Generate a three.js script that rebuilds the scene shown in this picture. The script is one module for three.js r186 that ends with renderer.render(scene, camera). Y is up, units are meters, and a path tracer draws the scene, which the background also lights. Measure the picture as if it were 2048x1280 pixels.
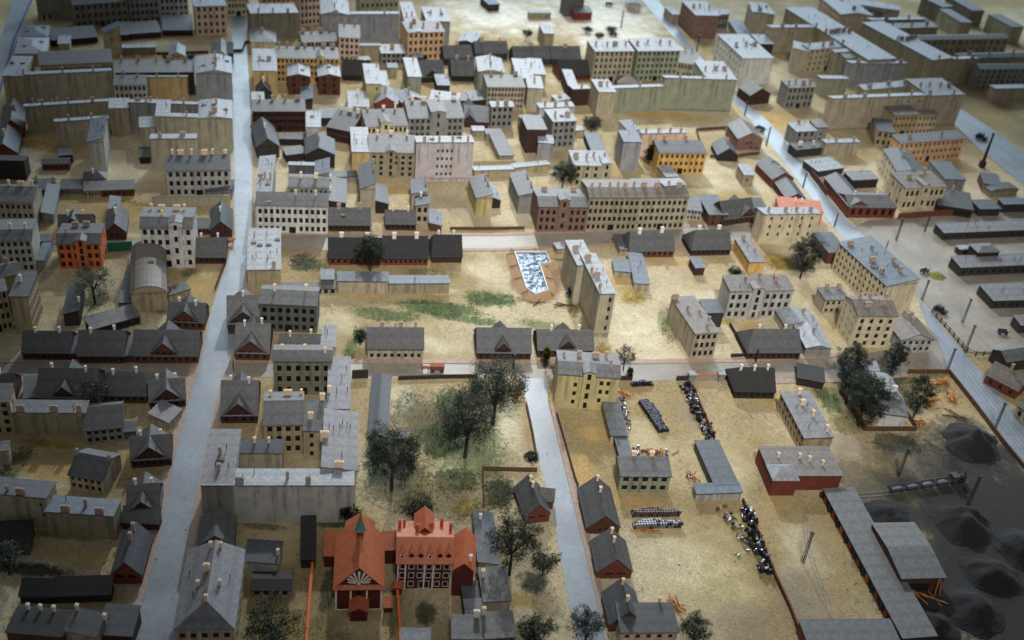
import * as THREE from 'three';
import { mergeGeometries } from 'three/addons/utils/BufferGeometryUtils.js';
import { MarchingCubes } from 'three/addons/objects/MarchingCubes.js';
import { RectAreaLightUniformsLib } from 'three/addons/lights/RectAreaLightUniformsLib.js';

// ---------------------------------------------------------------- camera, lamps, exposure
// A scale model of a town on a table, built at the size of the town it stands for.
const scene = new THREE.Scene();
const camera = new THREE.PerspectiveCamera(2 * Math.atan(640 / 2204) * 180 / Math.PI, 1.6, 5, 3000);
camera.position.set(0, 206, 0);
camera.rotation.order = 'YXZ';
camera.rotation.set(-33.9 * Math.PI / 180, 0, 6.5 * Math.PI / 180);
camera.focus = 300; camera.userData.fStop = 0.03;
const renderer = new THREE.WebGLRenderer({ antialias: true });
renderer.setSize(1024, 640);
renderer.toneMapping = THREE.LinearToneMapping;
renderer.toneMappingExposure = 1.08;
renderer.shadowMap.enabled = true;
RectAreaLightUniformsLib.init();
scene.background = new THREE.Color(0.15, 0.158, 0.172);          // dim light of the hall
function areaLamp(name, label, x, y, z, tx, ty, tz, w, h, color, power, glow) {
  const l = new THREE.RectAreaLight(color, power, w, h);
  l.name = name + '_lamp'; l.position.set(x, y, z); l.lookAt(tx, ty, tz); scene.add(l);
  const m = new THREE.Mesh(new THREE.BoxGeometry(w, h, 4), new THREE.MeshStandardMaterial({ color: 0x111111, emissive: color, emissiveIntensity: glow }));
  m.name = name; m.userData = { label, category: 'window' };
  m.position.copy(l.position); m.lookAt(tx, ty, tz); m.translateZ(-4); scene.add(m);
}
areaLamp('hall_window', 'tall bright window of the hall beyond the model', 40, 440, -1250, 30, 60, -420, 880, 480, new THREE.Color(0.68, 0.86, 1.0), 5.7, 1);
function ceilingSpot(name, x, y, z, tx, tz, color, power, angle, size) {
  const s = new THREE.SpotLight(color, power, 0, angle, 1, 2); s.name = name;
  s.position.set(x, y, z); s.target.position.set(tx, 0, tz); s.shadow.radius = size / 0.02; s.castShadow = true; scene.add(s, s.target);
}
ceilingSpot('back_spot', -90, 450, -960, 45, -350, new THREE.Color(1, 0.985, 0.95), 1450000, 0.36, 9);
ceilingSpot('front_spot', 60, 560, 120, 30, -390, new THREE.Color(1, 0.965, 0.91), 1750000, 0.29, 40);

// ---------------------------------------------------------------- helpers
let seed = 7;
const rnd = () => { seed = (seed * 1664525 + 1013904223) >>> 0; return seed / 4294967296; };
const rr = (a, b) => a + (b - a) * rnd();
const used = new Map();
function numbered(n) { const k = used.get(n) ?? 0; used.set(n, k + 1); return k ? n + '_' + String(k).padStart(3, '0') : n; }
const V = (x, y, z) => new THREE.Vector3(x, y, z);
function thing(name, label, category, x, z, turn = 0, group, y = 0) {
  const o = new THREE.Group(); o.name = numbered(name); o.position.set(x, y, z); o.rotation.y = turn * Math.PI / 180;
  o.userData = { label, category }; if (group) o.userData.group = group;
  scene.add(o); return o;
}
function part(name, geo, mat, parent) {
  const m = new THREE.Mesh(geo, mat); m.name = name; m.castShadow = m.receiveShadow = true; parent.add(m); return m;
}
function single(name, label, category, geo, mat, group) {
  const m = part(numbered(name), geo, mat, scene); m.userData = { label, category }; if (group) m.userData.group = group; return m;
}
function structure(name, geo, mat) { const m = part(numbered(name), geo, mat, scene); m.userData = { kind: 'structure' }; return m; }
class MB {                                                        // collects flat faces into one geometry
  constructor() { this.p = []; this.n = []; this.t = []; }
  poly(pts, us = 4, uv) {
    const n = new THREE.Vector3(), a = new THREE.Vector3(), c = new THREE.Vector3();
    for (let i = 0; i < pts.length; i++) { const p = pts[i], q = pts[(i + 1) % pts.length]; n.x += (p.y - q.y) * (p.z + q.z); n.y += (p.z - q.z) * (p.x + q.x); n.z += (p.x - q.x) * (p.y + q.y); }
    n.normalize();
    const e = a.subVectors(pts[1], pts[0]).normalize(), f = c.crossVectors(n, e);
    const w = uv ?? pts.map((p) => [p.dot(e) / us, p.dot(f) / us]);
    for (let i = 1; i < pts.length - 1; i++) for (const k of [0, i, i + 1]) {
      this.p.push(pts[k].x, pts[k].y, pts[k].z); this.n.push(n.x, n.y, n.z); this.t.push(w[k][0], w[k][1]);
    }
    return this;
  }
  slab(pts, t, us = 4) {                                          // a plate under the polygon, t thick
    const lo = pts.map((p) => V(p.x, p.y - t, p.z));
    this.poly(pts, us); this.poly([...lo].reverse(), us);
    for (let i = 0; i < pts.length; i++) { const j = (i + 1) % pts.length; this.poly([lo[i], lo[j], pts[j], pts[i]], us); }
    return this;
  }
  box(x0, y0, z0, x1, y1, z1, us = 4) {
    const c = (i) => V(i & 1 ? x1 : x0, i & 2 ? y1 : y0, i & 4 ? z1 : z0);
    for (const f of [[4, 5, 7, 6], [1, 0, 2, 3], [5, 1, 3, 7], [0, 4, 6, 2], [6, 7, 3, 2], [0, 1, 5, 4]]) this.poly(f.map(c), us);
    return this;
  }
  beam(a, b, w, h = w) {                                          // a square bar from a to b
    const d = b.clone().sub(a).normalize(), s = Math.abs(d.y) > 0.9 ? V(1, 0, 0) : V(0, 1, 0).cross(d).normalize(), u = d.clone().cross(s).normalize();
    const q = (o, i, j) => o.clone().addScaledVector(s, i * w / 2).addScaledVector(u, j * h / 2);
    const A = [q(a, -1, -1), q(a, 1, -1), q(a, 1, 1), q(a, -1, 1)], B = [q(b, -1, -1), q(b, 1, -1), q(b, 1, 1), q(b, -1, 1)];
    this.poly([A[3], A[2], A[1], A[0]]); this.poly(B);
    for (let i = 0; i < 4; i++) { const j = (i + 1) % 4; this.poly([A[i], A[j], B[j], B[i]]); }
    return this;
  }
  get geo() {
    const g = new THREE.BufferGeometry();
    g.setAttribute('position', new THREE.Float32BufferAttribute(this.p, 3));
    g.setAttribute('normal', new THREE.Float32BufferAttribute(this.n, 3));
    g.setAttribute('uv', new THREE.Float32BufferAttribute(this.t, 2));
    return g;
  }
}

// ---------------------------------------------------------------- textures
const SALT = 9176;
function hash(x, y, s) { let h = (x * 374761393 + y * 668265263 + s * 2147483647 + SALT) | 0; h = Math.imul(h ^ (h >>> 13), 1274126177); return ((h ^ (h >>> 16)) >>> 0) / 4294967296; }
function noise(x, y, s, per) {                                   // tileable value noise
  const ix = Math.floor(x), iy = Math.floor(y), fx = x - ix, fy = y - iy, m = per ? (v) => ((v % per) + per) % per : (v) => v;
  const a = fx * fx * (3 - 2 * fx), b = fy * fy * (3 - 2 * fy);
  const h00 = hash(m(ix), m(iy), s), h10 = hash(m(ix + 1), m(iy), s), h01 = hash(m(ix), m(iy + 1), s), h11 = hash(m(ix + 1), m(iy + 1), s);
  return h00 + (h10 - h00) * a + (h01 - h00) * b + (h00 - h10 - h01 + h11) * a * b;
}
const fbm = (x, y, s, per, o = 4) => { let v = 0, a = 0.5, t = 0; for (let i = 0; i < o; i++) { v += a * noise(x, y, s + i, per); t += a; x *= 2; y *= 2; a *= 0.5; if (per) per *= 2; } return v / t; };
function texture(n, f, srgb = true, m = n) {
  const d = new Uint8Array(n * m * 4);
  for (let y = 0; y < m; y++) for (let x = 0; x < n; x++) { const c = f(x / n, y / m, x, y), o = (y * n + x) * 4; for (let k = 0; k < 3; k++) d[o + k] = Math.max(0, Math.min(255, 255 * (c.length ? c[k] : c))); d[o + 3] = 255; }
  const t = new THREE.DataTexture(d, n, m); t.wrapS = t.wrapT = THREE.RepeatWrapping; t.magFilter = t.minFilter = THREE.LinearFilter; if (srgb) t.colorSpace = THREE.SRGBColorSpace; t.needsUpdate = true; return t;
}
// rain and soot streaks run down the plaster from the top of each wall (v = 1), each of its own length
const streaks = []; for (let i = 0; i < 9; i++) streaks.push([rnd(), rr(0.015, 0.05), rr(0.2, 0.85), rr(0.12, 0.4)]);
const plasterMap = texture(512, (u, v) => {
  let c = 0.88 + 0.22 * (fbm(u * 5, v * 5, 3, 5) - 0.5) + 0.1 * (noise(u * 128, v * 128, 9, 128) - 0.5);
  const down = 1 - v;
  for (const [x, w, l, k] of streaks) {
    let dx = Math.abs(u - x - 0.012 * (noise(v * 9, x * 99, 4) - 0.5)); dx = Math.min(dx, 1 - dx);
    const wd = w * (0.5 + noise(v * 8, x * 50, 5)), end = l * (0.6 + 0.8 * noise(u * 40, x * 30, 6));
    if (dx < wd && down < end) c -= k * 0.42 * Math.min(1, 1.6 * (1 - dx / wd)) * Math.min(1, 3 * (1 - down / end)) * (0.55 + 0.9 * (fbm(u * 14, v * 10, 8, 0, 2) - 0.2));
  }
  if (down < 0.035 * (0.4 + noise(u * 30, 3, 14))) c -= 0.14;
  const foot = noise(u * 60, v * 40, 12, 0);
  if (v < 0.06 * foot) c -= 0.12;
  return [c, c * 0.99, c * 0.965];
});
const brickMap = texture(512, (u, v) => {
  const row = Math.floor(v * 64), b = Math.floor(u * 32 + (row & 1) * 0.5), fx = u * 32 + (row & 1) * 0.5 - b, fy = v * 64 - row;
  let c = 0.78 + 0.3 * (hash(b & 31, row, 4) - 0.5) + 0.2 * (fbm(u * 5, v * 5, 6, 5) - 0.5);
  if (fx < 0.08 || fy < 0.14) c *= 0.86;
  return c;
});
const boardMap = texture(256, (u, v) => { const b = Math.floor(u * 16), f = u * 16 - b; return (0.7 + 0.3 * hash(b, 1, 3) + 0.2 * (noise(u * 90, v * 6, 2) - 0.5)) * (f < 0.1 ? 0.7 : 1); });
const feltMap = texture(512, (u, v) => {
  const s = v * 4, k = Math.floor(s), e = Math.abs(s - k - 0.5);
  let c = 0.80 + 0.34 * (fbm(u * 4, v * 4, 21, 4) - 0.5) + 0.24 * (noise(u * 170, v * 170, 23, 170) - 0.5) + 0.05 * (hash(k, 3, 2) - 0.5);
  if (fbm(u * 9, v * 9, 31, 9, 3) > 0.66) c *= 0.86;
  if (e > 0.485) c *= 0.9;
  return [c, c, c];
});
const feltBump = texture(256, (u, v) => 0.5 + 0.5 * (noise(u * 64, v * 64, 41, 64) - 0.5) + 0.3 * (fbm(u * 8, v * 8, 44, 8) - 0.5), false);
const sandBump = texture(512, (u, v) => 0.4 * noise(u * 128, v * 128, 51, 128) + 0.4 * noise(u * 50, v * 50, 52, 50) + 0.3 * fbm(u * 10, v * 10, 53, 10), false);
const roadMap = texture(1024, (u, v) => { const c = 0.8 + 0.2 * (fbm(u * 4, v * 4, 61, 4, 3) - 0.5) + 0.12 * (noise(u * 30, v * 30, 63, 30) - 0.5) * fbm(u * 5, v * 5, 64, 5) + 0.14 * (noise(u * 340, v * 340, 62, 340) - 0.5); return noise(u * 500, v * 500, 65, 500) > 0.968 ? c * 0.5 : c; });
const tileMap = texture(256, (u, v) => { const f = (u * 10) % 1; return (0.86 + 0.1 * (hash(Math.floor(u * 10), Math.floor(v * 12), 7) - 0.5) + 0.16 * (fbm(u * 4, v * 4, 77, 4) - 0.5)) * (0.84 + 0.16 * Math.min(1, Math.abs(f - 0.5) * 4)); });

// ---------------------------------------------------------------- materials
const cache = new Map();
const memo = (k, f) => { if (!cache.has(k)) cache.set(k, f()); return cache.get(k); };
const WALLS = { tan: '#b3a486', beige: '#b3aa96', cream: '#d3c8ac', olive: '#b0aa94', oliveDark: '#827f72', ochre: '#cdb080', yellow: '#c5b886', gold: '#d9b06c', peach: '#e3bb94', orange: '#d4733f', pink: '#dcc3b4', white: '#dddcd9', lightGrey: '#b9b9b6', grey: '#8e8f8d', greyDark: '#646463', blueGrey: '#9a9ea6', greenGrey: '#9aa08c', lilac: '#c6c0c4', charcoal: '#3b3937', khaki: '#a09880' };
const BRICKS = { brick: '#8a4934', brickDark: '#523029', brickRed: '#8f4230', brickPink: '#9a7768', brickBrown: '#6e4430', blackBrown: '#352a27', convent: '#6a2119' };
const ROOFS = { tar: '#85858a', light: '#a3a8b0', slate: '#585d64', dark: '#5a5b5d', black: '#303031', mid: '#727375', warm: '#7d766f', blue: '#6d7987', tile: '#c66c42', tilePink: '#d4847c', green: '#4d6b60' };
const wallMat = (k) => memo('w' + k, () => BRICKS[k]
  ? new THREE.MeshStandardMaterial({ name: k, color: BRICKS[k], map: brickMap, roughness: 0.92 })
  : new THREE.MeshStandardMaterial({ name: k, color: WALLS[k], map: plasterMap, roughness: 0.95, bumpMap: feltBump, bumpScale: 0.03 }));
const roofMat = (k) => memo('r' + k, () => /tile/.test(k)
  ? new THREE.MeshStandardMaterial({ name: k, color: ROOFS[k], map: tileMap, roughness: 0.6, bumpMap: tileMap, bumpScale: 0.05 })
  : new THREE.MeshStandardMaterial({ name: k, color: ROOFS[k], map: feltMap, roughness: /black/.test(k) ? 0.8 : 0.58, bumpMap: feltBump, bumpScale: 0.05 }));
const paint = (hex, o = {}) => memo(hex + JSON.stringify(o), () => new THREE.MeshStandardMaterial({ color: hex, roughness: 0.8, ...o }));
const glassMat = new THREE.MeshStandardMaterial({ name: 'dark_pane', color: 0x0d0d10, roughness: 0.35 });
const blueGlassMat = new THREE.MeshStandardMaterial({ name: 'blue_pane', color: 0x10122a, roughness: 0.35 });
const chimMats = { c: paint('#dcc4a4'), b: paint('#a08a7c'), g: paint('#8f8880'), w: paint('#d8d2c6'), r: paint('#9c4a38') };

// ---------------------------------------------------------------- buildings
const winGeo = (w, h) => memo('win' + w.toFixed(1) + h.toFixed(1), () => new THREE.BoxGeometry(w + 0.04, h + 0.04, 0.06));
const frameGeo = (w, h) => memo('frame' + w.toFixed(1) + h.toFixed(1), () => { const a = w / 2, c = h / 2, f = 0.11, z0 = 0.04, z1 = 0.33; return new MB().box(-a - f, -c - f, z0, -a, c + f, z1).box(a, -c - f, z0, a + f, c + f, z1).box(-a + 0.002, c, z0, a - 0.002, c + f, z1).box(-a + 0.002, -c - f, z0, a - 0.002, -c, z1).geo; });
const chimGeo = (k) => memo('chim' + k, () => {
  const [w, d, h] = [[0.75, 0.75, 2.2], [0.6, 0.6, 1.7], [2.1, 0.7, 1.8], [1.3, 0.7, 2]][k];
  return new MB().box(-w / 2, -1.4, -d / 2, w / 2, h - 0.25, d / 2).box(-w / 2 - 0.09, h - 0.248, -d / 2 - 0.09, w / 2 + 0.09, h, d / 2 + 0.09).box(-w / 2 + 0.14, h + 0.002, -d / 2 + 0.14, w / 2 - 0.14, h + 0.22, d / 2 - 0.14).geo;
});
const pipeGeo = new THREE.CylinderGeometry(0.11, 0.11, 1.9, 6);
const skyGeo = new MB().box(-0.9, -0.5, -0.6, 0.9, 0.45, 0.6).geo;
class Building {
  constructor(g) { this.g = g; }
  w(u0, v0, w, d, h, roof, r, wk, rk, o = {}) {
    const g = this.g, M = new THREE.Matrix4().makeTranslation(u0, 0, -v0).multiply(new THREE.Matrix4().makeRotationY((o.t ?? 0) * Math.PI / 180));
    const wm = wallMat(wk), rm = roofMat(rk), wall = new MB(), L = (u, y, v) => V(u, y, -v).applyMatrix4(M);
    const p = o.p ?? 0.5, U = rnd() * 3, wins = [];
    const along = roof === 'gable' || roof === 'hip' && w >= d, rH = /gable|hip|arch/.test(roof);
    const yAt = (u, v) => {
      if (roof === 'mono') return h + r * v / d;
      if (roof === 'monol') return h + r * u / w;
      if (roof === 'gable') return v < p * d ? h + r * v / (p * d) : h + r * (d - v) / (d - p * d);
      if (roof === 'gablex' || roof === 'hipf') return u < p * w ? h + r * u / (p * w) : h + r * (w - u) / (w - p * w);
      if (roof === 'arch') return h + r * Math.sqrt(Math.max(0, 1 - (2 * u / w - 1) ** 2));
      if (roof === 'hip') { const k = Math.min(w, d) / 2; return h + r * Math.min(1, Math.min(u, w - u, v, d - v) / k); }
      return h;
    };
    // one wall: rectangle with openings, plus what stands above it under the roof
    const face = (O, X, len, top, list) => {
      const H = Math.min(...top.map((q) => q[1])), at = (s, y) => L(O[0] + X[0] * s, y, O[1] + X[1] * s), us = BRICKS[wk] ? 8 : 16;
      const uv = (s, y) => [U + s / us, 1 + (y - h) / us];
      const holes = list.filter((q) => q[1] + q[3] < H - 0.1 && q[0] > 0.05 && q[0] + q[2] < len - 0.05);
      const S = [...new Set([0, len, ...holes.flatMap((q) => [q[0], q[0] + q[2]])])].sort((a, b) => a - b), Y = [...new Set([0, H, ...holes.flatMap((q) => [q[1], q[1] + q[3]])])].sort((a, b) => a - b);
      const quad = (a, b, c, e) => wall.poly([at(a, c), at(b, c), at(b, e), at(a, e)], us, [uv(a, c), uv(b, c), uv(b, e), uv(a, e)]);
      for (let j = 0; j < Y.length - 1; j++) {
        let run = null;
        for (let i = 0; i <= S.length - 1; i++) {
          const open = i === S.length - 1 || holes.some((q) => S[i] >= q[0] - 1e-6 && S[i + 1] <= q[0] + q[2] + 1e-6 && Y[j] >= q[1] - 1e-6 && Y[j + 1] <= q[1] + q[3] + 1e-6);
          if (open) { if (run !== null) quad(run, S[i], Y[j], Y[j + 1]); run = null; } else if (run === null) run = S[i];
        }
      }
      const pts = [[0, H], [len, H], ...[...top].reverse()].filter((q, i, a) => !i || Math.hypot(q[0] - a[i - 1][0], q[1] - a[i - 1][1]) > 1e-4);
      if (pts.length > 2) wall.poly(pts.map((q) => at(...q)), us, pts.map((q) => uv(...q)));
      const D = 0.28, N = [-X[1], X[0]];                           // N points into the house in (u, v)
      const inn = (s, y) => L(O[0] + X[0] * s + N[0] * D, y, O[1] + X[1] * s + N[1] * D);
      for (const [s, y, a, b] of holes) {
        const c = [[s, y], [s + a, y], [s + a, y + b], [s, y + b]];
        for (let i = 0; i < 4; i++) { const m = c[i], n = c[(i + 1) % 4]; wall.poly([at(...m), inn(...m), inn(...n), at(...n)], us); }
        wins.push([inn(s + a / 2, y + b / 2), Math.atan2(X[1], X[0]), a, b]);
      }
    };
    const grid = (spec, len, low, at) => {                         // evenly spaced openings: [columns, rows, width, height]
      if (!spec) return [];
      const [c, n, ww = 1.2, hh = 1.95] = spec, q = [], fl = (low - (o.b ?? 0)) / n, pw = len / (c + 0.25);
      const a = Math.min(ww * 1.08, pw * 0.58), b = Math.min(hh * 1.06, fl * 0.6);
      for (let j = 0; j < n; j++) for (let i = 0; i < c; i++) q.push([pw * (i + 0.625) - a / 2, (o.b ?? 0) + fl * j + fl * 0.28, a, b]);
      if (at) for (let i = 0; i < c; i++) q.push([pw * (i + 0.625) - 0.35, low + 0.25, 0.7, 0.6]);
      return q;
    };
    const hc = h - (o.at ? 1.1 : 0), gateway = o.f && h > 8.5 && o.f[0] >= 6 && !o.b;
    const pick = (s) => (s ?? []).map(([fr, y, a = 1.05, b = 1.7]) => [fr, y, a, b]);
    const F = [...grid(o.f, w, hc, o.at), ...pick(o.F).map(([s, y, a, b]) => [s * w - a / 2, y, a, b])];
    const Lw = [...grid(o.l, d, hc, o.lat), ...pick(o.L).map(([s, y, a, b]) => [s * d - a / 2, y, a, b])], Rw = [...grid(o.r, d, hc), ...pick(o.R).map(([s, y, a, b]) => [s * d - a / 2, y, a, b])];
    const edge = (f, len) => {                                     // the roof line over a wall
      const s = roof === 'arch' ? [...Array(9)].map((_, i) => i / 8) : [0, p, 1 - p, 1].filter((x, i, a) => a.indexOf(x) === i).sort((a, b) => a - b);
      return s.map((x) => [x * len, f(x * len)]);
    };
    const hipEnd = roof === 'hip';
    if (gateway) { const a = w / 2 - 1.2, keep = F.filter((q) => q[1] > 3.2 || q[0] + q[2] < a - 0.2 || q[0] > a + 2.6); F.length = 0; F.push(...keep, [a, 0.03, 2.4, Math.min(2.8, (hc / o.f[1]) * 0.85)]); }
    face([0, 0], [1, 0], w, hipEnd || roof === 'hipf' ? [[0, h], [w, h]] : edge((s) => yAt(s, 0), w), F);
    face([w, d], [-1, 0], w, hipEnd ? [[0, h], [w, h]] : edge((s) => yAt(w - s, d), w), []);
    face([0, d], [0, -1], d, hipEnd || o.hl ? [[0, h], [d, h]] : edge((s) => yAt(0, d - s), d), Lw);
    face([w, 0], [0, 1], d, hipEnd || o.hr ? [[0, h], [d, h]] : edge((s) => yAt(w, s), d), Rw);
    const band = (y0, y1, out) => {                                // a plaster moulding along the front
      const c = (u, y, v) => L(u, y, v), q = [c(0, y0, -out), c(w, y0, -out), c(w, y1, -out), c(0, y1, -out)];
      wall.poly(q, 16).poly([q[3], q[2], c(w, y1, -0.002), c(0, y1, -0.002)], 16).poly([c(0, y0, -0.002), c(w, y0, -0.002), q[1], q[0]], 16).poly([c(0, y0, -0.002), q[0], q[3], c(0, y1, -0.002)], 16).poly([q[1], c(w, y0, -0.002), c(w, y1, -0.002), q[2]], 16);
    };
    if (o.f && h > 8.5) { band(h - 0.42, h - 0.05, 0.24); if (o.f[1] > 1) band(hc / o.f[1] - 0.02, hc / o.f[1] + 0.2, 0.12); }
    part('wall', wall.geo, wm, g);
    // roof plates
    const rf = new MB(), e = o.e ?? 0.35, g2 = o.e ?? 0.25, t = 0.22, P = (u, v, y) => L(u, y + t, v);
    if (roof === 'flat' || roof === 'mono') rf.slab([P(-g2, -e, h - (roof === 'mono' ? r * e / d : 0)), P(w + g2, -e, h - (roof === 'mono' ? r * e / d : 0)), P(w + g2, d + e, h + (roof === 'mono' ? r * (1 + e / d) : 0)), P(-g2, d + e, h + (roof === 'mono' ? r * (1 + e / d) : 0))], t);
    else if (roof === 'monol') rf.slab([P(-e, -g2, h - r * e / w), P(w + e, -g2, h + r * (1 + e / w)), P(w + e, d + g2, h + r * (1 + e / w)), P(-e, d + g2, h - r * e / w)], t);
    else if (roof === 'gable') {
      const s1 = r / (p * d), s2 = r / (d - p * d), a = o.hl ? o.hl : -g2, c = o.hr ? w - o.hr : w + g2, a0 = o.hl ? -e : -g2, c0 = o.hr ? w + e : w + g2;
      rf.slab([P(a0, -e, h - s1 * e), P(c0, -e, h - s1 * e), P(c, p * d, h + r), P(a, p * d, h + r)], t);
      rf.slab([P(c0, d + e, h - s2 * e), P(a0, d + e, h - s2 * e), P(a, p * d, h + r), P(c, p * d, h + r)], t);
      if (o.hl) rf.slab([P(-e, d + e, h - s2 * e), P(-e, -e, h - s1 * e), P(a, p * d, h + r)], t);
      if (o.hr) rf.slab([P(w + e, -e, h - s1 * e), P(w + e, d + e, h - s2 * e), P(c, p * d, h + r)], t);
    } else if (roof === 'gablex' || roof === 'hipf') {
      const s1 = r / (p * w), s2 = r / (w - p * w), k = roof === 'hipf' ? Math.min(d * 0.4, w * 0.4) : -g2, f0 = roof === 'hipf' ? -e : -g2;
      rf.slab([P(-e, d + g2, h - s1 * e), P(-e, f0, h - s1 * e), P(p * w, k, h + r), P(p * w, d + g2, h + r)], t);
      rf.slab([P(w + e, f0, h - s2 * e), P(w + e, d + g2, h - s2 * e), P(p * w, d + g2, h + r), P(p * w, k, h + r)], t);
      if (roof === 'hipf') rf.slab([P(-e, -e, h - s1 * e), P(w + e, -e, h - s2 * e), P(p * w, k, h + r)], t);
    } else if (roof === 'arch') {
      for (let i = 0; i < 8; i++) { const a = w * i / 8, c = w * (i + 1) / 8; rf.slab([P(a - (i ? 0 : e), d + g2, yAt(a, 0)), P(a - (i ? 0 : e), -g2, yAt(a, 0)), P(c + (i < 7 ? 0 : e), -g2, yAt(c, 0)), P(c + (i < 7 ? 0 : e), d + g2, yAt(c, 0))], t); }
    } else if (roof === 'hip') {
      const k = Math.min(w, d) / 2, y = h + r, A = [P(-e, -e, h - r * e / k), P(w + e, -e, h - r * e / k), P(w + e, d + e, h - r * e / k), P(-e, d + e, h - r * e / k)];
      const B = w >= d ? [P(k, d / 2, y), P(w - k, d / 2, y)] : [P(w / 2, k, y), P(w / 2, d - k, y)];
      if (w >= d) { rf.slab([A[0], A[1], B[1], B[0]], t); rf.slab([A[2], A[3], B[0], B[1]], t); rf.slab([A[3], A[0], B[0]], t); rf.slab([A[1], A[2], B[1]], t); }
      else { rf.slab([A[3], A[0], B[0], B[1]], t); rf.slab([A[1], A[2], B[1], B[0]], t); rf.slab([A[0], A[1], B[0]], t); rf.slab([A[2], A[3], B[1]], t); }
    }
    // cross gable over the middle of the front (and the back): [centre, width, rise, both sides, height of its wall over the eaves]
    if (o.cg) {
      const [cf, cw, cr, both = 1, ch = 1.2] = o.cg, cu = cf * w, gw = new MB();
      for (const s of both ? [0, 1] : [0]) {
        const v = (x) => s ? d - x : x, o2 = 0.06, dep = p * d, y0 = h - 0.4, y1 = h + ch, y2 = y1 + cr, f = s ? -1 : 1;
        const C = (a, y, x) => L(cu + f * a, y, v(x)), C2 = (a, y, x) => L(cu + f * a, y + t, v(x));
        const hole = both && s ? [] : [[-cw * 0.26, y1 - 0.2], [0, y1 - 0.2], [cw * 0.26, y1 - 0.2]];
        gw.poly([C(-cw / 2, y0, -o2), C(cw / 2, y0, -o2), C(cw / 2, y1, -o2), C(0, y2, -o2), C(-cw / 2, y1, -o2)], 8);
        gw.poly([C(-cw / 2, y0, dep), C(-cw / 2, y0, -o2), C(-cw / 2, y1, -o2), C(-cw / 2, y1, dep)], 8);
        gw.poly([C(cw / 2, y0, -o2), C(cw / 2, y0, dep), C(cw / 2, y1, dep), C(cw / 2, y1, -o2)], 8);
        const k = cr / (cw / 2) * 0.4, oe = 0.45;
        rf.slab([C2(-cw / 2 - 0.4, y1 - k, dep), C2(-cw / 2 - 0.4, y1 - k, -oe), C2(0, y2, -oe), C2(0, y2, dep)], t);
        rf.slab([C2(cw / 2 + 0.4, y1 - k, -oe), C2(cw / 2 + 0.4, y1 - k, dep), C2(0, y2, dep), C2(0, y2, -oe)], t);
        for (const [a, y] of hole) { const m = part('window', winGeo(0.8, 1), glassMat, g); m.position.copy(C(a, y, -0.075)); m.rotation.y = (o.t ?? 0) * Math.PI / 180; }
      }
      part('gable', gw.geo, wm, g);
    }
    // stair tower on the front: [centre, width, extra height, how far it stands out, windows]
    if (o.tb) {
      const [cf, tw, eh, out, n = 3] = o.tb, u = cf * w, tb = new MB(), y = h + eh, a = u - tw / 2, c = u + tw / 2, back = d * p;
      const q = (s, yy, x) => L(s, yy, x);
      tb.poly([q(a, 0, -out), q(c, 0, -out), q(c, y, -out), q(u, y + 0.6, -out), q(a, y, -out)], 16).poly([q(a, 0, back), q(a, 0, -out), q(a, y, -out), q(a, y, back)], 16).poly([q(c, 0, -out), q(c, 0, back), q(c, y, back), q(c, y, -out)], 16);
      part('stair_tower', tb.geo, wm, g);
      const tr = new MB();
      tr.slab([P(a - 0.25, back, y), P(a - 0.25, -out - 0.25, y), P(u, -out - 0.25, y + 0.6), P(u, back, y + 0.6)], t).slab([P(c + 0.25, -out - 0.25, y), P(c + 0.25, back, y), P(u, back, y + 0.6), P(u, -out - 0.25, y + 0.6)], t);
      part('tower_roof', tr.geo, rm, g);
      for (let i = 0; i < n; i++) { const m = part('window', winGeo(1.1, 2), o.bg ? blueGlassMat : glassMat, g); m.position.copy(q(u, (i + 0.62) * y / n, -out - 0.01)); m.rotation.y = (o.t ?? 0) * Math.PI / 180; }
    }
    const roofMesh = part('roof', rf.geo, rm, g);
    // chimneys, pipes, skylights
    const cm = chimMats[o.cc ?? 'b'], put = (u, v, k, name = 'chimney', geo, mat = cm, dy = 0) => { const m = part(name, geo ?? chimGeo(k), mat, roofMesh); m.position.copy(L(u, yAt(u, v) + t + dy, v)); m.rotation.y = (o.t ?? 0) * Math.PI / 180; };
    if (o.c) for (let i = 0; i < o.c; i++) {
      const fr = o.c === 1 ? 0.5 : (i + 0.5 + (o.cj ? 0 : rr(-0.15, 0.15))) / o.c, k = o.ck ?? (rnd() < 0.55 ? 0 : rnd() < 0.5 ? 2 : 3);
      if (roof === 'gable' || along) put(fr * w, d * p + (o.cv ?? rr(-0.6, 0.6)), k);
      else if (roof === 'gablex' || roof === 'arch' || roof === 'hipf' || roof === 'hip') put(w * p + rr(-0.5, 0.5), fr * d, k);
      else put(fr * w, roof === 'mono' && r < 0 ? 0.55 : d * 0.5 + rr(-1, 1), k);
    }
    for (const [u, v, k = 0] of o.C ?? []) put(u * w, v * d, k);
    const pipes = (o.v ?? 0) + (/light|tar|blue/.test(rk) && w * d > 45 && roof !== 'hip' ? Math.min(5, Math.round(w * d / 55 + rnd() - 0.5)) : 0);
    for (let i = 0; i < pipes; i++) put(rr(0.1, 0.9) * w, rr(0.15, 0.85) * d, 0, 'vent_pipe', pipeGeo, paint('#3a3a3c'), 0.8);
    for (let i = 0; i < (o.s ?? 0); i++) put((i + 0.5 + rr(-0.2, 0.2)) / o.s * w, rr(0.3, 0.7) * d, 0, 'skylight', skyGeo, paint('#5d5c58'));
    for (const [q, ry, a, b] of wins) { const m = part(a > 2.3 ? 'door' : 'window', winGeo(a, b), o.bg ? blueGlassMat : glassMat, g); m.position.copy(q); m.rotation.y = ry + (o.t ?? 0) * Math.PI / 180; if (o.fr) part('frame', frameGeo(a, b), paint('#d9d4cb'), m); }
    return this;
  }
}
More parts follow.
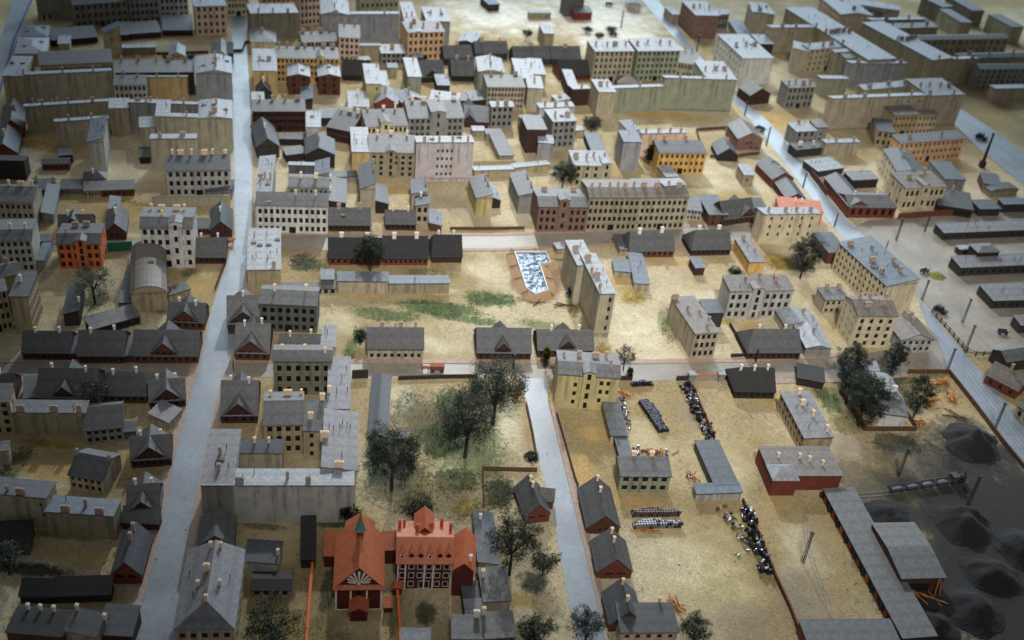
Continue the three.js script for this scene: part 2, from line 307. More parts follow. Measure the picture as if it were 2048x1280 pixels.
const b = (name, label, cat, x, z, turn, group) => new Building(thing(name, label, cat, x, z, turn, group));

// ---------------------------------------------------------------- makers of everything that is not a house
const fenceBrown = new THREE.MeshStandardMaterial({ name: 'brown_boards', color: '#6b4a33', map: boardMap, roughness: 0.9 });
const fenceDark = new THREE.MeshStandardMaterial({ name: 'dark_boards', color: '#3a302a', map: boardMap, roughness: 0.9 });
const fenceRed = new THREE.MeshStandardMaterial({ name: 'red_boards', color: '#6f3526', map: boardMap, roughness: 0.9 });
const timberMat = [0, 1, 2].map((i) => new THREE.MeshStandardMaterial({ name: 'raw_timber', color: ['#c98545', '#b06f38', '#d79a5c'][i], map: boardMap, roughness: 0.8 }));
const roadMat = new THREE.MeshStandardMaterial({ name: 'street_surface', color: '#98a2ad', map: roadMap, roughness: 0.36 });
const crossMat = new THREE.MeshStandardMaterial({ name: 'cross_street_surface', color: '#9a9184', map: roadMap, roughness: 0.52 });
const squareMat = new THREE.MeshStandardMaterial({ name: 'square_surface', color: '#a39a8c', map: roadMap, roughness: 0.5 });
const walkMat = new THREE.MeshStandardMaterial({ name: 'pavement_surface', color: '#b79d8c', map: roadMap, roughness: 0.7 });
const ironMat = paint('#2f3640', { roughness: 0.5, metalness: 0.4 }), blackMat = paint('#1d1d1f', { roughness: 0.5 });
let level = 0;
function paved(name, pts) {
  const s = new THREE.Shape(pts.map(([x, z]) => new THREE.Vector2(x, -z))), g = new THREE.ShapeGeometry(s).rotateX(-Math.PI / 2);
  const p = g.attributes.position, uv = g.attributes.uv; for (let i = 0; i < p.count; i++) uv.setXY(i, p.getX(i) / 34, p.getZ(i) / 34);
  level++; g.translate(0, 0.03 + 0.012 * level, 0);
  structure(name, g, name === 'square' ? squareMat : name === 'road' ? crossMat : roadMat);
}
const lineOffsets = (pts, side) => pts.map((p, i) => {             // unit vectors across a polyline
  const a = pts[Math.max(0, i - 1)], c = pts[Math.min(pts.length - 1, i + 1)], dx = c[0] - a[0], dz = c[1] - a[1], l = Math.hypot(dx, dz) || 1;
  return [-dz / l * side, dx / l * side];
});
function ribbon(pts, across, w0, w1, y0, y1) {                     // a long low block along a polyline
  const m = new MB(), q = (i, w, y) => V(pts[i][0] + across[i][0] * w, y, pts[i][1] + across[i][1] * w);
  const side = across[0][0] * -(pts[1][1] - pts[0][1]) + across[0][1] * (pts[1][0] - pts[0][0]) > 0;
  const put = (v) => m.poly(side ? [...v].reverse() : v, 4);
  for (let i = 0; i < pts.length - 1; i++) {
    put([q(i, w1, y1), q(i, w0, y1), q(i + 1, w0, y1), q(i + 1, w1, y1)].reverse());
    put([q(i, w0, y0), q(i, w0, y1), q(i + 1, w0, y1), q(i + 1, w0, y0)].reverse());
    put([q(i, w1, y0), q(i + 1, w1, y0), q(i + 1, w1, y1), q(i, w1, y1)].reverse());
  }
  const e = pts.length - 1;
  put([q(0, w0, y0), q(0, w1, y0), q(0, w1, y1), q(0, w0, y1)].reverse()); put([q(e, w1, y0), q(e, w0, y0), q(e, w0, y1), q(e, w1, y1)].reverse());
  return m.geo;
}
function pavement(pts, w, side) { structure('pavement', ribbon(pts, lineOffsets(pts, side), 0, w, 0, 0.22 + 0.01 * (level++ % 5)), walkMat); }
const spots = [];
function spot(x, z, rx, rz, kind, s = 1) { spots.push([x, z, rx, rz, kind, s]); }
function fence(name, label, category, pts, h, t, mat) {
  const c = pts[0], local = pts.map(([x, z]) => [x - c[0], z - c[1]]), o = thing(name, label, category, c[0], c[1]);
  part('panel', ribbon(local, lineOffsets(local, 1), -t / 2, t / 2, 0, h), mat, o);
  part('coping', ribbon(local, lineOffsets(local, 1), -t / 2 - 0.08, t / 2 + 0.08, h + 0.003, h + 0.14), mat, o);
}
function pole(label, x, z, h) {
  const m = new MB(), w = Math.min(0.32, h * 0.03);
  for (const [i, j] of [[-1, -1], [1, -1], [1, 1], [-1, 1]]) m.beam(V(i * w, 0, j * w), V(i * w * 0.6, h, j * w * 0.6), 0.13);
  const n = Math.round(h / 0.8); for (let k = 0; k < n; k++) { const a = k * h / n, c = (k + 1) * h / n, s = k & 1 ? 1 : -1; m.beam(V(-w * s, a, w), V(w * s, c, w), 0.07); m.beam(V(w, a, -w * s), V(w, c, w * s), 0.07); }
  const o = thing('lattice_mast', label, 'mast', x, z, 20); part('shaft', m.geo, ironMat, o);
  part('head', new MB().box(-w * 1.4, h + 0.002, -w * 1.4, w * 1.4, h + 0.3, w * 1.4).geo, ironMat, o);
}
// --- trees of wire and flock
const leafMats = { dark: paint('#919d8b', { roughness: 1, side: THREE.DoubleSide }), green: paint('#5c7452', { roughness: 1, side: THREE.DoubleSide }), vine: paint('#a3a03c', { roughness: 1, side: THREE.DoubleSide }), pale: paint('#7d8c78', { roughness: 1, side: THREE.DoubleSide }) };
const barkMat = paint('#2e2c28', { roughness: 1 });
function tree(name, label, category, x, z, h, r, kind) {
  const o = thing(name, label, category, x, z, rr(0, 360)), wood = [], tips = [];
  const K = { round: [0.30, 0.95, 1, 'dark', 1], dense: [0.2, 1.1, 1.3, 'dark', 1], sparse: [0.3, 0.9, 0.42, 'dark', 1], low: [0.12, 0.85, 0.75, 'dark', 0.8], tall: [0.1, 1, 1.1, 'dark', 1], fir: [0.08, 1, 1.2, 'green', 1], vine: [0.02, 1, 1.4, 'vine', 1] }[kind];
  const base = h * K[0], cy = (h + base) / 2, ry = (h - base) / 2;
  const limb = (a, c, r0, r1) => { const d = c.clone().sub(a), l = d.length(); wood.push(new THREE.CylinderGeometry(r1, r0, l, 5, 1, true).translate(0, l / 2, 0).applyQuaternion(new THREE.Quaternion().setFromUnitVectors(V(0, 1, 0), d.normalize())).translate(a.x, a.y, a.z)); };
  const tr = Math.max(0.12, Math.min(0.55, r * 0.055));
  const fork = V(rr(-0.04, 0.04) * r, base + ry * 0.3, rr(-0.04, 0.04) * r);
  limb(V(0, -0.3, 0), fork, tr * 1.3, tr * 0.8);
  const nl = kind === 'sparse' ? 9 : 11;
  for (let i = 0; i < nl; i++) {
    const a = i * 2.4 + rr(-0.3, 0.3), e = rr(0.15, 0.95), q = rr(0.55, 0.85);
    const end = V(Math.cos(a) * r * q * Math.cos(e), cy + ry * Math.sin(e) * rr(0.3, 0.85), Math.sin(a) * r * q * Math.cos(e));
    const from = fork.clone().multiplyScalar(rr(0.75, 1));
    const mid = from.clone().lerp(end, 0.5).add(V(0, ry * 0.1, 0));
    limb(from, mid, tr * 0.5, tr * 0.3); limb(mid, end, tr * 0.3, tr * 0.1);
    for (let j = 0; j < 4; j++) { const t = V(end.x + rr(-0.35, 0.35) * r, end.y + rr(-0.25, 0.4) * ry, end.z + rr(-0.35, 0.35) * r); limb(j < 2 ? mid : end, t, tr * 0.18, tr * 0.05); tips.push(t); }
  }
  part('trunk', mergeGeometries(wood), barkMat, o);
  const P = [], N = [], n = Math.round(Math.min(12500, 700 + 130 * r * Math.sqrt(r * ry)) * K[2]);
  const clumps = []; const nc = Math.round(26 + r * 7);
  for (let i = 0; i < nc; i++) {
    let v; do { v = V(rr(-1, 1), rr(-1, 1), rr(-1, 1)); } while (v.length() > 1);
    v.multiplyScalar(0.55 + 0.45 * rnd()).setLength(Math.min(0.95, Math.pow(v.length(), 0.55)));
    let w = 1; if (kind === 'tall' || kind === 'fir') w = 0.25 + 0.75 * Math.min(1, (1 - v.y) * (kind === 'fir' ? 0.5 : 0.9));
    if (kind === 'low') w = 0.7 + 0.3 * (v.y + 1) / 2;
    clumps.push([V(v.x * r * w, cy + v.y * ry * K[1], v.z * r * w), rr(0.14, 0.3) * r + 0.3]);
  }
  for (const t of tips) clumps.push([t, 0.14 * r + 0.2]);
  for (let i = 0; i < n; i++) {
    const [c, s] = clumps[Math.floor(rnd() * clumps.length)], th = rr(0, 6.283), ph = Math.acos(rr(-1, 1)), d = s * Math.cbrt(rnd());
    const p = V(c.x + d * Math.sin(ph) * Math.cos(th), Math.max(0.1, c.y + d * 0.8 * Math.cos(ph)), c.z + d * Math.sin(ph) * Math.sin(th));
    const u = V(rr(-1, 1), rr(-1, 1), rr(-1, 1)).normalize(), w = V(rr(-1, 1), rr(-1, 1), rr(-1, 1)).cross(u).normalize(), L = rr(0.2, 0.5), W = rr(0.04, 0.1);
    const nn = u.clone().cross(w), q = [p.clone().addScaledVector(u, -L), p.clone().addScaledVector(w, W).addScaledVector(nn, 0.08), p.clone().addScaledVector(u, L), p.clone().addScaledVector(w, -W)];
    for (const k of [0, 1, 2, 0, 2, 3]) { P.push(q[k].x, q[k].y, q[k].z); N.push(nn.x, nn.y, nn.z); }
  }
  const g = new THREE.BufferGeometry(); g.setAttribute('position', new THREE.Float32BufferAttribute(P, 3)); g.setAttribute('normal', new THREE.Float32BufferAttribute(N, 3));
  part('crown', g, leafMats[name === 'shrub' ? 'pale' : K[3]], o);
}
// --- yards
const drumGeo = new THREE.LatheGeometry([[0, 0], [0.3, 0], [0.34, 0.04], [0.34, 0.3], [0.37, 0.32], [0.34, 0.35], [0.34, 0.6], [0.37, 0.62], [0.34, 0.65], [0.34, 0.92], [0.3, 0.96], [0, 0.94]].map(([x, y]) => new THREE.Vector2(x, y)), 9);
const drumMats = [paint('#22232a', { roughness: 0.35, metalness: 0.6 }), paint('#4a4650', { roughness: 0.35, metalness: 0.7 }), paint('#6e655c', { roughness: 0.4, metalness: 0.6 }), paint('#a7a9b0', { roughness: 0.3, metalness: 0.8 }), paint('#17171a', { roughness: 0.4, metalness: 0.3 })];
function drumStack(label, x1, z1, x2, z2, rows, layers) {
  const L = Math.hypot(x2 - x1, z2 - z1), o = thing('drum_stack', label, 'drum stack', x1, z1, Math.atan2(-(z2 - z1), x2 - x1) * 180 / Math.PI), n = Math.floor(L / 0.74);
  for (let k = 0; k < layers; k++) for (let j = 0; j < rows; j++) for (let i = 0; i < n; i++) {
    if (k && (i > n * (0.55 + 0.2 * j) || j === 0 && i < 3)) continue;
    if (!k && rnd() < 0.02) continue;
    const m = part('drum', drumGeo, drumMats[/bronze/.test(label) ? (rnd() < 0.8 ? 2 : 1) : /silver/.test(label) ? (rnd() < 0.6 ? 3 : 1) : (rnd() < 0.6 ? 1 : 0)], o);
    m.position.set(i * 0.74 + (k ? 0.37 : 0), k * 0.96, j * 0.76 + rr(-0.03, 0.03)); m.rotation.y = rr(0, 6);
  }
}

function drumHeap(label, x1, z1, x2, z2, n, wid, high) {
  const o = thing('drum_heap', label, 'heap', x1, z1), dx = x2 - x1, dz = z2 - z1, l = Math.hypot(dx, dz);
  for (let i = 0; i < n; i++) {
    const t = rnd(), s = (rnd() + rnd() - 1) * wid, r = rnd(), m = part('drum', drumGeo, drumMats[high ? (r < 0.55 ? 4 : r < 0.8 ? 0 : 3) : (r < 0.5 ? 2 : r < 0.8 ? 3 : 0)], o);
    m.position.set(dx * t - dz / l * s, high * rr(0, 1.1) * 1.6 * Math.max(0, 1 - Math.abs(s) / wid) + 0.3, dz * t + dx / l * s); m.rotation.set(rr(-1.6, 1.6), rr(0, 6), rr(-1.6, 1.6)); m.scale.setScalar(rr(0.85, 1.35) * (high ? 1.15 : 0.95));
  }
}
const plankGeo = [[5, 0.34, 0.16], [4, 0.26, 0.22], [6, 0.3, 0.14]].map(([l, w, h]) => new THREE.BoxGeometry(l, h, w).translate(0, h / 2, 0));
function planks(label, x, z, n, l, deg) {
  const o = thing('plank_pile', label, 'timber', x, z, deg), flat = /bundle/.test(label);
  for (let i = 0; i < n; i++) {
    const m = part('plank', plankGeo[i % 3], /brown timbers|poles/.test(label) ? fenceBrown : timberMat[i % 3], o);
    m.scale.x = l / 5 * rr(0.7, 1.05);
    if (flat) m.position.set(rr(-0.2, 0.2), Math.floor(i / 3) * 0.24, (i % 3) * 0.4 - 0.4);
    else { m.position.set(rr(-1, 1) * l * 0.12, 0.02 + i * 0.13, rr(-1, 1) * l * 0.12); m.rotation.set(0, rr(-0.75, 0.75), rr(-0.05, 0.05)); }
  }
}
function moundGeo(r, h, seg, sd, rough) {
  const g = new THREE.PlaneGeometry(2 * r, 2 * r, seg, seg).rotateX(-Math.PI / 2), p = g.attributes.position;
  for (let i = 0; i < p.count; i++) {
    const x = p.getX(i), z = p.getZ(i), a = Math.atan2(z, x), q = Math.hypot(x, z) / (r * (0.72 + 0.28 * noise(Math.cos(a) * 2 + 5, Math.sin(a) * 2 + 5, sd)));
    const k = Math.max(0, 1 - q), y = h * k * k * (3 - 2 * k) * 1.05 * (0.75 + 0.5 * noise(x * 3 / r + 9, z * 3 / r + 9, sd + 1)) + (k > 0 ? rough * (fbm(x * 0.6 + 40, z * 0.6 + 40, sd + 2) - 0.4) * Math.min(1, k * 5) : 0);
    p.setY(i, q >= 1 ? -0.6 : Math.max(-0.05, y));
  }
  g.computeVertexNormals(); return g;
}
const coalMat = new THREE.MeshStandardMaterial({ name: 'coal', color: '#1a1a1c', roughness: 0.95, bumpMap: sandBump, bumpScale: 0.2 });
function coalMound(label, x, z, r, h) {
  const o = thing('coal_mound', label, 'coal heap', x, z), g = moundGeo(r, h, 36, Math.floor(rnd() * 999), 0.7); part('mound', g, coalMat, o);
}
function heap(label, x, z) { const o = thing('green_heap', label, 'heap', x, z); part('mound', moundGeo(4.2, 1.6, 24, 77, 0.7), paint('#6f7040', { roughness: 1 }), o); }
const wheelGeo = (r, t = 0.16) => memo('wheel' + r + t, () => new THREE.CylinderGeometry(r, r, t, 14).rotateX(Math.PI / 2));
function train(x1, z1, x2, z2) {
  const L = Math.hypot(x2 - x1, z2 - z1), deg = Math.atan2(-(z2 - z1), x2 - x1) * 180 / Math.PI, n = 4, seg = L / (n + 1.15);
  const names = ['first, farthest from the engine', 'second from the open end', 'third from the open end', 'coupled right behind the engine'];
  for (let i = 0; i < n; i++) {
    const t = (i + 0.5) * seg / L, o = thing('goods_wagon', 'dark low goods wagon of the little train, ' + names[i], 'goods wagon', x1 + (x2 - x1) * t, z1 + (z2 - z1) * t, deg, 'wagons of the little train', 0.2), a = seg * 0.44;
    part('body', new MB().box(-a, 0.75, -1, a, 0.95, 1).box(-a, 0.952, -1, a, 1.7, -0.88).box(-a, 0.952, 0.88, a, 1.7, 1).box(-a, 0.952, -0.878, -a + 0.12, 1.7, 0.878).box(a - 0.12, 0.952, -0.878, a, 1.7, 0.878).geo, paint('#4b4f54', { roughness: 0.6 }), o);
    part('load', moundGeo(1.4, 0.6, 12, 30 + i, 0.2).scale(a / 1.5, 1, 0.6).translate(0, 1.1, 0), paint('#77797c', { roughness: 0.9 }), o);
    for (const u of [-0.6, 0.6]) for (const s of [-0.8, 0.8]) part('wheel', wheelGeo(0.42), blackMat, o).position.set(u * a, 0.42, s);
  }
  const t = (n + 0.55) * seg / L, o = thing('locomotive', 'small black steam engine at the head of the little train in the coal yard', 'locomotive', x1 + (x2 - x1) * t, z1 + (z2 - z1) * t, deg, undefined, 0.2), dark = paint('#26282c', { roughness: 0.45 });
  part('frame', new MB().box(-2.6, 0.6, -1.05, 2.6, 0.95, 1.05).geo, dark, o);
  part('boiler', new THREE.CylinderGeometry(0.75, 0.75, 3, 14).rotateZ(Math.PI / 2).translate(0.9, 1.75, 0), dark, o);
  part('cab', new MB().box(-2.5, 0.952, -1.05, -0.7, 2.9, 1.05).box(-2.7, 2.903, -1.2, -0.5, 3.1, 1.2).geo, paint('#3a3d42'), o);
  part('chimney', new THREE.CylinderGeometry(0.28, 0.22, 1.1, 10).translate(1.9, 2.95, 0), dark, o);
  part('dome', new THREE.SphereGeometry(0.4, 10, 8).translate(0.7, 2.5, 0), dark, o);
  for (const u of [-1.7, 0, 1.6]) for (const s of [-0.85, 0.85]) part('wheel', wheelGeo(0.55), blackMat, o).position.set(u, 0.55, s);
}
function rail(label, pts, gauge, flush) {
  const c = pts[0], curve = new THREE.CatmullRomCurve3(pts.map(([x, z]) => V(x - c[0], 0, z - c[1]))), P = curve.getSpacedPoints(24).map((p) => [p.x, p.z]), ac = lineOffsets(P, 1), o = thing('rail_track', label, 'track', c[0], c[1], 0, undefined, flush ? 0.18 : 0.05);
  const mt = paint(flush ? '#7a8088' : '#5a5c60', { roughness: 0.45, metalness: 0.5 });
  for (const s of [-gauge / 2, gauge / 2]) part('rail', ribbon(P, ac, s - 0.07, s + 0.07, flush ? -0.06 : 0.06, flush ? 0.015 : 0.2), mt, o);
  if (!flush) { const m = new MB(); for (let i = 0; i <= 24; i++) m.beam(V(P[i][0] + ac[i][0] * gauge, 0.02, P[i][1] + ac[i][1] * gauge), V(P[i][0] - ac[i][0] * gauge, 0.02, P[i][1] - ac[i][1] * gauge), 0.22, 0.1); const q = part('sleepers', m.geo, fenceBrown, o); q.userData.kind = 'stuff'; }
}
function barrier(pts) {
  const c = pts[0], o = thing('railing', 'dark post-and-rail barrier bending along the tram street and square', 'railing', c[0], c[1]);
  const curve = new THREE.CurvePath(); for (let i = 0; i < pts.length - 1; i++) curve.add(new THREE.LineCurve3(V(pts[i][0] - c[0], 0, pts[i][1] - c[1]), V(pts[i + 1][0] - c[0], 0, pts[i + 1][1] - c[1])));
  const P = pts.map(([x, z]) => [x - c[0], z - c[1]]), ac = lineOffsets(P, 1);
  for (const y of [0.7, 1.5]) part('rail', ribbon(P, ac, -0.09, 0.09, y, y + 0.18), blackMat, o);
  const n = Math.round(curve.getLength() / 3), g = new MB().box(-0.16, 0, -0.16, 0.16, 2, 0.16).geo;
  for (const p of curve.getSpacedPoints(n)) part('post', g, blackMat, o).position.set(p.x, 0, p.z);
}
function pool(pts) {
  const c = [pts.reduce((s, p) => s + p[0], 0) / pts.length, pts.reduce((s, p) => s + p[1], 0) / pts.length], P = pts.map(([x, z]) => [x - c[0], z - c[1]]);
  const o = thing('basin', 'long concrete basin of crinkled silvery water sunk between earth banks', 'water basin', c[0], c[1]);
  const inside = (x, z) => { let k = false; for (let i = 0, j = P.length - 1; i < P.length; j = i++) if ((P[i][1] > z) !== (P[j][1] > z) && x < (P[j][0] - P[i][0]) * (z - P[i][1]) / (P[j][1] - P[i][1]) + P[i][0]) k = !k; return k; };
  const ring = [...P, P[0]]; part('rim', ribbon(ring, lineOffsets(ring, 1), -0.22, 0.22, 0, 1.5), paint('#b4b6ba', { roughness: 0.6 }), o);
  const m = new MB(), s = 0.42, H = (x, z) => 0.75 + 0.7 * (fbm(x * 0.5 + 30, z * 0.5 + 30, 71) - 0.5) + 0.42 * (noise(x * 1.1 + 60, z * 1.1 + 60, 72) - 0.5);
  const J = (i, j) => { const x = i * s + 0.3 * (hash(i, j, 1) - 0.5), z = j * s + 0.3 * (hash(i, j, 2) - 0.5); return V(x, H(x, z), z); };
  for (let i = -40; i < 40; i++) for (let j = -50; j < 50; j++) { if (!inside((i + 0.5) * s, (j + 0.5) * s)) continue; m.poly([J(i, j), J(i, j + 1), J(i + 1, j + 1)]); m.poly([J(i, j), J(i + 1, j + 1), J(i + 1, j)]); }
  part('water', m.geo, new THREE.MeshStandardMaterial({ name: 'silver_water', color: '#67717c', roughness: 0.5, metalness: 0.95 }), o);
  const n = 64, B = [], I = [], rings = [[0.3, 1.2], [1.0, 1.35], [1.9, 0.8], [2.8, 0.35], [3.8, -0.15]], curve = new THREE.CatmullRomCurve3(P.map(([x, z]) => V(x, 0, z)), true, 'catmullrom', 0.1), C = curve.getSpacedPoints(n);
  for (let i = 0; i <= n; i++) { const a = C[i % n], q = C[(i + 1) % n], dx = q.x - a.x, dz = q.z - a.z, l = Math.hypot(dx, dz); const north = a.z < -10; for (const [w, y] of rings) { let nx = dz / l, nz = -dx / l; if (inside(a.x + nx, a.z + nz)) { nx = -nx; nz = -nz; } B.push(a.x + nx * w, y * (north ? 0.4 : 1) * (0.7 + 0.7 * hash(i % n >> 1, 3, 8)), a.z + nz * w); } }
  for (let i = 0; i < n; i++) for (let k = 0; k < 4; k++) { const a = i * 5 + k; I.push(a, a + 1, a + 5, a + 1, a + 6, a + 5); }
  const g = new THREE.BufferGeometry(); g.setAttribute('position', new THREE.Float32BufferAttribute(B, 3)); g.setAttribute('uv', new THREE.Float32BufferAttribute(B.filter((_, i) => i % 3 !== 1).map((v) => v / 4), 2)); g.setIndex(I); g.computeVertexNormals();
  part('bank', g, new THREE.MeshStandardMaterial({ name: 'bank_earth', color: '#a08562', roughness: 1, bumpMap: sandBump, bumpScale: 0.2, side: THREE.DoubleSide }), o);
  const bg = new THREE.BoxGeometry(0.22, 0.22, 2.8);
  for (let i = 0; i < n; i += 7) { const a = C[i], q = C[(i + 1) % n]; const b2 = part('beam', bg, fenceBrown, o); let nx = q.z - a.z, nz = a.x - q.x; if (inside(a.x + nx, a.z + nz)) { nx = -nx; nz = -nz; } const l = Math.hypot(nx, nz); b2.position.set(a.x + nx / l * 1.9, 1.1, a.z + nz / l * 1.9); b2.rotation.y = Math.atan2(nx, nz); b2.rotation.x = 0.3; b2.rotation.order = 'YXZ'; }
}
function field(bones, cell, k = 0.12) {                             // one smooth body round a skeleton of tapered bones
  const pts = bones.flatMap(([a, c]) => [a, c]), lo = [0, 1, 2].map((i) => Math.min(...pts.map((p) => p[i])) - 0.5), hi = [0, 1, 2].map((i) => Math.max(...pts.map((p) => p[i])) + 0.5), size = Math.max(...[0, 1, 2].map((i) => hi[i] - lo[i])), n = Math.ceil(size / cell);
  const mc = new MarchingCubes(n, new THREE.MeshStandardMaterial(), false, false, 60000); mc.isolation = 0;
  for (let z = 0; z < n; z++) for (let y = 0; y < n; y++) for (let x = 0; x < n; x++) {
    const p = [x, y, z].map((v, i) => lo[i] + (v / n) * size); let d = 9;
    for (const [a, c, r0, r1] of bones) {
      const e = [0, 1, 2].map((i) => c[i] - a[i]), l2 = e.reduce((s, v) => s + v * v, 0), t = Math.max(0, Math.min(1, [0, 1, 2].reduce((s, i) => s + (p[i] - a[i]) * e[i], 0) / l2)), q = Math.hypot(...[0, 1, 2].map((i) => p[i] - a[i] - e[i] * t)) - (r0 + (r1 - r0) * t), h = Math.max(0, k - Math.abs(d - q)) / k;
      d = Math.min(d, q) - h * h * k / 4;
    }
    mc.field[x + y * n + z * n * n] = -d;
  }
  mc.update();
  const c = mc.count, g = new THREE.BufferGeometry();
  g.setAttribute('position', new THREE.BufferAttribute(mc.positionArray.slice(0, c * 3).map((v, i) => lo[i % 3] + (v + 1) / 2 * size), 3)); g.computeVertexNormals();
  return g;
}
const horseGeo = () => memo('horse', () => field([
  [[-0.75, 1.25, 0], [0.55, 1.28, 0], 0.34, 0.36], [[0.6, 1.4, 0], [1.05, 1.95, 0], 0.27, 0.16], [[1.03, 1.98, 0], [1.5, 1.72, 0], 0.16, 0.09], [[1.02, 2.05, 0.08], [0.98, 2.24, 0.09], 0.05, 0.02], [[1.02, 2.05, -0.08], [0.98, 2.24, -0.09], 0.05, 0.02],
  ...[-0.17, 0.17].flatMap((s, i) => [[[0.5, 1.1, s], [0.55 + i * 0.12, 0.62, s], 0.16, 0.09], [[0.55 + i * 0.12, 0.62, s], [0.5 + i * 0.2, 0.08, s], 0.08, 0.07], [[-0.75, 1.15, s], [-0.68 - i * 0.1, 0.78, s], 0.22, 0.13], [[-0.68 - i * 0.1, 0.78, s], [-0.92 - i * 0.1, 0.5, s], 0.12, 0.08], [[-0.92 - i * 0.1, 0.5, s], [-0.84 - i * 0.12, 0.08, s], 0.08, 0.07]]),
  [[-1.05, 1.4, 0], [-1.25, 0.85, 0], 0.09, 0.05]], 0.06));
function horse(label, x, z, deg) { const o = thing('horse', label, 'horse', x, z, deg, undefined, 0.12); o.scale.setScalar(1.25); part('body', horseGeo(), paint('#a3592f', { roughness: 0.7 }), o); }
function wagon(x1, z1, x2, z2, hx, hz) {
  const deg = Math.atan2(-(z2 - z1), x2 - x1) * 180 / Math.PI, o = thing('wagon', 'brown box wagon drawn by a horse along the cross street', 'wagon', (x1 + x2) / 2, (z1 + z2) / 2, deg, undefined, 0.12);
  part('body', new MB().box(-2.1, 0.8, -0.9, 2.1, 2.1, 0.9).box(-2.2, 2.103, -1, 2.2, 2.3, 1).geo, paint('#7a4026'), o);
  part('bed', new MB().box(-2.2, 0.6, -0.8, 2.2, 0.797, 0.8).geo, fenceDark, o);
  part('shaft', new MB().beam(V(-2.1, 0.9, 0.35), V(-4.3, 1.25, 0.35), 0.1).geo, fenceDark, o); part('shaft', new MB().beam(V(-2.1, 0.9, -0.35), V(-4.3, 1.25, -0.35), 0.1).geo, fenceDark, o);
  for (const u of [-1.4, 1.4]) for (const s of [-1.02, 1.02]) part('wheel', wheelGeo(0.55), paint('#3b2a20'), o).position.set(u, 0.55, s);
  horse('chestnut horse harnessed to the brown box wagon', hx, hz, deg + 180);
}
function cart(label, x, z, deg, k) {
  const car = /car /.test(label), o = thing(car ? 'motor_car' : 'handcart', label, car ? 'car' : 'cart', x, z, deg, undefined, 0.15); o.scale.setScalar(k);
  if (car) { part('body', new MB().box(-1.9, 0.4, -0.75, 1.9, 1.05, 0.75).geo, blackMat, o); part('cabin', new MB().box(-1.3, 1.053, -0.68, 0.5, 1.75, 0.68).geo, paint('#2a2c33', { roughness: 0.3 }), o); }
  else { part('tray', new MB().box(-1.6, 0.8, -0.8, 1.6, 1, 0.8).box(-1.6, 1.003, -0.8, 1.6, 1.6, -0.7).box(-1.6, 1.003, 0.7, 1.6, 1.6, 0.8).geo, paint('#2a303c'), o); part('handle', new MB().beam(V(1.6, 0.95, 0.5), V(3, 1.5, 0.5), 0.12).beam(V(1.6, 0.95, -0.5), V(3, 1.5, -0.5), 0.12).geo, blackMat, o); }
  for (const u of [-1.15, 1.15]) for (const s of [-0.82, 0.82]) part('wheel', wheelGeo(0.42), blackMat, o).position.set(u, 0.42, s);
}
function factoryChimney(x, z, h) {
  const o = thing('factory_chimney', 'tall dark red factory chimney near the tracks', 'chimney', x, z);
  part('base', new MB().box(-1.2, 0, -1.2, 1.2, 3, 1.2).geo, wallMat('brickDark'), o);
  part('shaft', new THREE.CylinderGeometry(0.42, 0.8, h - 3, 12).translate(0, (h + 3) / 2, 0), wallMat('brickDark'), o);
  part('crown', new THREE.CylinderGeometry(0.6, 0.52, 0.9, 12).translate(0, h - 0.2, 0), wallMat('brickDark'), o);
}
function stack(x, z, h, which) { const o = thing('flue', `thin tall tan flue, ${which} of four on the black-roofed workshop`, 'flue', x, z, 0, 'thin flues on the black-roofed workshop', 4.2); part('shaft', new THREE.CylinderGeometry(0.3, 0.42, h - 4.2, 8).translate(0, (h - 4.2) / 2, 0), paint('#a89a80'), o); part('cap', new THREE.CylinderGeometry(0.42, 0.42, 0.4, 8).translate(0, h - 4, 0), paint('#8d8070'), o); }
function gate(x1, z1, x2, z2) {
  const L = Math.hypot(x2 - x1, z2 - z1), o = thing('factory_gate', 'factory gate of two grey stone pillars joined by an orange bar', 'gate', x1, z1, Math.atan2(-(z2 - z1), x2 - x1) * 180 / Math.PI);
  for (const u of [0, L]) { const p = part('pillar', new MB().box(u - 1, 0, -1, u + 1, 2.6, 1).geo, wallMat('grey'), o); part('cap', new MB().box(u - 1.2, 2.603, -1.2, u + 1.2, 3, 1.2).geo, roofMat('light'), p); }
  part('bar', new MB().box(1.003, 2.2, -0.15, L - 1.003, 2.5, 0.15).geo, paint('#c2703c'), o);
  part('wing', new MB().box(1.003, 0.2, -0.06, L - 1.003, 2.1, 0.06).geo, paint('#8d867a'), o);
}

// ---------------------------------------------------------------- the houses: name, label, category, x, z, turn; then each wing
b('shed','long low charcoal-roofed shed closing the yard behind the bottom row of cottages','building',-97.8,-168.3,11.3).w(0,0,12.8,3.8,2.6,'mono',1.6,'blackBrown','black',{}).w(-7.2,0.5,7.3,3.3,2.6,'mono',1.6,'blackBrown','black',{t:-4.4})
b('cottage','dark cottage with an orange eave board and three chimneys, at the bottom edge','building',-102.7,-156,1.9).w(0,0,12.5,7.1,4,'gable',0.2,'brickBrown','black',{p:0.97,C:[[0.2,0.9,1],[0.42,0.9,1],[0.66,0.9,1]],cc:'w'})
b('cottage','beige cottage with a charcoal roof beside a gold party strip, at the bottom edge','building',-90.2,-157.4,-6.9).w(0,0,7.5,5.5,5,'mono',0.8,'beige','dark',{C:[[0.05,0.95,1],[0.98,0.8,1]],cc:'w'})
b('cottage','dark red cottage with a blue-grey roof at the kerb of the wide street, bottom edge','building',-83.2,-158.2,4.1).w(0,0,7.3,7.1,4,'mono',1.2,'brickDark','slate',{})
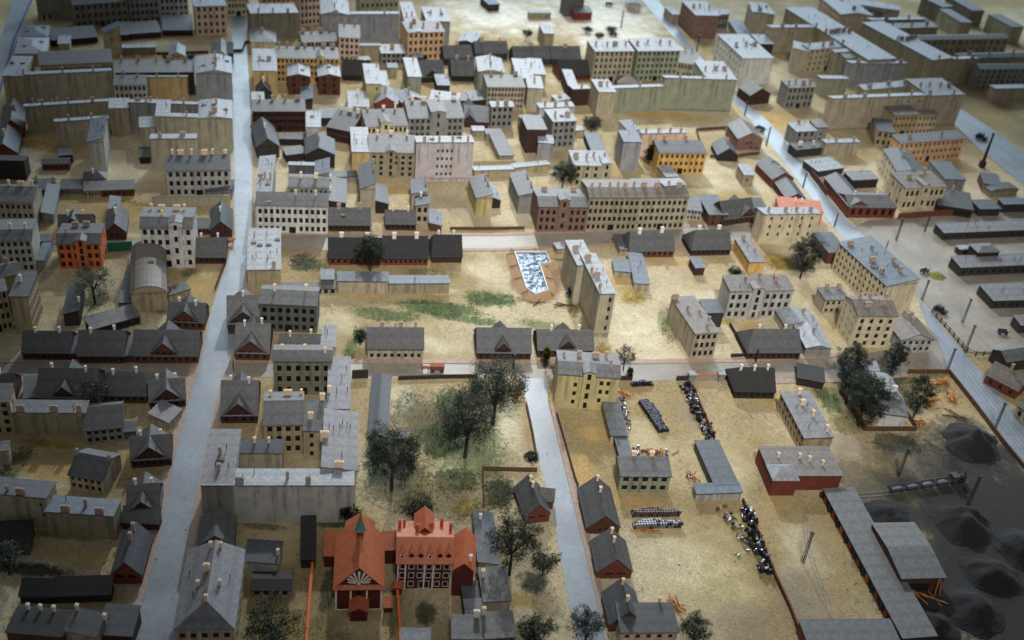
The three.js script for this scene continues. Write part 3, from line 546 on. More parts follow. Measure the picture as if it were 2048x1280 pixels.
b('brick_house','red brick gable house with two pink chimneys at the kerb of the wide street','building',-86.9,-176.1,7.8).w(0,0,6.8,12.8,3.2,'gablex',4.2,'brickRed','slate',{C:[[0.5,0.55,0],[0.5,0.8,0]],cc:'b',F:[[0.2,1.9,0.9,1.2],[0.32,1.9,0.9,1.2],[0.62,1.9,0.9,1.2],[0.75,1.9,0.9,1.2]],r:[5,1]})
b('tenement','beige blank-walled block with two tiny openings at its corner, cut by the left edge','building',-123.7,-190.5,1.6).w(0,0,16.2,5.9,10.5,'mono',-0.5,'beige','slate',{F:[[0.9,7.5,0.8,1],[0.93,4,0.8,1]],C:[[0.4,0.2,1],[0.62,0.05,2]],R:[[0.4,8,0.7,1]]})
b('tenement','low beige windowless block with three chimneys on its front edge, bottom yard','building',-107.3,-189,3.6).w(0,0,16.3,5.5,8,'mono',-0.3,'khaki','blue',{C:[[0.3,0.04,2],[0.55,0.5,0],[0.8,0.04,2]]})
b('shed','dark flat-topped shed beside the bush at the left edge','building',-119.3,-179.5,13.6).w(0,0,10.5,7,4.5,'flat',0,'greyDark','black',{})
b('barn','grey barn with a pointed roof and two white skylights by the wide street','building',-69.4,-186.5,10.9).w(0,0,8.2,9.5,5,'gablex',3.2,'charcoal','mid',{C:[]})
b('villa','large pale-grey hipped house with five chimneys standing on the wide street','building',-65.5,-157.4,9.4).w(0,0,12.6,23.2,9.5,'hipf',3.2,'beige','tar',{f:[5,3],at:1,C:[[0.42,0.93,1],[0.6,0.93,1],[0.42,0.62,3],[0.3,0.45,1],[0.68,0.45,1],[0.5,0.22,1]],cc:'c',r:[7,3]})
b('workshop','long grey shed with a pale front behind the pale hipped house','building',-57.6,-183.9,3.7).w(0,0,8.2,6,4.2,'mono',0.8,'lightGrey','slate',{C:[[0.95,0.4,1]],cc:'c'})
b('garage','dark low garage with four bays beside the orange wall','building',-54,-176.7,8).w(0,0,9.2,5.4,2.6,'gable',0.7,'khaki','black',{f:[4,1,1.5,1.7]})
b('house','dark cross-gabled brick house with a lean-to, where the two streets cross','building',-99.5,-240,18.3,'low dark-roofed houses with cross gables').w(0,0,9.8,8.8,3,'gable',4.2,'brickDark','mid',{c:2,ck:1,cc:'w',cj:1,f:[6,1,0.8,1.2],cg:[0.5,8,3.9,1,0.3]}).w(5.1,-9.7,6.4,6,2.6,'mono',1.2,'beige','tar',{t:57.5})
b('house','dark cross-gabled brick house, second below the crossing on the wide street','building',-96.2,-215.5,15.6,'low dark-roofed houses with cross gables').w(0,0,10.3,8.9,3,'gable',4.3,'brickDark','mid',{c:2,ck:1,cc:'w',cj:1,f:[6,1,0.8,1.2],cg:[0.48,9,4.2,1,0.1]})
b('house','dark cross-gabled brick house with a front lean-to, third below the crossing','building',-90.3,-196.1,13.4,'low dark-roofed houses with cross gables').w(0,0,7.7,10.4,3,'gable',5,'brickDark','mid',{c:2,ck:1,cc:'w',cj:1,f:[6,1,0.8,1.2],cg:[0.48,7.6,3.8,1,0.3]}).w(-1.1,-2.4,9,3.2,2.6,'mono',1.8,'brickDark','mid',{t:-7.3})
b('tenement_block','pale-grey U-shaped tenement block with soot-streaked blank front wall above the church','building',-71.9,-198.8,9.5).w(0,0,37.4,6.5,13,'mono',-0.8,'lightGrey','light',{C:[[0.25,0.1,2],[0.56,0.4,0],[0.7,0.1,3]]}).w(0,0,7.6,21,13,'mono',0,'lightGrey','tar',{C:[[0.5,0.25,0],[0.45,0.55,0]],v:2,s:1}).w(29.4,6.2,8.6,23.2,13.5,'monol',-1.2,'lightGrey','tar',{v:3,C:[[0.5,0.02,2],[0.02,0.5,2]],cc:'c'}).w(2.4,16.7,16.1,4,9,'mono',0.8,'beige','slate',{C:[[0.55,0.8,1],[0.78,0.8,1]],cc:'c'})
b('tenement','tan three-storey tenement with a crooked roof and leaning chimneys inside the block','building',-63.3,-226.8,12.2).w(0,0,10.4,14.1,10.5,'gable',2.6,'tan','mid',{f:[4,3],p:0.5,C:[[0.15,0.8,1],[0.6,0.8,2],[0.95,0.85,1]],cc:'c'}).w(10.5,-2.6,5.4,12.7,10.5,'gable',2.6,'tan','mid',{p:0.8,F:[[0.4,7.8],[0.4,4.6],[0.4,1.5]],C:[[0.3,0.3,3],[0.8,0.8,3]],cc:'c',t:-4.7})
b('tenement','olive-grey four-storey tenement with bricked-up window columns, beside the cross street','building',-67.1,-253,10.5).w(0,0,16.7,7.5,12.6,'gable',1.7,'oliveDark','mid',{p:0.36,f:[6,3],at:1,c:3,ck:1,cc:'c'}).w(15.8,-20.1,6.1,23.8,11,'flat',0,'lightGrey','tar',{v:2,C:[[0.05,0.3,0]],cc:'c'})
b('shed','long narrow black-roofed shed at the head of the orange wall','building',-44.5,-187.5,11.7).w(0,0,3.4,13.8,3,'mono',0.8,'blackBrown','black',{})
b('shed','dark blue-slate lean shed behind the pink-roofed convent','building',-1.4,-192.4,9.2).w(0,0,4.9,17.7,4,'monol',-0.8,'khaki','slate',{C:[[0.3,0.85,1]],cc:'w'})
b('house','grey-roofed house in three stepped parts beside the red convent','building',0.9,-179.1,12.3).w(0,0,6.5,9.8,5,'mono',0.5,'beige','mid',{C:[[0.1,0.75,0]],cc:'c'}).w(-1.1,-11.2,7,6.8,5.5,'mono',0.5,'brickBrown','mid',{C:[[0.05,0.95,0]],cc:'c'}).w(-4.5,-3.4,4.2,4.6,4,'mono',0.3,'blackBrown','tar',{}).w(-8.6,-10.2,7.5,6.1,5,'mono',0.4,'beige','mid',{C:[[0.75,0.97,3]],cc:'w',t:-5.6}).w(-4.4,1.7,4.2,5.6,3.4,'mono',0.2,'blackBrown','dark',{})
b('outbuilding','small pale blue-roofed outbuilding at the bottom edge below the convent yard','building',-16.8,-166.8,7.4).w(0,0,6.4,2.6,3,'mono',0.5,'grey','light',{})
b('house','two-storey grey double house with eight lower windows on the cross street','building',-43.4,-275.4,10.7).w(0,0,17.3,11.7,4.3,'gable',4.4,'beige','dark',{p:0.42,f:[8,1,1,1.4],at:1,C:[[0.26,0.55,3],[0.5,0.5,1],[0.6,0.6,3],[0.86,0.45,0]],cc:'b'})
b('house','dark cross-gabled brick house with carved red gable beside the great tree','building',-9.7,-281.9,10.1,'low dark-roofed houses with cross gables').w(0,0,17.2,11.9,2.9,'gable',5.3,'brickDark','dark',{cg:[0.47,4.6,2.5,1,1.2],f:[8,1,0.9,1.3]})
b('house','dark cross-gabled brick house between the yellow house and the tall blank slab','building',9.3,-287,11.1,'low dark-roofed houses with cross gables').w(0,0,18.2,9.9,2.9,'gable',4.4,'brickDark','dark',{cg:[0.52,4.6,2.3,1,1.2],c:2,ck:1,cc:'w',cj:1,f:[8,1,0.9,1.3]})
b('shed','narrow two-part slate-roofed shed standing endwise to the cross street','building',-36.3,-235.7,6.9).w(0,0,5.2,28.2,3,'gablex',1,'greyDark','slate',{}).w(6.8,0.2,3.4,2.5,2.6,'mono',0.3,'blackBrown','slate',{t:6})
b('tenement','dark grey three-storey tenement with two cream chimneys near the street corner','building',-79.2,-284.2,7.2).w(0,0,17.8,10.4,10.5,'gable',1.9,'greyDark','mid',{f:[7,3],c:2,ck:0,cc:'c',at:1})
b('cottage','dark-roofed cottage with two cream chimneys squeezed behind the olive-grey tenement','building',-70.2,-272.5,9.3).w(0,0,12.6,5.2,4,'gable',2.3,'brickDark','dark',{c:2,ck:1,cc:'c',cj:1}).w(12.8,-3.4,4.2,11.4,6,'flat',0,'beige','tar',{v:1})
b('house','dark-roofed brick house with plain ridge, end of the row on the cross street','building',-142.8,-255.8,9.9,'low dark-roofed houses with cross gables').w(0,0,13.6,9.6,3,'gable',4.3,'brickDark','dark',{c:2,ck:1,cc:'w',cj:1,f:[8,1,0.9,1.2]}).w(13.3,0.1,2.5,7.1,2.6,'mono',1,'brickDark','slate',{t:12})
b('house','dark-roofed brick house with plain ridge, middle of the row on the cross street','building',-126.8,-257.3,10.5,'low dark-roofed houses with cross gables').w(0,0,13.3,11.3,3,'gable',5.1,'brickDark','dark',{c:2,ck:1,cc:'w',cj:1,f:[8,1,0.9,1.2]}).w(13.1,0.3,2.5,8.4,2.6,'mono',1,'brickDark','slate',{t:8.3})
b('house','cross-gabled brick house with three dark gable windows on the crossing corner','building',-111.4,-260.3,10.4,'low dark-roofed houses with cross gables').w(0,0,18.9,11.6,3,'gable',5.2,'brickBrown','dark',{cg:[0.48,7.2,3.6,1,1],f:[9,1,0.9,1.2]})
b('house','dark cross-gabled house half hidden at the left edge, south of the cross street','building',-143.6,-233.4,11.4,'low dark-roofed houses with cross gables').w(0,0,7.5,10,3.2,'gable',4.5,'brickDark','dark',{c:1,ck:1,cc:'w'})
b('house','dark cross-gabled brick house with bare tree in front, south of the cross street','building',-130.2,-236.5,9.4,'low dark-roofed houses with cross gables').w(0,0,16,12.3,3,'gable',5.5,'brickDark','dark',{cg:[0.46,5.4,2.8,1,1],c:2,ck:1,cc:'w',f:[8,1,0.9,1.2]}).w(-3.4,-0.2,3.2,8.4,2.6,'mono',1,'brickDark','slate',{t:12.7})
b('house','dark hipped brick cottage beside the cross-gabled house, south of the cross street','building',-113.8,-240.6,9.1,'low dark-roofed houses with cross gables').w(0,0,12.6,10,2.9,'gable',4.5,'brickBrown','dark',{hl:2.5,hr:1,c:2,ck:1,cc:'w',cj:1,f:[6,1,1.1,1.5]})
b('warehouse','long brown windowless block with a pale grey roof above the yellow-weed yard','building',-131.1,-223.9,9.6).w(0,0,19.1,4.3,7.5,'mono',0.4,'khaki','tar',{C:[[0.13,0.05,2],[0.58,0.05,2],[0.92,0.05,3]]})
b('house','small grey two-storey house adjoining the long brown windowless block','building',-111.3,-222.7,19.4).w(0,0,10,11.2,4.8,'gable',2.6,'grey','dark',{f:[5,2],p:0.6}).w(9.8,0.6,3.3,3.1,2.6,'mono',0.6,'greyDark','slate',{})
b('tenement','tall tan tenement cut by the left edge beside the yellow-weed yard','building',-143.6,-220.5,13.4).w(0,0,13.1,6.1,11.5,'mono',1,'tan','mid',{f:[5,4],R:[[0.5,8],[0.5,5],[0.5,2]]})
b('outhouse','low olive block with grey roof at the left edge below the tan tenement','building',-132.4,-209.8,20).w(0,0,5.9,3.5,5,'flat',0,'olive','mid',{})
b('house','two-storey grey house with angled end and slate back roof in the lower yard','building',-108.7,-205.7,-5.5).w(0,0,9.1,10.3,4.8,'gable',2.6,'beige','dark',{f:[5,2],p:0.55,C:[[0.02,0.5,1],[0.98,0.5,1]],cc:'g'})
b('house','dark cross-gabled brick house on the east corner below the crossing','building',-78.5,-237.7,10.9,'low dark-roofed houses with cross gables').w(0,0,10.1,14.1,3,'gable',6.8,'brickDark','mid',{c:2,ck:1,cc:'w',cj:1,f:[4,1,1,1.3],cg:[0.48,8,4,1,0.3]})
b('house','red cross-gabled brick house on the east corner above the crossing','building',-82.6,-267.4,9.1,'low dark-roofed houses with cross gables').w(0,0,10.2,13.2,3,'gable',6.4,'brickBrown','mid',{c:2,ck:1,cc:'w',cj:1,f:[4,1,1,1.3],cg:[0.46,9,4.3,1,0.3]})
b('house','cross-gabled brick house with a window in its gable, west of the bend','building',-107.3,-279.6,7,'low dark-roofed houses with cross gables').w(0,0,11.3,8.9,3,'gable',4.3,'brickBrown','dark',{cg:[0.48,8,4,1,0.3],c:2,ck:1,cc:'w',f:[5,1,1,1.3]})
b('house','dark cross-gabled house with a silver steep roof, east of the bend','building',-88.5,-280.5,13.7,'low dark-roofed houses with cross gables').w(0,0,9.7,12.8,4,'gable',6.2,'charcoal','mid',{cg:[0.5,8,3.5,1,1],c:1,ck:1,cc:'w'})
b('villa','yellow four-storey house with a tall stair bay, on the street corner','building',15.4,-262.3,3.9).w(0,0,18.4,11.4,12.7,'gable',1.7,'yellow','mid',{p:0.34,F:[[0.3,8.06919],[0.3,4.86919],[0.3,1.66919],[0.72,9.26919],[0.72,6.06919],[0.72,2.86919],[0.83,9.26919],[0.83,6.06919]],tb:[0.5,3.6,1.4,0.8,4],l:[4,4],C:[[0.1,0.65,1],[0.35,0.7,3],[0.62,0.7,2],[0.8,0.75,0],[0.85,0.3,0]],cc:'b'})
b('shed','long narrow yellow shed with many openings running behind the yellow house','building',32.3,-248.3,9.5).w(0,0,5,16.5,3,'mono',0.3,'yellow','mid',{l:[8,1,1,1.6]}).w(1.1,-9,3.5,8.3,2.6,'flat',0,'greyDark','slate',{})
b('house','olive-grey two-storey house with two cream chimneys in the barrel yard','building',34.3,-227.9,8.7).w(0,0,14.1,7.2,6,'gable',1.6,'greenGrey','mid',{p:0.85,f:[5,2,1.6,1.6],C:[[0.32,0.9,3],[0.68,0.9,3]],cc:'c'})
b('tenement','tall narrow tan tenement with deep blank side wall, four windows wide','building',59.2,-295.7,17.1).w(0,0,8.2,22.2,10,'mono',-0.6,'beige','warm',{f:[4,3],L:[[0.75,6,0.7,0.9],[0.75,3,0.7,0.9],[0.45,6,0.7,0.9]],C:[[0.1,0.95,2],[0.6,0.1,0],[0.9,0.3,1],[0.3,0.6,0],[0.7,0.5,1]]})
b('house','dark hip-roofed brick house with two white chimneys north of the factory gate','building',78.1,-299,11.1,'low dark-roofed houses with cross gables').w(0,0,18.3,11.5,3,'gable',5.2,'brickDark','dark',{hl:2.5,c:2,ck:1,cc:'w',cj:1,f:[9,1,0.9,1.2]})
b('cottage','black-roofed cottage with a hipped end beside the factory gate','building',71.6,-277,9.1).w(0,0,13,11.2,2.9,'gable',5,'blackBrown','black',{hl:2.5,c:3,ck:1,cc:'w',cj:1,f:[6,1]})
b('garage','small black-roofed garage beside the dense trees','building',92.9,-288,-7.7).w(0,0,8.4,8,2.8,'flat',0,'blackBrown','black',{})
b('house','tan two-storey row house with big chimneys running endwise into the factory yard','building',88.8,-253.2,10.8).w(0,0,8.8,21.5,6.2,'monol',0.3,'tan','tar',{l:[8,2],C:[[0.6,0.95,3],[0.5,0.7,3],[0.65,0.45,0],[0.85,0.12,0]],cc:'c'})
b('tenement','cream four-storey tenement with dark balcony openings near the square','building',114.6,-313.3,10.3).w(0,0,14.2,11.9,13,'gable',2,'cream','warm',{p:0.55,f:[4,4,1.2,1.7],at:1,l:[3,4,0.9,1.4],C:[[0.2,0.6,0],[0.3,0.3,2],[0.5,0.7,0],[0.7,0.4,2],[0.85,0.6,0]]})
b('house','pale-blue gabled house with two rows of dark windows by the fenced square','building',131.5,-313.3,12.3).w(0,0,11.9,13.1,5.2,'gablex',2.4,'lightGrey','warm',{f:[5,2,1,1.4],C:[[0.45,0.85,0],[0.7,0.85,0],[0.5,0.5,0]],cc:'b'})
b('workshop','pale tin-roofed workshop in two stepped parts beside the dark hip-roofed house','building',98.1,-304.5,8.9).w(0,0,8.7,13.8,3.6,'gablex',1.2,'grey','light',{C:[[0.5,0.5,0]],cc:'g'}).w(-3.2,13.3,12,8.8,3.6,'gablex',1.2,'beige','light',{C:[[0.7,0.6,0]],t:4.1})
b('factory','red brick factory building with white tent-like turret and flat pale roof','building',76.8,-235.7,9.7).w(0,0,20.9,12,5.5,'flat',0,'brickRed','warm',{C:[[0.2,0.62,1],[0.5,0.6,1],[0.62,0.5,1],[0.78,0.35,1]],cc:'c'}).w(-0.1,-2.2,7.2,6,6,'hip',2.2,'brickRed','light',{})
b('villa','pale house with a rounded roof hidden among dark trees inside a brown fence','building',113.8,-271.6,-1.6).w(0,0,9.9,10.1,4.8,'mono',0.6,'white','mid',{}).w(-3.2,6.5,12.3,10,6,'arch',1.8,'white','light',{C:[[0.4,0.1,1],[0.8,0.1,3]],cc:'w',t:5.8}).w(-5.8,20.6,11.3,3.2,5,'mono',0.8,'charcoal','light',{t:10.6})
b('brick_house','grey-roofed gable house, topmost on the east kerb of the narrow street','building',25.7,-210.4,9.9).w(0,0,8.7,14.7,2.4,'gablex',4.2,'brickBrown','dark',{C:[[0.5,0.9,1],[0.5,0.6,1]],cc:'c',F:[[0.4,1,1,0.9],[0.62,1,1,0.9]]})
b('brick_house','grey-roofed gable house, second on the east kerb of the narrow street','building',28.3,-195.1,9).w(0,0,8.9,10.4,2.6,'gablex',4.4,'brick','dark',{C:[[0.5,0.85,1],[0.5,0.55,1]],cc:'c',F:[[0.3,1.2,1,0.9],[0.42,1.2,1,0.9],[0.65,1.2,1,0.9],[0.77,1.2,1,0.9]]})
b('brick_house','grey-roofed gable house, third on the east kerb, behind the rounded cottage','building',31.3,-178.6,10.8).w(0,0,8.1,9.7,2.8,'gablex',4.4,'brickBrown','slate',{C:[[0.5,0.85,1],[0.5,0.3,1]],cc:'c'})
b('house','peach cottage with a rounded charcoal roof at the bottom of the narrow street','building',33.6,-174.9,8.8).w(0,0,13.7,8.7,4.6,'gable',0.8,'pink','dark',{p:0.93,f:[5,1,1,1.4],l:[3,1],C:[[0.2,0.95,1],[0.78,0.95,1]],cc:'c',b:1.4})
b('brick_house','red brick gable house with a side wing on the west kerb of the narrow street','building',9.3,-211.3,18.6).w(0,0,6.8,11,3,'gablex',3.8,'brick','dark',{C:[[0.5,0.6,1],[0.5,0.8,1]],cc:'c',F:[[0.2,1.7,0.8,0.9],[0.32,1.7,0.8,0.9],[0.62,1.7,0.8,0.9],[0.75,1.7,0.8,0.9]]}).w(5.5,5.3,3.7,4.7,3,'gable',2.2,'brick','dark',{t:-16.8})
b('shed','long slate-roofed store running up the factory yard beside the barrel line','building',61,-231.9,12.5).w(0,0,6.9,18.5,3,'flat',0,'greyDark','slate',{})
b('shed','small pale-walled shed with blue roof across the end of the slate store','building',55.8,-227.8,12.2).w(0,0,13.1,3.3,2.8,'mono',0.2,'lightGrey','blue',{})
const timberShed = b('timber_shed','very long open-sided timber shed with red doors crossing the coal yard','building',102.6,-184.3,11.6).w(0,0,8.5,52,3,'monol',0.3,'blackBrown','mid',{})
const timberSize = [8.5,52.0,3.0];
b('shed','grey-roofed shed at the bottom edge meeting the long open timber shed','building',78.3,-178.7,8.9).w(0,0,22.9,6.5,4,'flat',0,'brickRed','mid',{})
const coalShed = b('coal_shed','wide grey gabled shed on orange timber props above the coal yard','building',105.8,-202.3,10.5).w(0,0,11.9,19.2,5,'gable',1,'brickBrown','mid',{})
const coalSize = [11.9,19.2,5.0];
b('warehouse','dark brown windowless building cut by the left edge, second row of yards','building',-203.6,-360.3,11.8).w(0,0,15.8,7,8,'mono',-1.5,'blackBrown','black',{})
b('tenement','olive tenement with a grey roof and rows of small windows, cut by the left edge','building',-188.5,-325.9,11.3).w(0,0,18.9,12.8,10.5,'gable',2.2,'olive','mid',{p:0.6,f:[10,3,0.9,1.6],c:5,cc:'c'})
b('shed','steep slate shed standing endwise beside the olive tenement','building',-169.6,-333.9,16.6).w(0,0,3.8,21.8,4.5,'monol',-1,'grey','slate',{})
b('workshop','long low grey workshop with a row of small windows in the upper yard','building',-171.9,-355,14.7).w(0,0,7.8,5.9,2.6,'mono',0.8,'grey','dark',{f:[10,1,0.7,1]}).w(-10,-1.1,7.9,6.8,3,'mono',0.8,'charcoal','slate',{C:[[0.2,0.8,0],[0.95,0.7,0]]})
b('workshop','low tan and brick workshop row joined end to end in the upper yard','building',-157.4,-357.1,19.1).w(0,0,11.8,5.2,2.9,'mono',0.9,'brickBrown','mid',{f:[5,1,0.8,1.1]}).w(-5.9,0,5.8,5.7,2.9,'mono',0.9,'tan','mid',{f:[5,1,0.8,1.2]})
b('house','small hipped slate-roofed house behind the low workshop row','building',-165.5,-361.5,15.8).w(0,0,7.8,5.3,4.4,'hip',1.6,'tan','slate',{C:[[0.45,0.4,1]],cc:'w'})
b('shed','small bright red shed with five dark windows in the upper yard','building',-185.9,-372.3,15.8).w(0,0,9.9,5,2.8,'gable',0.8,'brickRed','dark',{f:[5,1,1.1,1.3]})
b('shed','tiny dark cube-like shed behind the small bright red shed','building',-181.8,-379.1,27.2).w(0,0,4.8,6.6,3.5,'flat',0,'charcoal','slate',{})
b('tenement','pale grey-green three-storey tenement standing on the wide street, nine windows wide','building',-134.2,-362.8,16.3).w(0,0,23.2,10.4,11,'gable',2.4,'lightGrey','slate',{p:0.8,f:[9,3],c:6,cc:'c'})
b('annex','slate lean-to annex at the foot of the pale grey-green tenement','building',-120.5,-365,7.5).w(0,0,9.5,7.8,3,'monol',1.4,'grey','slate',{})
b('house','dark cross-gabled house standing behind the orange tenement','building',-161.6,-328.4,14.6).w(0,0,11.6,6.2,3,'gable',2.8,'brickDark','dark',{cg:[0.42,5,2.4,1,0.8],c:2,ck:1,cc:'w'})
b('brick_house','brick gable house with a bright slate slope between orange and white tenements','building',-144.7,-327.4,16.5).w(0,0,6.9,14.1,3.4,'gablex',3.4,'brickDark','slate',{F:[[0.3,1.6,0.9,1],[0.6,1.6,0.9,1]],c:1,cc:'w'}).w(0.2,16.8,3.4,9.7,3.4,'monol',-0.6,'tan','slate',{})
b('tenement','bright orange tenement with a dark roof and central stair bay','building',-152.3,-306.3,13.6).w(0,0,13.6,13.4,9.6,'gable',1.7,'orange','dark',{p:0.3,f:[6,3],tb:[0.56,3.4,1.2,0.4,4],r:[2,2],C:[[0.2,0.3,1],[0.35,0.75,2],[0.6,0.8,2]],cc:'b'})
b('tenement','greyish-white tenement with a slate roof and stained plaster, near the left edge','building',-170.6,-299.9,15.8).w(0,0,12.1,13.9,12,'gable',1.7,'lightGrey','mid',{p:0.3,f:[6,4],c:3,cc:'c'}).w(12,2.2,2.6,12.1,3,'mono',0.3,'blueGrey','blue',{t:-5.7})
b('tenement','white tenement with a tall narrow stair tower and blue-black windows','building',-126.3,-313,11.9).w(0,0,16.8,13.9,15.5,'gable',1.9,'white','mid',{p:0.28,f:[7,4],tb:[0.68,4.2,2.2,0.7,4],bg:1,C:[[0.15,0.8,0],[0.35,0.8,2],[0.65,0.8,2],[0.8,0.8,0],[0.4,0.4,1]],cc:'c',r:[2,4]})
b('hall','long arch-roofed tan hall running toward the white stair-tower tenement','building',-120.8,-286.5,18.6).w(0,0,10.7,28.5,6.8,'arch',2.6,'tan','warm',{r:[6,1,0.8,2.5],s:1}).w(-4.2,2,3.7,35,2.6,'flat',0,'greyDark','slate',{t:-6.6})
b('cottage','dark-roofed cottage with two chimneys between white tower and wide street','building',-111.3,-318.8,12.1).w(0,0,11.1,10.1,2.8,'gable',4.6,'brickDark','dark',{c:2,ck:1,cc:'w',cj:1,f:[6,1,0.9,1.2]})
b('brick_house','brick gable house on the wide street corner with a low dark wing','building',-110.7,-337.3,15.2).w(0,0,7.6,15,3,'gablex',3.6,'brickDark','slate',{F:[[0.3,1.4,0.8,1],[0.7,1.4,0.8,1]],c:1,ck:1,cc:'w'}).w(-6,2,6,4.9,2.6,'mono',1.2,'brickBrown','dark',{f:[4,1,0.8,1.2]})
b('shed','steep slate-roofed shed with brown side wall beside the bare tree','building',-138,-274.9,15.6).w(0,0,4.5,15.8,4.5,'monol',1.2,'charcoal','slate',{C:[[0.95,0.3,1]],cc:'w'})
b('shed','long skewed grey-roofed shed with a dark open front below the arch-roofed hall','building',-127.7,-270.7,41.1).w(0,0,15.1,5.9,3,'mono',0.8,'blackBrown','mid',{f:[6,1,1.2,1.4]})
b('tenement','tall tan corner tenement with slate roof and many windows on its long flank','building',-150.1,-267.9,10.9).w(0,0,5.1,12.7,14,'mono',0.5,'tan','slate',{r:[7,4],C:[[0.3,0.6,0]],cc:'w'}).w(-9.5,-0.7,8.8,5.8,14.5,'mono',0.5,'tan','mid',{f:[6,4],C:[[0.8,0.5,1]],cc:'w',t:20.4}).w(-11,9,12.5,7.6,13,'gable',1.8,'tan','mid',{c:2,t:27.3})
b('tenement_block','white four-storey tenement with twelve windows across and a wing along the street','building',-95.6,-344.1,10.9).w(0,0,25.3,5.1,11.6,'mono',2.2,'white','mid',{f:[12,3],at:1,C:[[0.55,0.9,1],[0.83,0.9,1]],cc:'c',l:[2,3]}).w(-0.7,1.2,5.5,37.3,11.6,'monol',0.8,'lightGrey','light',{s:2,v:4,c:3}).w(10.8,16.3,14.7,10.1,10.6,'gable',1.5,'grey','mid',{f:[8,3,0.8,1.4],c:2,cc:'c'}).w(10,35.4,11.5,5.5,10,'mono',-1.5,'greyDark','light',{}).w(20.3,24,5.1,12,11.6,'monol',1.5,'grey','blue',{})
const garage = b('garage','long dark garage house with a round roof ventilator beside the white tenement','building',-70.9,-351.1,12.5).w(0,0,15.3,9.8,2.8,'gable',4.4,'brickDark','dark',{c:2,ck:3,cc:'b',cj:1,f:[9,1,1,1.4]})
const garageSize = [15.3,9.8,2.8];
b('outbuilding','dark outbuilding with pitched slate roof behind the long dark garage house','building',-73.6,-366.1,10.3).w(0,0,6.1,19.5,4.5,'monol',-0.8,'blackBrown','slate',{C:[[0.03,0.9,1],[0.03,0.4,1]],cc:'w'})
b('slab_tenement','tall thin beige slab with a leaning slate roof in the middle yard','building',-61.8,-365.2,11.8).w(0,0,5.6,19.3,11.5,'monol',2.2,'beige','slate',{C:[[0.95,0.6,1],[0.95,0.9,1]],cc:'b'}).w(6,2.1,4.8,14.2,5.5,'monol',-1.4,'blackBrown','slate',{})
b('house','narrow grey-tan house with four windows and slate roofs beside the brick cottage','building',-40.6,-364.2,9).w(0,0,5,8.2,7.5,'monol',1.2,'beige','slate',{f:[2,2],C:[[0.4,0.8,1]],cc:'w'}).w(-1.4,7.7,5.6,11.6,8.5,'monol',1.2,'beige','slate',{C:[[0.95,0.5,1],[0.95,0.9,1]],cc:'b'}).w(5.2,-5.4,4.5,10.4,3.5,'monol',-1,'brickBrown','blue',{})
b('cottage','dark cottage with an orange eave board across from the road-side garden','building',-50.7,-356.6,11.7).w(0,0,11.3,8.4,2.8,'gable',3.5,'brickDark','dark',{c:2,ck:1,cc:'c',cj:1,f:[6,1,1,1.4]})
b('house','yellow lean-roofed house with a dark brown annex in the open middle yard','building',-18.6,-374.8,15.8).w(0,0,6.1,17.1,8,'monol',1.5,'yellow','slate',{l:[3,3,0.8,1.2],C:[[0.95,0.5,1],[0.95,0.8,1]],cc:'b'}).w(7.6,6.4,3.5,14.1,5,'monol',-1.6,'blackBrown','light',{})
b('house','grey lean-roofed house standing endwise beside the brick tenement row','building',-2.7,-380.9,15).w(0,0,6.1,18.5,8,'monol',1.4,'grey','slate',{l:[5,3,0.8,1.2],C:[[0.95,0.7,1],[0.95,0.3,1]],cc:'b'})
b('slab_tenement','flat-roofed tan slab at the bend with box skylights along its roof','building',-88.9,-306.5,13.6).w(0,0,10.7,27.1,8,'flat',0,'tan','light',{s:4,v:4,C:[[0.8,0.05,3]]})
b('house','black-roofed brick house with orange-red front behind the bushy tree','building',-66.2,-327.9,12,'low dark-roofed houses lining the upper road').w(0,0,18.2,10.6,2.9,'gable',5.1,'brick','black',{cg:[0.5,4,2.2,1,-1.6],c:2,ck:3,cc:'w',cj:1,f:[8,1,0.9,1.3]})
b('house','black-roofed brick house between the bushy tree and the smallest black-roofed house','building',-47.6,-331.9,12.2,'low dark-roofed houses lining the upper road').w(0,0,15.9,11.6,2.9,'gable',5.6,'brick','black',{c:2,ck:3,cc:'w',cj:1,f:[9,1,0.8,1.2]})
b('house','smallest black-roofed house at the end of the row facing the earth banks','building',-31,-337.2,12.6,'low dark-roofed houses lining the upper road').w(0,0,10.9,11.6,2.6,'gable',5.6,'brickDark','black',{hl:1,c:2,ck:1,cc:'w',cj:1})
b('shed','long low grey store with a slate roof on the grassy plot','building',-59.6,-310.6,11.3).w(0,0,16.9,4.9,5,'mono',0.4,'beige','slate',{})
b('shed','long pale-roofed store, lowest and farthest along the grassy plot','building',-42.8,-313.9,12.8).w(0,0,20.7,3.9,4.2,'mono',0.3,'khaki','blue',{})
b('shed','low grey stable with brown doors and a cube on its roof','building',-77.6,-305.4,12).w(0,0,18.4,2.8,2.8,'mono',0.4,'tan','mid',{f:[8,1,1.2,1.6]}).w(13.2,1.6,4.2,5.4,5.5,'mono',0.3,'greyDark','blue',{})
b('slab_tenement','very tall narrow tan slab with a blank flank, tallest beside the pool','building',27.3,-301.3,15.2).w(0,0,5.2,25.5,17.5,'mono',-0.4,'olive','light',{F:[[0.72,14,1,1.8],[0.72,10.5,1,1.8],[0.72,7,1,1.8],[0.72,3,1,1.8]],C:[[0.3,0.85,2],[0.1,0.5,0],[0.3,0.4,2],[0.1,0.1,0]]}).w(-2.2,20.1,6.2,16.8,16,'mono',-0.4,'olive','light',{C:[[0.3,0.6,2]]})
b('shed','pair of low pale-roofed sheds beside the tall tan slab','building',34.8,-341.3,5.3).w(0,0,5.8,7.8,2.8,'mono',0.3,'beige','blue',{}).w(6.2,-8.1,5.3,20.6,3.2,'mono',0.2,'beige','blue',{})
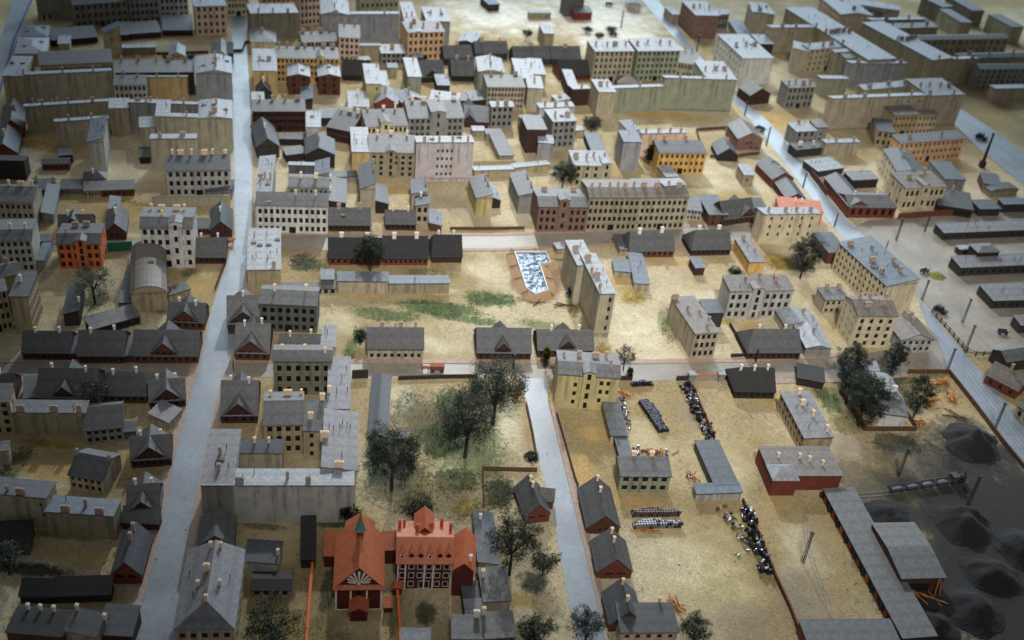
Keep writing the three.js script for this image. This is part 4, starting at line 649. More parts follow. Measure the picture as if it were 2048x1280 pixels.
b('tenement','pink brick four-storey tenement with stair bay at the end of the terrace','building',5.3,-368.5,12.3).w(0,0,19.2,14,10.9,'gable',1.7,'brickPink','mid',{p:0.35,f:[8,3,1.1,1.9],tb:[0.5,4,3,0.5,3],C:[[0.2,0.8,2],[0.8,0.8,2]],at:1})
b('tenement','brown-tan five-storey tenement in the middle of the terrace','building',23.8,-373.3,13.2).w(0,0,20.4,14.2,14.7,'gable',1.8,'khaki','warm',{p:0.32,f:[10,4,1.1,1.8],at:1,c:6})
b('tenement','olive-tan five-storey tenement with a flat roof box ending the terrace','building',43.8,-378.6,15).w(0,0,19.5,15.1,14.4,'gable',1.8,'olive','warm',{p:0.32,f:[9,4,1.1,1.8],at:1,c:4}).w(10.1,3.7,9,5,17.2,'flat',0,'grey','light',{t:8.2})
b('house','long dark-roofed cottage with low brick wall south of the terrace','building',40.5,-356.7,14,'low dark-roofed houses lining the upper road').w(0,0,17.5,10.9,2.9,'gable',5.3,'brick','dark',{hl:0.8,c:2,ck:3,cc:'w',cj:1,f:[8,1,0.9,1.3]}).w(-3.2,1.3,4.1,10.5,2.6,'mono',0.4,'tan','dark',{})
b('house','dark hipped cottage with two white chimneys near the cream tenement','building',64.2,-363.4,14.8,'low dark-roofed houses lining the upper road').w(0,0,15.9,10.7,2.8,'gable',5.2,'brickDark','dark',{hl:2.2,c:2,ck:3,cc:'w',cj:1,f:[8,1,0.9,1.2]})
b('house','small whitish two-storey house next to the terrace end','building',64.3,-392,2.8).w(0,0,5.8,9.9,4.4,'mono',1,'lightGrey','mid',{f:[4,2,0.9,1.2]})
b('brick_house','brick house with a broad slate slope facing the long upper road','building',72.6,-388.9,12.2).w(0,0,7.9,15.5,5,'mono',0.4,'brickBrown','slate',{f:[2,2,0.9,1.1]})
b('house','dark cross-gabled house with a large gable beside the broad slate slope','building',79.1,-389.9,26.1).w(0,0,14.7,11.2,3.2,'gable',5.1,'brickDark','dark',{cg:[0.75,6.5,3,1,0.8],f:[6,1,0.9,1.2]}).w(15.3,5.5,7.4,5.9,3.5,'mono',1,'blackBrown','dark',{t:-8.2})
b('house','small ochre house with yellow window flank below the cream tenement','building',84.8,-355,13.3).w(0,0,6,16.7,5,'mono',0.2,'gold','tar',{l:[5,2,0.9,1.2],C:[[0.5,0.95,3],[0.7,0.4,1]]})
b('tenement','cream tenement with fifteen scattered small windows and a bright roof strip','building',91.6,-378.6,14.7).w(0,0,23.4,7,13.2,'mono',-1.2,'cream','light',{F:[[0.14,3.5,0.9,1.5],[0.32,3.5,0.9,1.5],[0.5,3.5,0.9,1.5],[0.68,3.5,0.9,1.5],[0.86,3.5,0.9,1.5],[0.14,7,0.9,1.5],[0.32,7,0.9,1.5],[0.5,7,0.9,1.5],[0.68,7,0.9,1.5],[0.86,7,0.9,1.5],[0.14,10.5,0.9,1.5],[0.32,10.5,0.9,1.5],[0.5,10.5,0.9,1.5],[0.68,10.5,0.9,1.5],[0.86,10.5,0.9,1.5]],C:[[0.1,0.3,0],[0.4,0.3,3],[0.6,0.3,0],[0.85,0.3,3]]})
b('house','low orange-walled house showing behind the cream tenement','building',101.8,-400.5,-0.2).w(0,0,17.8,9.1,6,'flat',0,'orange','tile',{C:[[0.4,0.7,1],[0.55,0.7,1]],cc:'w'})
b('tenement','light grey four-storey double tenement with a white stair bay','building',72.9,-322.1,13.5).w(0,0,23.3,8.4,11.5,'mono',0.8,'lightGrey','warm',{f:[9,3],at:1,tb:[0.44,4,0.8,0.5,4],C:[[0.3,0.6,0],[0.55,0.8,0],[0.78,0.6,3]],v:3})
b('annex','flat slate-roofed annex between the narrow tan tenement and the grey double tenement','building',65.2,-315.2,13.6).w(0,0,6.2,8,6,'flat',0,'charcoal','slate',{})
b('shed','small dark red hut with a tilted slate roof alone on the sand','building',64.5,-349.2,14.7).w(0,0,3.7,6.5,3.3,'mono',0.2,'brickDark','blue',{})
b('brick_house','brick house with a hooded slate roof on the long upper road','building',103.5,-429.7,19.5).w(0,0,10.1,15.5,4,'gablex',3,'brick','slate',{c:2,ck:1,cc:'w',l:[6,1,1,1.3]})
b('brick_house','lower brick house with a plain slate roof on the long upper road','building',107.4,-414.3,11.2).w(0,0,8.4,16.4,3.4,'gablex',2.4,'brickBrown','slate',{l:[6,1,0.9,1.2]})
b('market_hall','red brick hall with arched openings and an L-shaped slate roof on the square','building',132.4,-409.8,12.3).w(0,0,21,12.4,5,'gable',2.4,'brickRed','mid',{hr:2,f:[6,1,1.6,2.6],c:2,ck:1,cc:'w'}).w(-0.1,0.8,9,25.7,5,'gablex',2.4,'brickRed','slate',{l:[12,1,1.2,2]})
b('warehouse','grey flat warehouse with a shadowed open front behind the red hall','building',139.4,-437.7,19.7).w(0,0,12.9,7.4,4.2,'mono',0.2,'blackBrown','tar',{})
b('tenement','yellow-cream villa tenement with arched windows and bracketed gables','building',157,-421.9,18.9).w(0,0,19.6,12.6,10.5,'mono',0.8,'cream','warm',{f:[8,2,1.3,2.4],l:[2,2,1.2,2.2],tb:[0.5,3,1,0.4,2],C:[[0.3,0.6,2],[0.6,0.6,2],[0.8,0.9,3]]})
b('tenement','long tan tenement with a blue-grey roof standing behind the yellow-cream villa','building',157,-437.8,3.2).w(0,0,11.6,22.1,10.5,'gablex',1.4,'cream','slate',{l:[5,3,1.1,1.8],C:[[0.5,0.6,3]]})
b('shed','tall slate-roofed store with blank grey wall beside the yellow-cream villa','building',180.2,-443.4,10.1).w(0,0,9.7,16.6,7,'mono',0.2,'grey','slate',{})
b('kiosk','brick boiler house with a stub wall under the tall factory chimney','building',200.3,-450.2,-5.9).w(0,0,7.6,11,4,'mono',0.3,'brickBrown','slate',{})
b('shed','small domed tin shed on the sandy lot near the right edge','building',202,-444.9,20.3).w(0,0,14.5,5.5,3,'arch',1,'khaki','dark',{})
b('house','dark two-storey house in the row facing the square','building',172.8,-423.6,-5.7).w(0,0,14.5,14.9,4,'gable',2,'blackBrown','dark',{p:0.8,f:[8,1,0.8,1.4],c:1})
b('shed','small tin-roofed shed in the dark row facing the square','building',191.2,-425.1,14.9).w(0,0,10.1,7.2,3.4,'mono',0.3,'charcoal','slate',{})
b('shed','long black shed ending the dark row at the right edge','building',203,-431.1,16.5).w(0,0,23.9,4.2,4,'mono',0.3,'charcoal','blue',{})
b('barrack','long black barrack with pale roof, farthest row on the square','building',169.2,-399.4,16.9,'black barracks on the square').w(0,0,50.9,6.6,3.4,'mono',0.4,'charcoal','tar',{f:[16,1,0.8,1]})
b('barrack','long black barrack with a brown cube tower behind it, second row on the square','building',168,-371,16.6,'black barracks on the square').w(0,0,40.5,7.1,4,'mono',0.5,'charcoal','tar',{f:[12,1,1,1.2]}).w(9.5,15.2,9.1,2.7,2.6,'flat',0,'charcoal','light',{}).w(10.7,6.2,9.5,6.2,6.5,'hip',0.8,'blackBrown','mid',{})
b('barrack','black barrack with overhanging pale roof, third row on the square','building',174.1,-349.5,14.4,'black barracks on the square').w(0,0,24.2,9.9,3.6,'mono',0.5,'charcoal','tar',{f:[8,1,1,1.2]})
b('barrack','black barrack cut by the right edge, front row on the square','building',179.4,-334.5,13.4,'black barracks on the square').w(0,0,12.2,5.1,3.6,'mono',0.5,'charcoal','tar',{})
b('tenement','cream tenement terrace with many windows running along the square, white end wall','building',130,-337.5,22.6).w(0,0,13.4,30.6,11.5,'monol',1.5,'cream','blue',{l:[12,4,1.1,1.8],C:[[0.2,0.9,2],[0.6,0.7,0],[0.3,0.5,2],[0.8,0.4,3],[0.7,0.2,3],[0.2,0.25,3]],v:5,s:2})
b('brick_house','brick house with one broad slate slope behind the cream terrace','building',116.6,-369.1,17.1).w(0,0,8.3,13.9,5,'mono',0.3,'brickBrown','slate',{})
b('house','small tan two-storey house in front of the cream terrace','building',108.8,-332.5,15.1).w(0,0,9.1,7.1,6,'mono',0.4,'beige','mid',{f:[4,2,1,1.4],C:[[0.35,0.9,3],[0.85,0.9,3]]})
b('house','red-brown gabled house on the tram street at the right edge','building',157.1,-301,-42.1).w(0,0,11.1,9,3.6,'gable',3.2,'brick','warm',{f:[3,1,1,1.4],c:1}).w(1.4,11.4,11.2,7,4.5,'gable',2,'charcoal','mid',{t:64.6})
b('house','olive house with an orange annex at the right edge of the tram street','building',161.8,-284.1,-56.4).w(0,0,7.9,8,4.5,'mono',0.6,'olive','dark',{f:[3,1]})
b('tenement','dark olive-grey tenement at the top edge with nine windows in each row','building',-231.2,-519.8,32.8).w(0,0,26.1,8,12,'gable',2,'oliveDark','slate',{f:[9,3]})
b('tenement','grey tenement at the top edge between dark olive-grey and pinkish-grey ones','building',-208.4,-533.9,28.3).w(0,0,14.3,8,15,'gable',2,'grey','slate',{f:[6,4]})
b('tenement','pinkish-grey tenement at the top edge beside the pink tower-like block','building',-197.5,-546.5,27).w(0,0,14.2,8,14,'gable',2,'lilac','slate',{f:[6,4]})
b('tenement','pink tower-like five-storey block, second building west of the far wide street','building',-173.7,-528.9,24).w(0,0,15.3,8.7,15,'mono',0.3,'pink','light',{f:[5,4]})
b('tenement','cream-pink tenement at the top edge on the wide street corner','building',-166.9,-561.1,25.7).w(0,0,11.4,8,14,'gable',2,'cream','light',{f:[6,4]})
b('tenement','dark grey windowless block in the top corner beside the blue-edged road','building',-252,-525.3,13.8).w(0,0,17.7,10,15,'mono',-1,'oliveDark','mid',{})
b('shed','small tan shed with two openings below the dark grey windowless block','building',-250.4,-524,25.7).w(0,0,6.3,7.5,3.5,'hip',1,'tan','mid',{f:[2,1]})
b('cottage','low slate-roofed cottage row end with dark front in the far yard','building',-232.1,-494.3,31.6).w(0,0,20.7,12.5,3,'gable',2,'blackBrown','slate',{f:[10,1],p:0.85})
b('cottage','low slate-roofed cottage with red base, second in the far yard row','building',-201.8,-513.7,29.2).w(0,0,14.8,12.6,3,'gable',2,'brickDark','mid',{p:0.85}).w(-5.5,-0.4,4.8,14.8,3,'gable',2,'brickDark','mid',{p:0.85,t:-9.2})
b('cottage','low dark slate-roofed cottage, third in the far yard row beside the pink block','building',-188.7,-523.2,19.3).w(0,0,14.3,19.9,3,'gable',2,'blackBrown','dark',{p:0.85,f:[8,1],c:1})
b('slab_tenement','lone tall tan slab with a leaning roof in the far sandy yard','building',-203.2,-487.8,37.6).w(0,0,6.9,5,12.5,'monol',2.5,'tan','blue',{F:[[0.4,8,0.8,1.4]]})
b('house','tan house with pale roof and two dormers near the blue-edged road','building',-238.4,-469.2,18.7).w(0,0,13,19.8,5,'hip',1.4,'tan','light',{s:2}).w(0.2,21.4,12.2,14.7,5,'hip',1.2,'tan','blue',{s:2}).w(17.2,14.6,5.1,9.6,4,'mono',0.2,'tan','light',{})
b('tenement_block','long tan blank-walled court block whose back wing shows a window row','building',-222.3,-423.6,24.7).w(0,0,43,4.1,14,'mono',-0.6,'beige','light',{c:3}).w(14.7,12.4,29.7,13,13,'gable',1.5,'tan','dark',{f:[20,3,0.8,1.3],p:0.9}).w(0.1,0.3,7.9,21.5,14,'mono',0,'tan','light',{s:2,t:-11.8})
b('tenement','long grey-roofed block behind the ochre blank wall','building',-183.9,-446.8,18.7).w(0,0,33.2,12.1,11,'gable',1,'charcoal','mid',{p:0.9,c:5,f:[16,3]})
b('tenement','bluish-white tenement with rows of black windows beside the ochre blank wall','building',-180.1,-434.8,17.9).w(0,0,13.3,8.1,10.5,'gable',1.5,'lightGrey','mid',{p:0.9,f:[7,3],c:2})
b('slab_tenement','ochre blank-walled slab streaked with soot in the far court','building',-170,-447.3,17).w(0,0,16.8,5,10.5,'mono',-1,'ochre','light',{c:2})
b('tenement','blue-grey peaked blank block standing on the far wide street','building',-149.9,-451.4,17.2).w(0,0,15.5,19,13,'gablex',1.6,'blueGrey','light',{s:3,c:3,p:0.55})
b('tenement','long brown blank wall with roof strip behind the four thin stacks','building',-203.7,-401.2,25.8).w(0,0,32.2,5,12,'mono',-1.2,'khaki','light',{c:3})
b('workshop','black-roofed workshop carrying four thin tall stacks','building',-201.8,-404,21.3).w(0,0,13,7,4,'mono',0.4,'blackBrown','black',{f:[7,1,1,1.4],C:[]})
b('tenement','brownish-grey blank block with a pale square roof on one end','building',-172.3,-408.6,18.9).w(0,0,7.6,9.4,12,'flat',0,'khaki','light',{}).w(7.6,3.8,11.3,5,12.5,'mono',-1,'khaki','light',{c:2})
b('tenement_block','olive court block with dripping soot streaks and white roofs by the wide street','building',-150.5,-400.9,11.3).w(0,0,29.5,4,14.5,'mono',-0.4,'olive','light',{C:[[0.4,0.4,1],[0.72,0.5,3]]}).w(17,-0.9,12.5,17.6,14.5,'gablex',0.8,'olive','light',{s:3,c:2,t:4.2}).w(0,0.6,5.2,15.1,14.5,'flat',0,'olive','light',{t:4.6}).w(-12.2,15,27,4,13.5,'mono',-0.8,'grey','light',{c:2}).w(-6.2,-1.2,5.8,8.9,10,'mono',0.3,'olive','light',{t:9.7})
b('slab_tenement','olive slab wall with a thin white roof strip behind the leaning grey slab','building',-188.1,-392.8,25.8).w(0,0,20,4,11,'mono',-0.8,'olive','light',{c:2})
b('slab_tenement','leaning pale grey slab with five small windows on its narrow flank','building',-167.5,-374,17).w(0,0,5.7,20.3,13.5,'monol',1.5,'lightGrey','blue',{R:[[0.6,11,0.8,1.2],[0.5,8.5,0.8,1.2],[0.6,6,0.8,1.2],[0.5,3.5,0.8,1.2]],C:[[0.9,0.5,1]]})
b('slab_tenement','plain beige slab behind the pale grey-green tenement on the wide street','building',-146.2,-381.6,16.4).w(0,0,17.1,5.5,14,'mono',-0.8,'beige','light',{c:2,C:[[0.7,0.5,2]]})
b('shed','small dark barn with three tiny openings beside the plain beige slab','building',-153.1,-386.6,19.3).w(0,0,4.1,8.6,3,'gable',1,'blackBrown','dark',{f:[3,1]})
b('brick_house','dark brick gable house at the left edge, upper of two','building',-211.4,-394.7,21.9).w(0,0,8.3,22,4,'gablex',4,'brick','dark',{F:[[0.3,1.5],[0.65,1.5]],c:1})
b('brick_house','dark brick gable house at the left edge with a slate slope, lower of two','building',-206.9,-375.9,18.2).w(0,0,9.2,17.4,3,'gablex',4,'brick','slate',{c:1,cc:'c'})
b('shed','low flat grey store on the sandy far yard','building',-199,-493.3,21.7).w(0,0,15.9,4,3.5,'mono',-0.2,'oliveDark','light',{})
b('house','small white-roofed gable house beside a shrub in the far yard','building',-174.5,-489.7,16.4).w(0,0,7,12,4,'gablex',1.8,'tan','light',{})
b('house','dark house with a white chevron gable at the far wide street','building',-156.7,-496.9,15.3).w(0,0,10.1,14.1,4.5,'mono',0.3,'charcoal','black',{}).w(1.9,-2.6,5.7,16.5,4,'gablex',3,'lightGrey','light',{})
b('tenement','grey-olive blank block with a white gabled roof on the far wide street','building',-147,-533.4,22.2).w(0,0,23.6,14.6,13,'mono',-0.5,'oliveDark','light',{c:3})
b('tenement','small ochre tenement at the top edge above the grey-olive blank block','building',-149.7,-564.7,26.6).w(0,0,18.5,7,11,'gable',1.5,'ochre','mid',{f:[7,3]})
b('tenement','grey-pink five-storey tenement at the top edge with an arched gateway','building',-128,-558.8,30.8).w(0,0,11.1,8,15,'gable',1.5,'pink','mid',{f:[5,4]})
b('tenement_block','long blue-grey blank block with a white gabled end at the top','building',-112.5,-538.1,20.1).w(0,0,39.8,5,15,'mono',-0.6,'blueGrey','light',{c:2}).w(0.1,0.6,13.8,21.2,15,'gablex',1.5,'blueGrey','light',{C:[[0.5,0.3,0]],t:-7.1})
b('tenement','olive-grey tenement with black windows at the top edge behind the blank block','building',-100.6,-582,25.9).w(0,0,21.9,8,13,'gable',1.5,'greenGrey','slate',{f:[8,3]})
b('tenement','peach four-storey tenement with two dark balcony columns and white roof wing','building',-67.1,-527.4,22.5).w(0,0,18.9,11.8,14.5,'mono',1.2,'peach','mid',{f:[7,4],c:3,C:[[0.3,0.9,2]]}).w(0.3,1.3,6,43.4,14.5,'monol',0.4,'peach','light',{c:2,t:-8.9})
b('tenement','grey tenement with a peach flank and white broken roof beside the peach one','building',-61.2,-554.6,15.5).w(0,0,12.3,19.8,12,'mono',0.4,'grey','light',{s:2,c:2})
b('house','white hip-roofed house on the far wide street near the yellow tenement','building',-142.9,-516.4,14.6).w(0,0,12.1,19.1,5,'hip',1.8,'cream','light',{c:1})
b('tenement','low grey tenement with dark window row next to the pink four-storey one','building',-117.7,-518.2,21.7).w(0,0,17.5,12.3,7,'gable',1.6,'grey','mid',{p:0.8,f:[9,2],c:4})
b('tenement','pink four-storey tenement with sixteen windows and a grey front slope','building',-99.1,-515.9,11.1).w(0,0,9.9,15.4,12.5,'gable',2,'pink','mid',{p:0.8,f:[4,4],c:2}).w(10.3,4.5,10.2,4,7,'mono',-0.5,'tan','light',{t:6.9})
b('house','grey two-storey house with a pale roof in front of the blue-grey blank block','building',-78.6,-518,17.8).w(0,0,12.2,9.4,6,'mono',0.8,'grey','light',{f:[5,2],c:1})
b('tenement_block','yellow four-storey tenement with a white-roofed wing and ochre end wall','building',-121.8,-481.8,15).w(0,0,28.7,13.6,12,'gable',1.6,'gold','mid',{p:0.75,f:[15,4,1,1.6],c:7,tb:[0.71,3,1,0.4,2]}).w(-10.4,-15.6,10.4,24.6,12,'mono',0.6,'ochre','light',{c:2,s:1})
b('brick_house','brown brick house with white roof and balconies, nearer the far wide street','building',-113.5,-469.5,13.5).w(0,0,9.8,13.9,9,'gablex',1.2,'brickBrown','light',{f:[2,3,1.2,1.8],s:1})
b('brick_house','brown brick house with white roof and balconies, next to the dark cottage','building',-100.3,-473.1,14.7).w(0,0,9.9,14.1,9,'gablex',1.2,'brickBrown','light',{f:[2,3,1.2,1.8],s:1})
b('cottage','dark cottage with black roof beside the twin brown brick houses','building',-93.1,-493,11.3).w(0,0,9.8,11.9,3,'gable',5.3,'blackBrown','black',{c:1,f:[4,1]})
b('house','yellow narrow house with white double roof in the dense far quarter','building',-77.8,-469.9,13.8).w(0,0,6.9,22.6,9.5,'mono',0.4,'yellow','light',{F:[[0.7,6.5,0.9,1.3]],C:[[0.9,0.9,1]]}).w(7.4,6.7,3.5,16.1,6,'mono',0.3,'khaki','light',{})
b('slab_tenement','grey-green narrow slab with a white roof in the dense far quarter','building',-60.5,-482.5,13.9).w(0,0,6.2,22,10,'mono',0.4,'greenGrey','light',{C:[[0.7,0.9,1]]})
b('house','dark house with a red dormer gable behind the grey-green slab','building',-56.3,-501.1,21.1).w(0,0,11.4,13,3,'gable',5.8,'blackBrown','dark',{cg:[0.45,6,3,1,0.6]})
b('shed','small slate-roofed black shed in front of the red dormer house','building',-47.2,-488.4,14.1).w(0,0,5.9,12.2,5,'mono',0.3,'charcoal','blue',{C:[[0.9,0.8,1]],cc:'c'})
b('cottage','charcoal cottage with plain roof behind the red dormer house','building',-48.2,-526.4,21.8).w(0,0,14.7,10.5,4,'gable',4.4,'charcoal','dark',{f:[7,1],c:1})
b('cottage','charcoal cottage with two chimneys beside the bright sandy square','building',-33.7,-539.2,19).w(0,0,17.2,10.4,3.5,'gable',4.4,'charcoal','dark',{c:2})
b('cottage','charcoal cottage with white hut behind, next to the olive gabled block','building',-42.4,-507.1,14.5).w(0,0,11.2,12.4,3.2,'gable',5.6,'blackBrown','dark',{c:2,f:[6,1]})
b('shed','white-roofed hut cluster at the edge of the bright sandy square','building',-43.9,-552.3,-7.3).w(0,0,8.5,14.5,4,'gablex',1.2,'charcoal','light',{})
b('tenement','olive-grey gable-ended block with a white two-slope roof','building',-28.6,-490.7,9.5).w(0,0,12.1,18.1,13,'gablex',1.4,'greenGrey','light',{c:2})
b('tenement','tan three-storey tenement with dark windows and a white-roofed end','building',-23.2,-478.5,15.1).w(0,0,17.7,13.3,11,'gable',1.5,'beige','mid',{p:0.8,f:[11,4,1,1.5],c:3}).w(18.7,-1.6,7.1,13.3,11.5,'mono',0.4,'beige','light',{c:1,t:-6.7})
b('brick_tenement','long dark red brick factory-like tenement on the far wide street','building',-118.4,-426.7,15.9).w(0,0,21.9,10.2,9.5,'gable',1.5,'brickDark','dark',{p:0.85,f:[14,3,1,1.6],c:4}).w(0,5.2,5.1,14.1,9.5,'mono',0.3,'brickDark','light',{})
b('house','pointed charcoal gable house next to the long dark red tenement','building',-123.9,-456.3,21.1).w(0,0,6.1,7.5,5,'gablex',3.4,'charcoal','dark',{c:1,cc:'w'})
b('house','white-roofed green-grey house among the small brick houses','building',-83.2,-455.7,12.2).w(0,0,9.1,17.2,3.8,'gable',1.2,'greenGrey','light',{p:0.6,c:1,cc:'w'})
b('brick_house','small brick gable house with a white roof in the dense far quarter','building',-72.2,-462.3,10.3).w(0,0,10,13.9,4,'gablex',3,'brick','light',{c:1})
b('brick_house','small brick gable house with a grey-white roof, neighbour of the white-roofed cluster','building',-60.7,-466.1,32.1).w(0,0,10.9,9,4,'gablex',2.4,'brick','light',{c:1})
b('house','cluster of white lean-to roofs over a brown house in the dense far quarter','building',-48.8,-470.9,0.2).w(0,0,13,9.3,5,'mono',0.5,'khaki','light',{c:2,s:2})
b('outbuilding','tilted slate outbuilding behind a dark court wall','building',-30.3,-476.8,16.4).w(0,0,8.3,10.8,4,'monol',0.8,'blackBrown','blue',{})
b('tenement','dark grey three-storey tenement with mansard roofs and central bay','building',-53.7,-437.3,17.3).w(0,0,24.2,15.2,9.5,'gable',3,'grey','mid',{p:0.8,f:[10,3,1.1,1.9],tb:[0.53,6.5,3,0.5,3],c:4,cc:'w'})
b('brick_house','dark brick house with bright gable slope next to the dark grey tenement','building',-31.1,-456,7).w(0,0,10.8,17.9,3,'gable',3.4,'brickDark','dark',{cg:[0.2,5,2.6,1,0.6]})
b('tenement','grey three-storey house with twelve black windows near the sandy lane','building',-19.7,-458.6,17.7).w(0,0,10.3,4.4,10,'mono',0.5,'grey','light',{f:[4,3,1.2,1.7],c:2})
b('tenement','cream tenement with a round-topped stair bay and broken mansard roofs','building',-70.2,-427.1,21).w(0,0,17.9,12.8,8,'gable',3,'cream','mid',{p:0.85,f:[9,2,1.1,2],tb:[0.46,4,1.8,0.6,2],c:3,cc:'w'})
b('brick_house','dark brick mansard house with small white dormers beside the cream tenement','building',-87.2,-427.3,-11.3).w(0,0,11,15.3,6,'gable',3,'brickDark','dark',{p:0.85,f:[8,2],c:3,cc:'w'}).w(-7.6,11.2,14.1,9,4,'mono',0.4,'blackBrown','dark',{t:28.7})
b('house','narrow white-roofed grey house on the end of the dark brick mansard house','building',-94.3,-420.7,12.2).w(0,0,5.8,15,8,'mono',0.4,'lilac','light',{s:1})
b('tenement','tan four-storey tenement with ochre end wall and central stair bay','building',-63.9,-397.8,12.2).w(0,0,18.1,13.9,11,'gable',2.2,'khaki','mid',{p:0.85,f:[6,4,1.2,1.7],at:1,tb:[0.47,3.4,0.6,0.3,4],c:3,cc:'w'}).w(-6.9,0,6.9,21.8,11,'mono',0.4,'ochre','light',{v:2})
b('slab_tenement','large lilac-white blank tenement with a small grid of windows','building',-45.4,-398.3,15.1).w(0,0,23.1,6,17.3,'mono',-0.3,'lilac','light',{F:[[0.38,2.6,0.85,1.4],[0.46,2.6,0.85,1.4],[0.54,2.6,0.85,1.4],[0.62,2.6,0.85,1.4],[0.38,6,0.85,1.4],[0.46,6,0.85,1.4],[0.54,6,0.85,1.4],[0.62,6,0.85,1.4],[0.38,9.4,0.85,1.4],[0.46,9.4,0.85,1.4],[0.54,9.4,0.85,1.4],[0.62,9.4,0.85,1.4],[0.38,12.8,0.85,1.4],[0.46,12.8,0.85,1.4],[0.54,12.8,0.85,1.4],[0.62,12.8,0.85,1.4]],s:2,v:2,c:4})
b('house','long slate tent-roofed house along the far wide street','building',-110.8,-402.9,20.7).w(0,0,9.1,20.6,5,'gablex',3.6,'charcoal','slate',{C:[[0.5,0.5,1]],cc:'w'})
b('house','dark gable house with a bright slate slope behind the white four-storey tenement','building',-90,-399.5,12.9).w(0,0,11.6,14.3,6,'gablex',3,'blackBrown','slate',{p:0.45,c:1})
b('shed','slate shed bent along the lane near the lilac-white tenement','building',-13,-423.7,16.6).w(0,0,6.1,21.8,3.5,'mono',0.3,'khaki','slate',{}).w(-1.3,21.2,7.1,4.1,3.5,'mono',0.3,'khaki','blue',{})
b('shed','small grey shed alone on the brightest sand at the top','building',-9.9,-611.1,19.3).w(0,0,13,3,3.5,'mono',0.2,'khaki','light',{})
b('shed','small bright red shed alone on the brightest sand at the top','building',15.6,-617.7,19.3).w(0,0,10.6,8.3,4.5,'gable',1.4,'brickRed','mid',{p:0.85})
b('shed','small dark shed standing alone on the bright sand near the top edge','building',-33.1,-616.1,29.1).w(0,0,6.6,12,4,'mono',0.2,'charcoal','blue',{})
b('slab_tenement','dark grey tower block cut by the top edge above the red shed','building',9.8,-622,20.1).w(0,0,11.3,8,12,'mono',-0.5,'greyDark','light',{})
b('house','pale pink gable house beside the far diagonal road','building',46.7,-646.3,2.7).w(0,0,7.8,11.8,4,'gablex',1.6,'lilac','light',{})
b('slab_tenement','lone dark tan tower with a slanted white roof by the bright sand','building',-0.4,-565.9,14).w(0,0,5.6,12.9,8.5,'mono',0.4,'khaki','light',{})
b('cottage','long charcoal cottage facing the bright sand, one of a pair','building',-14,-537.8,18.6).w(0,0,19.5,10.3,3.5,'gable',4.6,'charcoal','dark',{c:1})
b('cottage','charcoal cottage with a white lean-to facing the bright sand','building',5.2,-543.9,17.6).w(0,0,15.6,10.4,3.5,'gable',4.7,'charcoal','dark',{c:1})
b('cottage','black-roofed cottage with a low brick front beside the big pale tenement pair','building',9.8,-524,18.8).w(0,0,16.4,12,3,'gable',5.4,'brick','black',{f:[8,1]})
b('house','pair of white-roofed olive houses between the black cottages','building',-10.5,-498.6,10.1).w(0,0,7.8,23.8,9,'mono',0.3,'greenGrey','light',{}).w(8.3,8.3,6.7,19.5,8,'mono',0.3,'khaki','light',{C:[[0.1,0.5,1]]})
b('brick_house','dark red flat block with white roof strip, next to the tan slab','building',16.4,-493.7,21.8).w(0,0,8.7,5,8.5,'mono',-0.4,'brickDark','light',{c:1}).w(0.7,7.9,4.5,19.3,7,'mono',0.3,'brickDark','light',{t:-11.7})
b('tenement','big pale tan tenement, western half of the tall pair on the lane','building',25.8,-526.9,19.3).w(0,0,20.7,12.5,16,'mono',1,'beige','light',{f:[8,5,1.1,1.7],c:4,at:0})
b('tenement','big olive-grey tenement, eastern half of the tall pair on the lane','building',47.3,-534.3,19.2).w(0,0,23.1,14.4,16,'mono',1,'greenGrey','light',{f:[9,5,1.1,1.7],c:4})
b('house','low olive house with a pinkish roof beside the tall pair','building',69.6,-547,-5.1).w(0,0,9.6,17.9,8,'gable',1.5,'olive','warm',{p:0.8,f:[6,2],c:2})
b('slab_tenement','longer lower olive-grey blank wall with pale roof strip in the far court','building',35.2,-490.6,21.1).w(0,0,26.7,4.5,12.5,'mono',-0.8,'greenGrey','light',{c:1})
b('tenement_block','tall olive-grey blank wall with a roof running to the diagonal road','building',59.1,-501,12.5).w(0,0,35.8,5,16.5,'mono',-1,'greenGrey','light',{c:3}).w(21,0.4,14.8,21.4,16.5,'mono',0.4,'greenGrey','light',{c:3})
b('slab_tenement','narrow tan slab with yellow flank at the corner of the olive-grey walls','building',27.9,-482.8,14.6).w(0,0,8.2,13.7,13,'mono',0.3,'beige','light',{l:[2,4,0.8,1.2],c:2})
b('tenement','grey four-storey house with irregular black windows and white roof','building',8,-444.2,22.1).w(0,0,11,11.3,12.5,'mono',0.6,'grey','light',{f:[4,4,1.2,1.6],c:2,s:1}).w(-12.8,-3,8.6,13.4,11,'mono',0.4,'brickDark','mid',{t:-7.7}).w(-9.3,-8.7,6.4,7,7.5,'mono',0.3,'blueGrey','light',{t:-18.4}).w(0.4,17.9,16.6,4.1,11,'mono',0.4,'lilac','light',{c:3})
b('slab_tenement','tall lavender-grey windowless slab between dark fir and olive villa','building',38.4,-429.7,12.6).w(0,0,7.7,10.2,13.5,'mono',0.3,'blueGrey','blue',{}).w(4.9,12.2,5.7,9.4,13,'mono',0.3,'pink','blue',{t:12.1}).w(12,14.1,20.8,4,11,'mono',-0.4,'pink','light',{c:4,t:4.6})
b('shed','long narrow slate shed running endwise toward the olive villa','building',26,-438.3,10.7).w(0,0,6.3,18.1,3.5,'mono',0.2,'charcoal','slate',{})
b('villa','olive-yellow villa with white roof and stair bay beside the dark fir','building',18,-410.1,12.3).w(0,0,15.5,11.2,9.5,'mono',1,'olive','light',{f:[4,3,1.1,1.9],tb:[0.9,4,1,0.4,3],c:4})
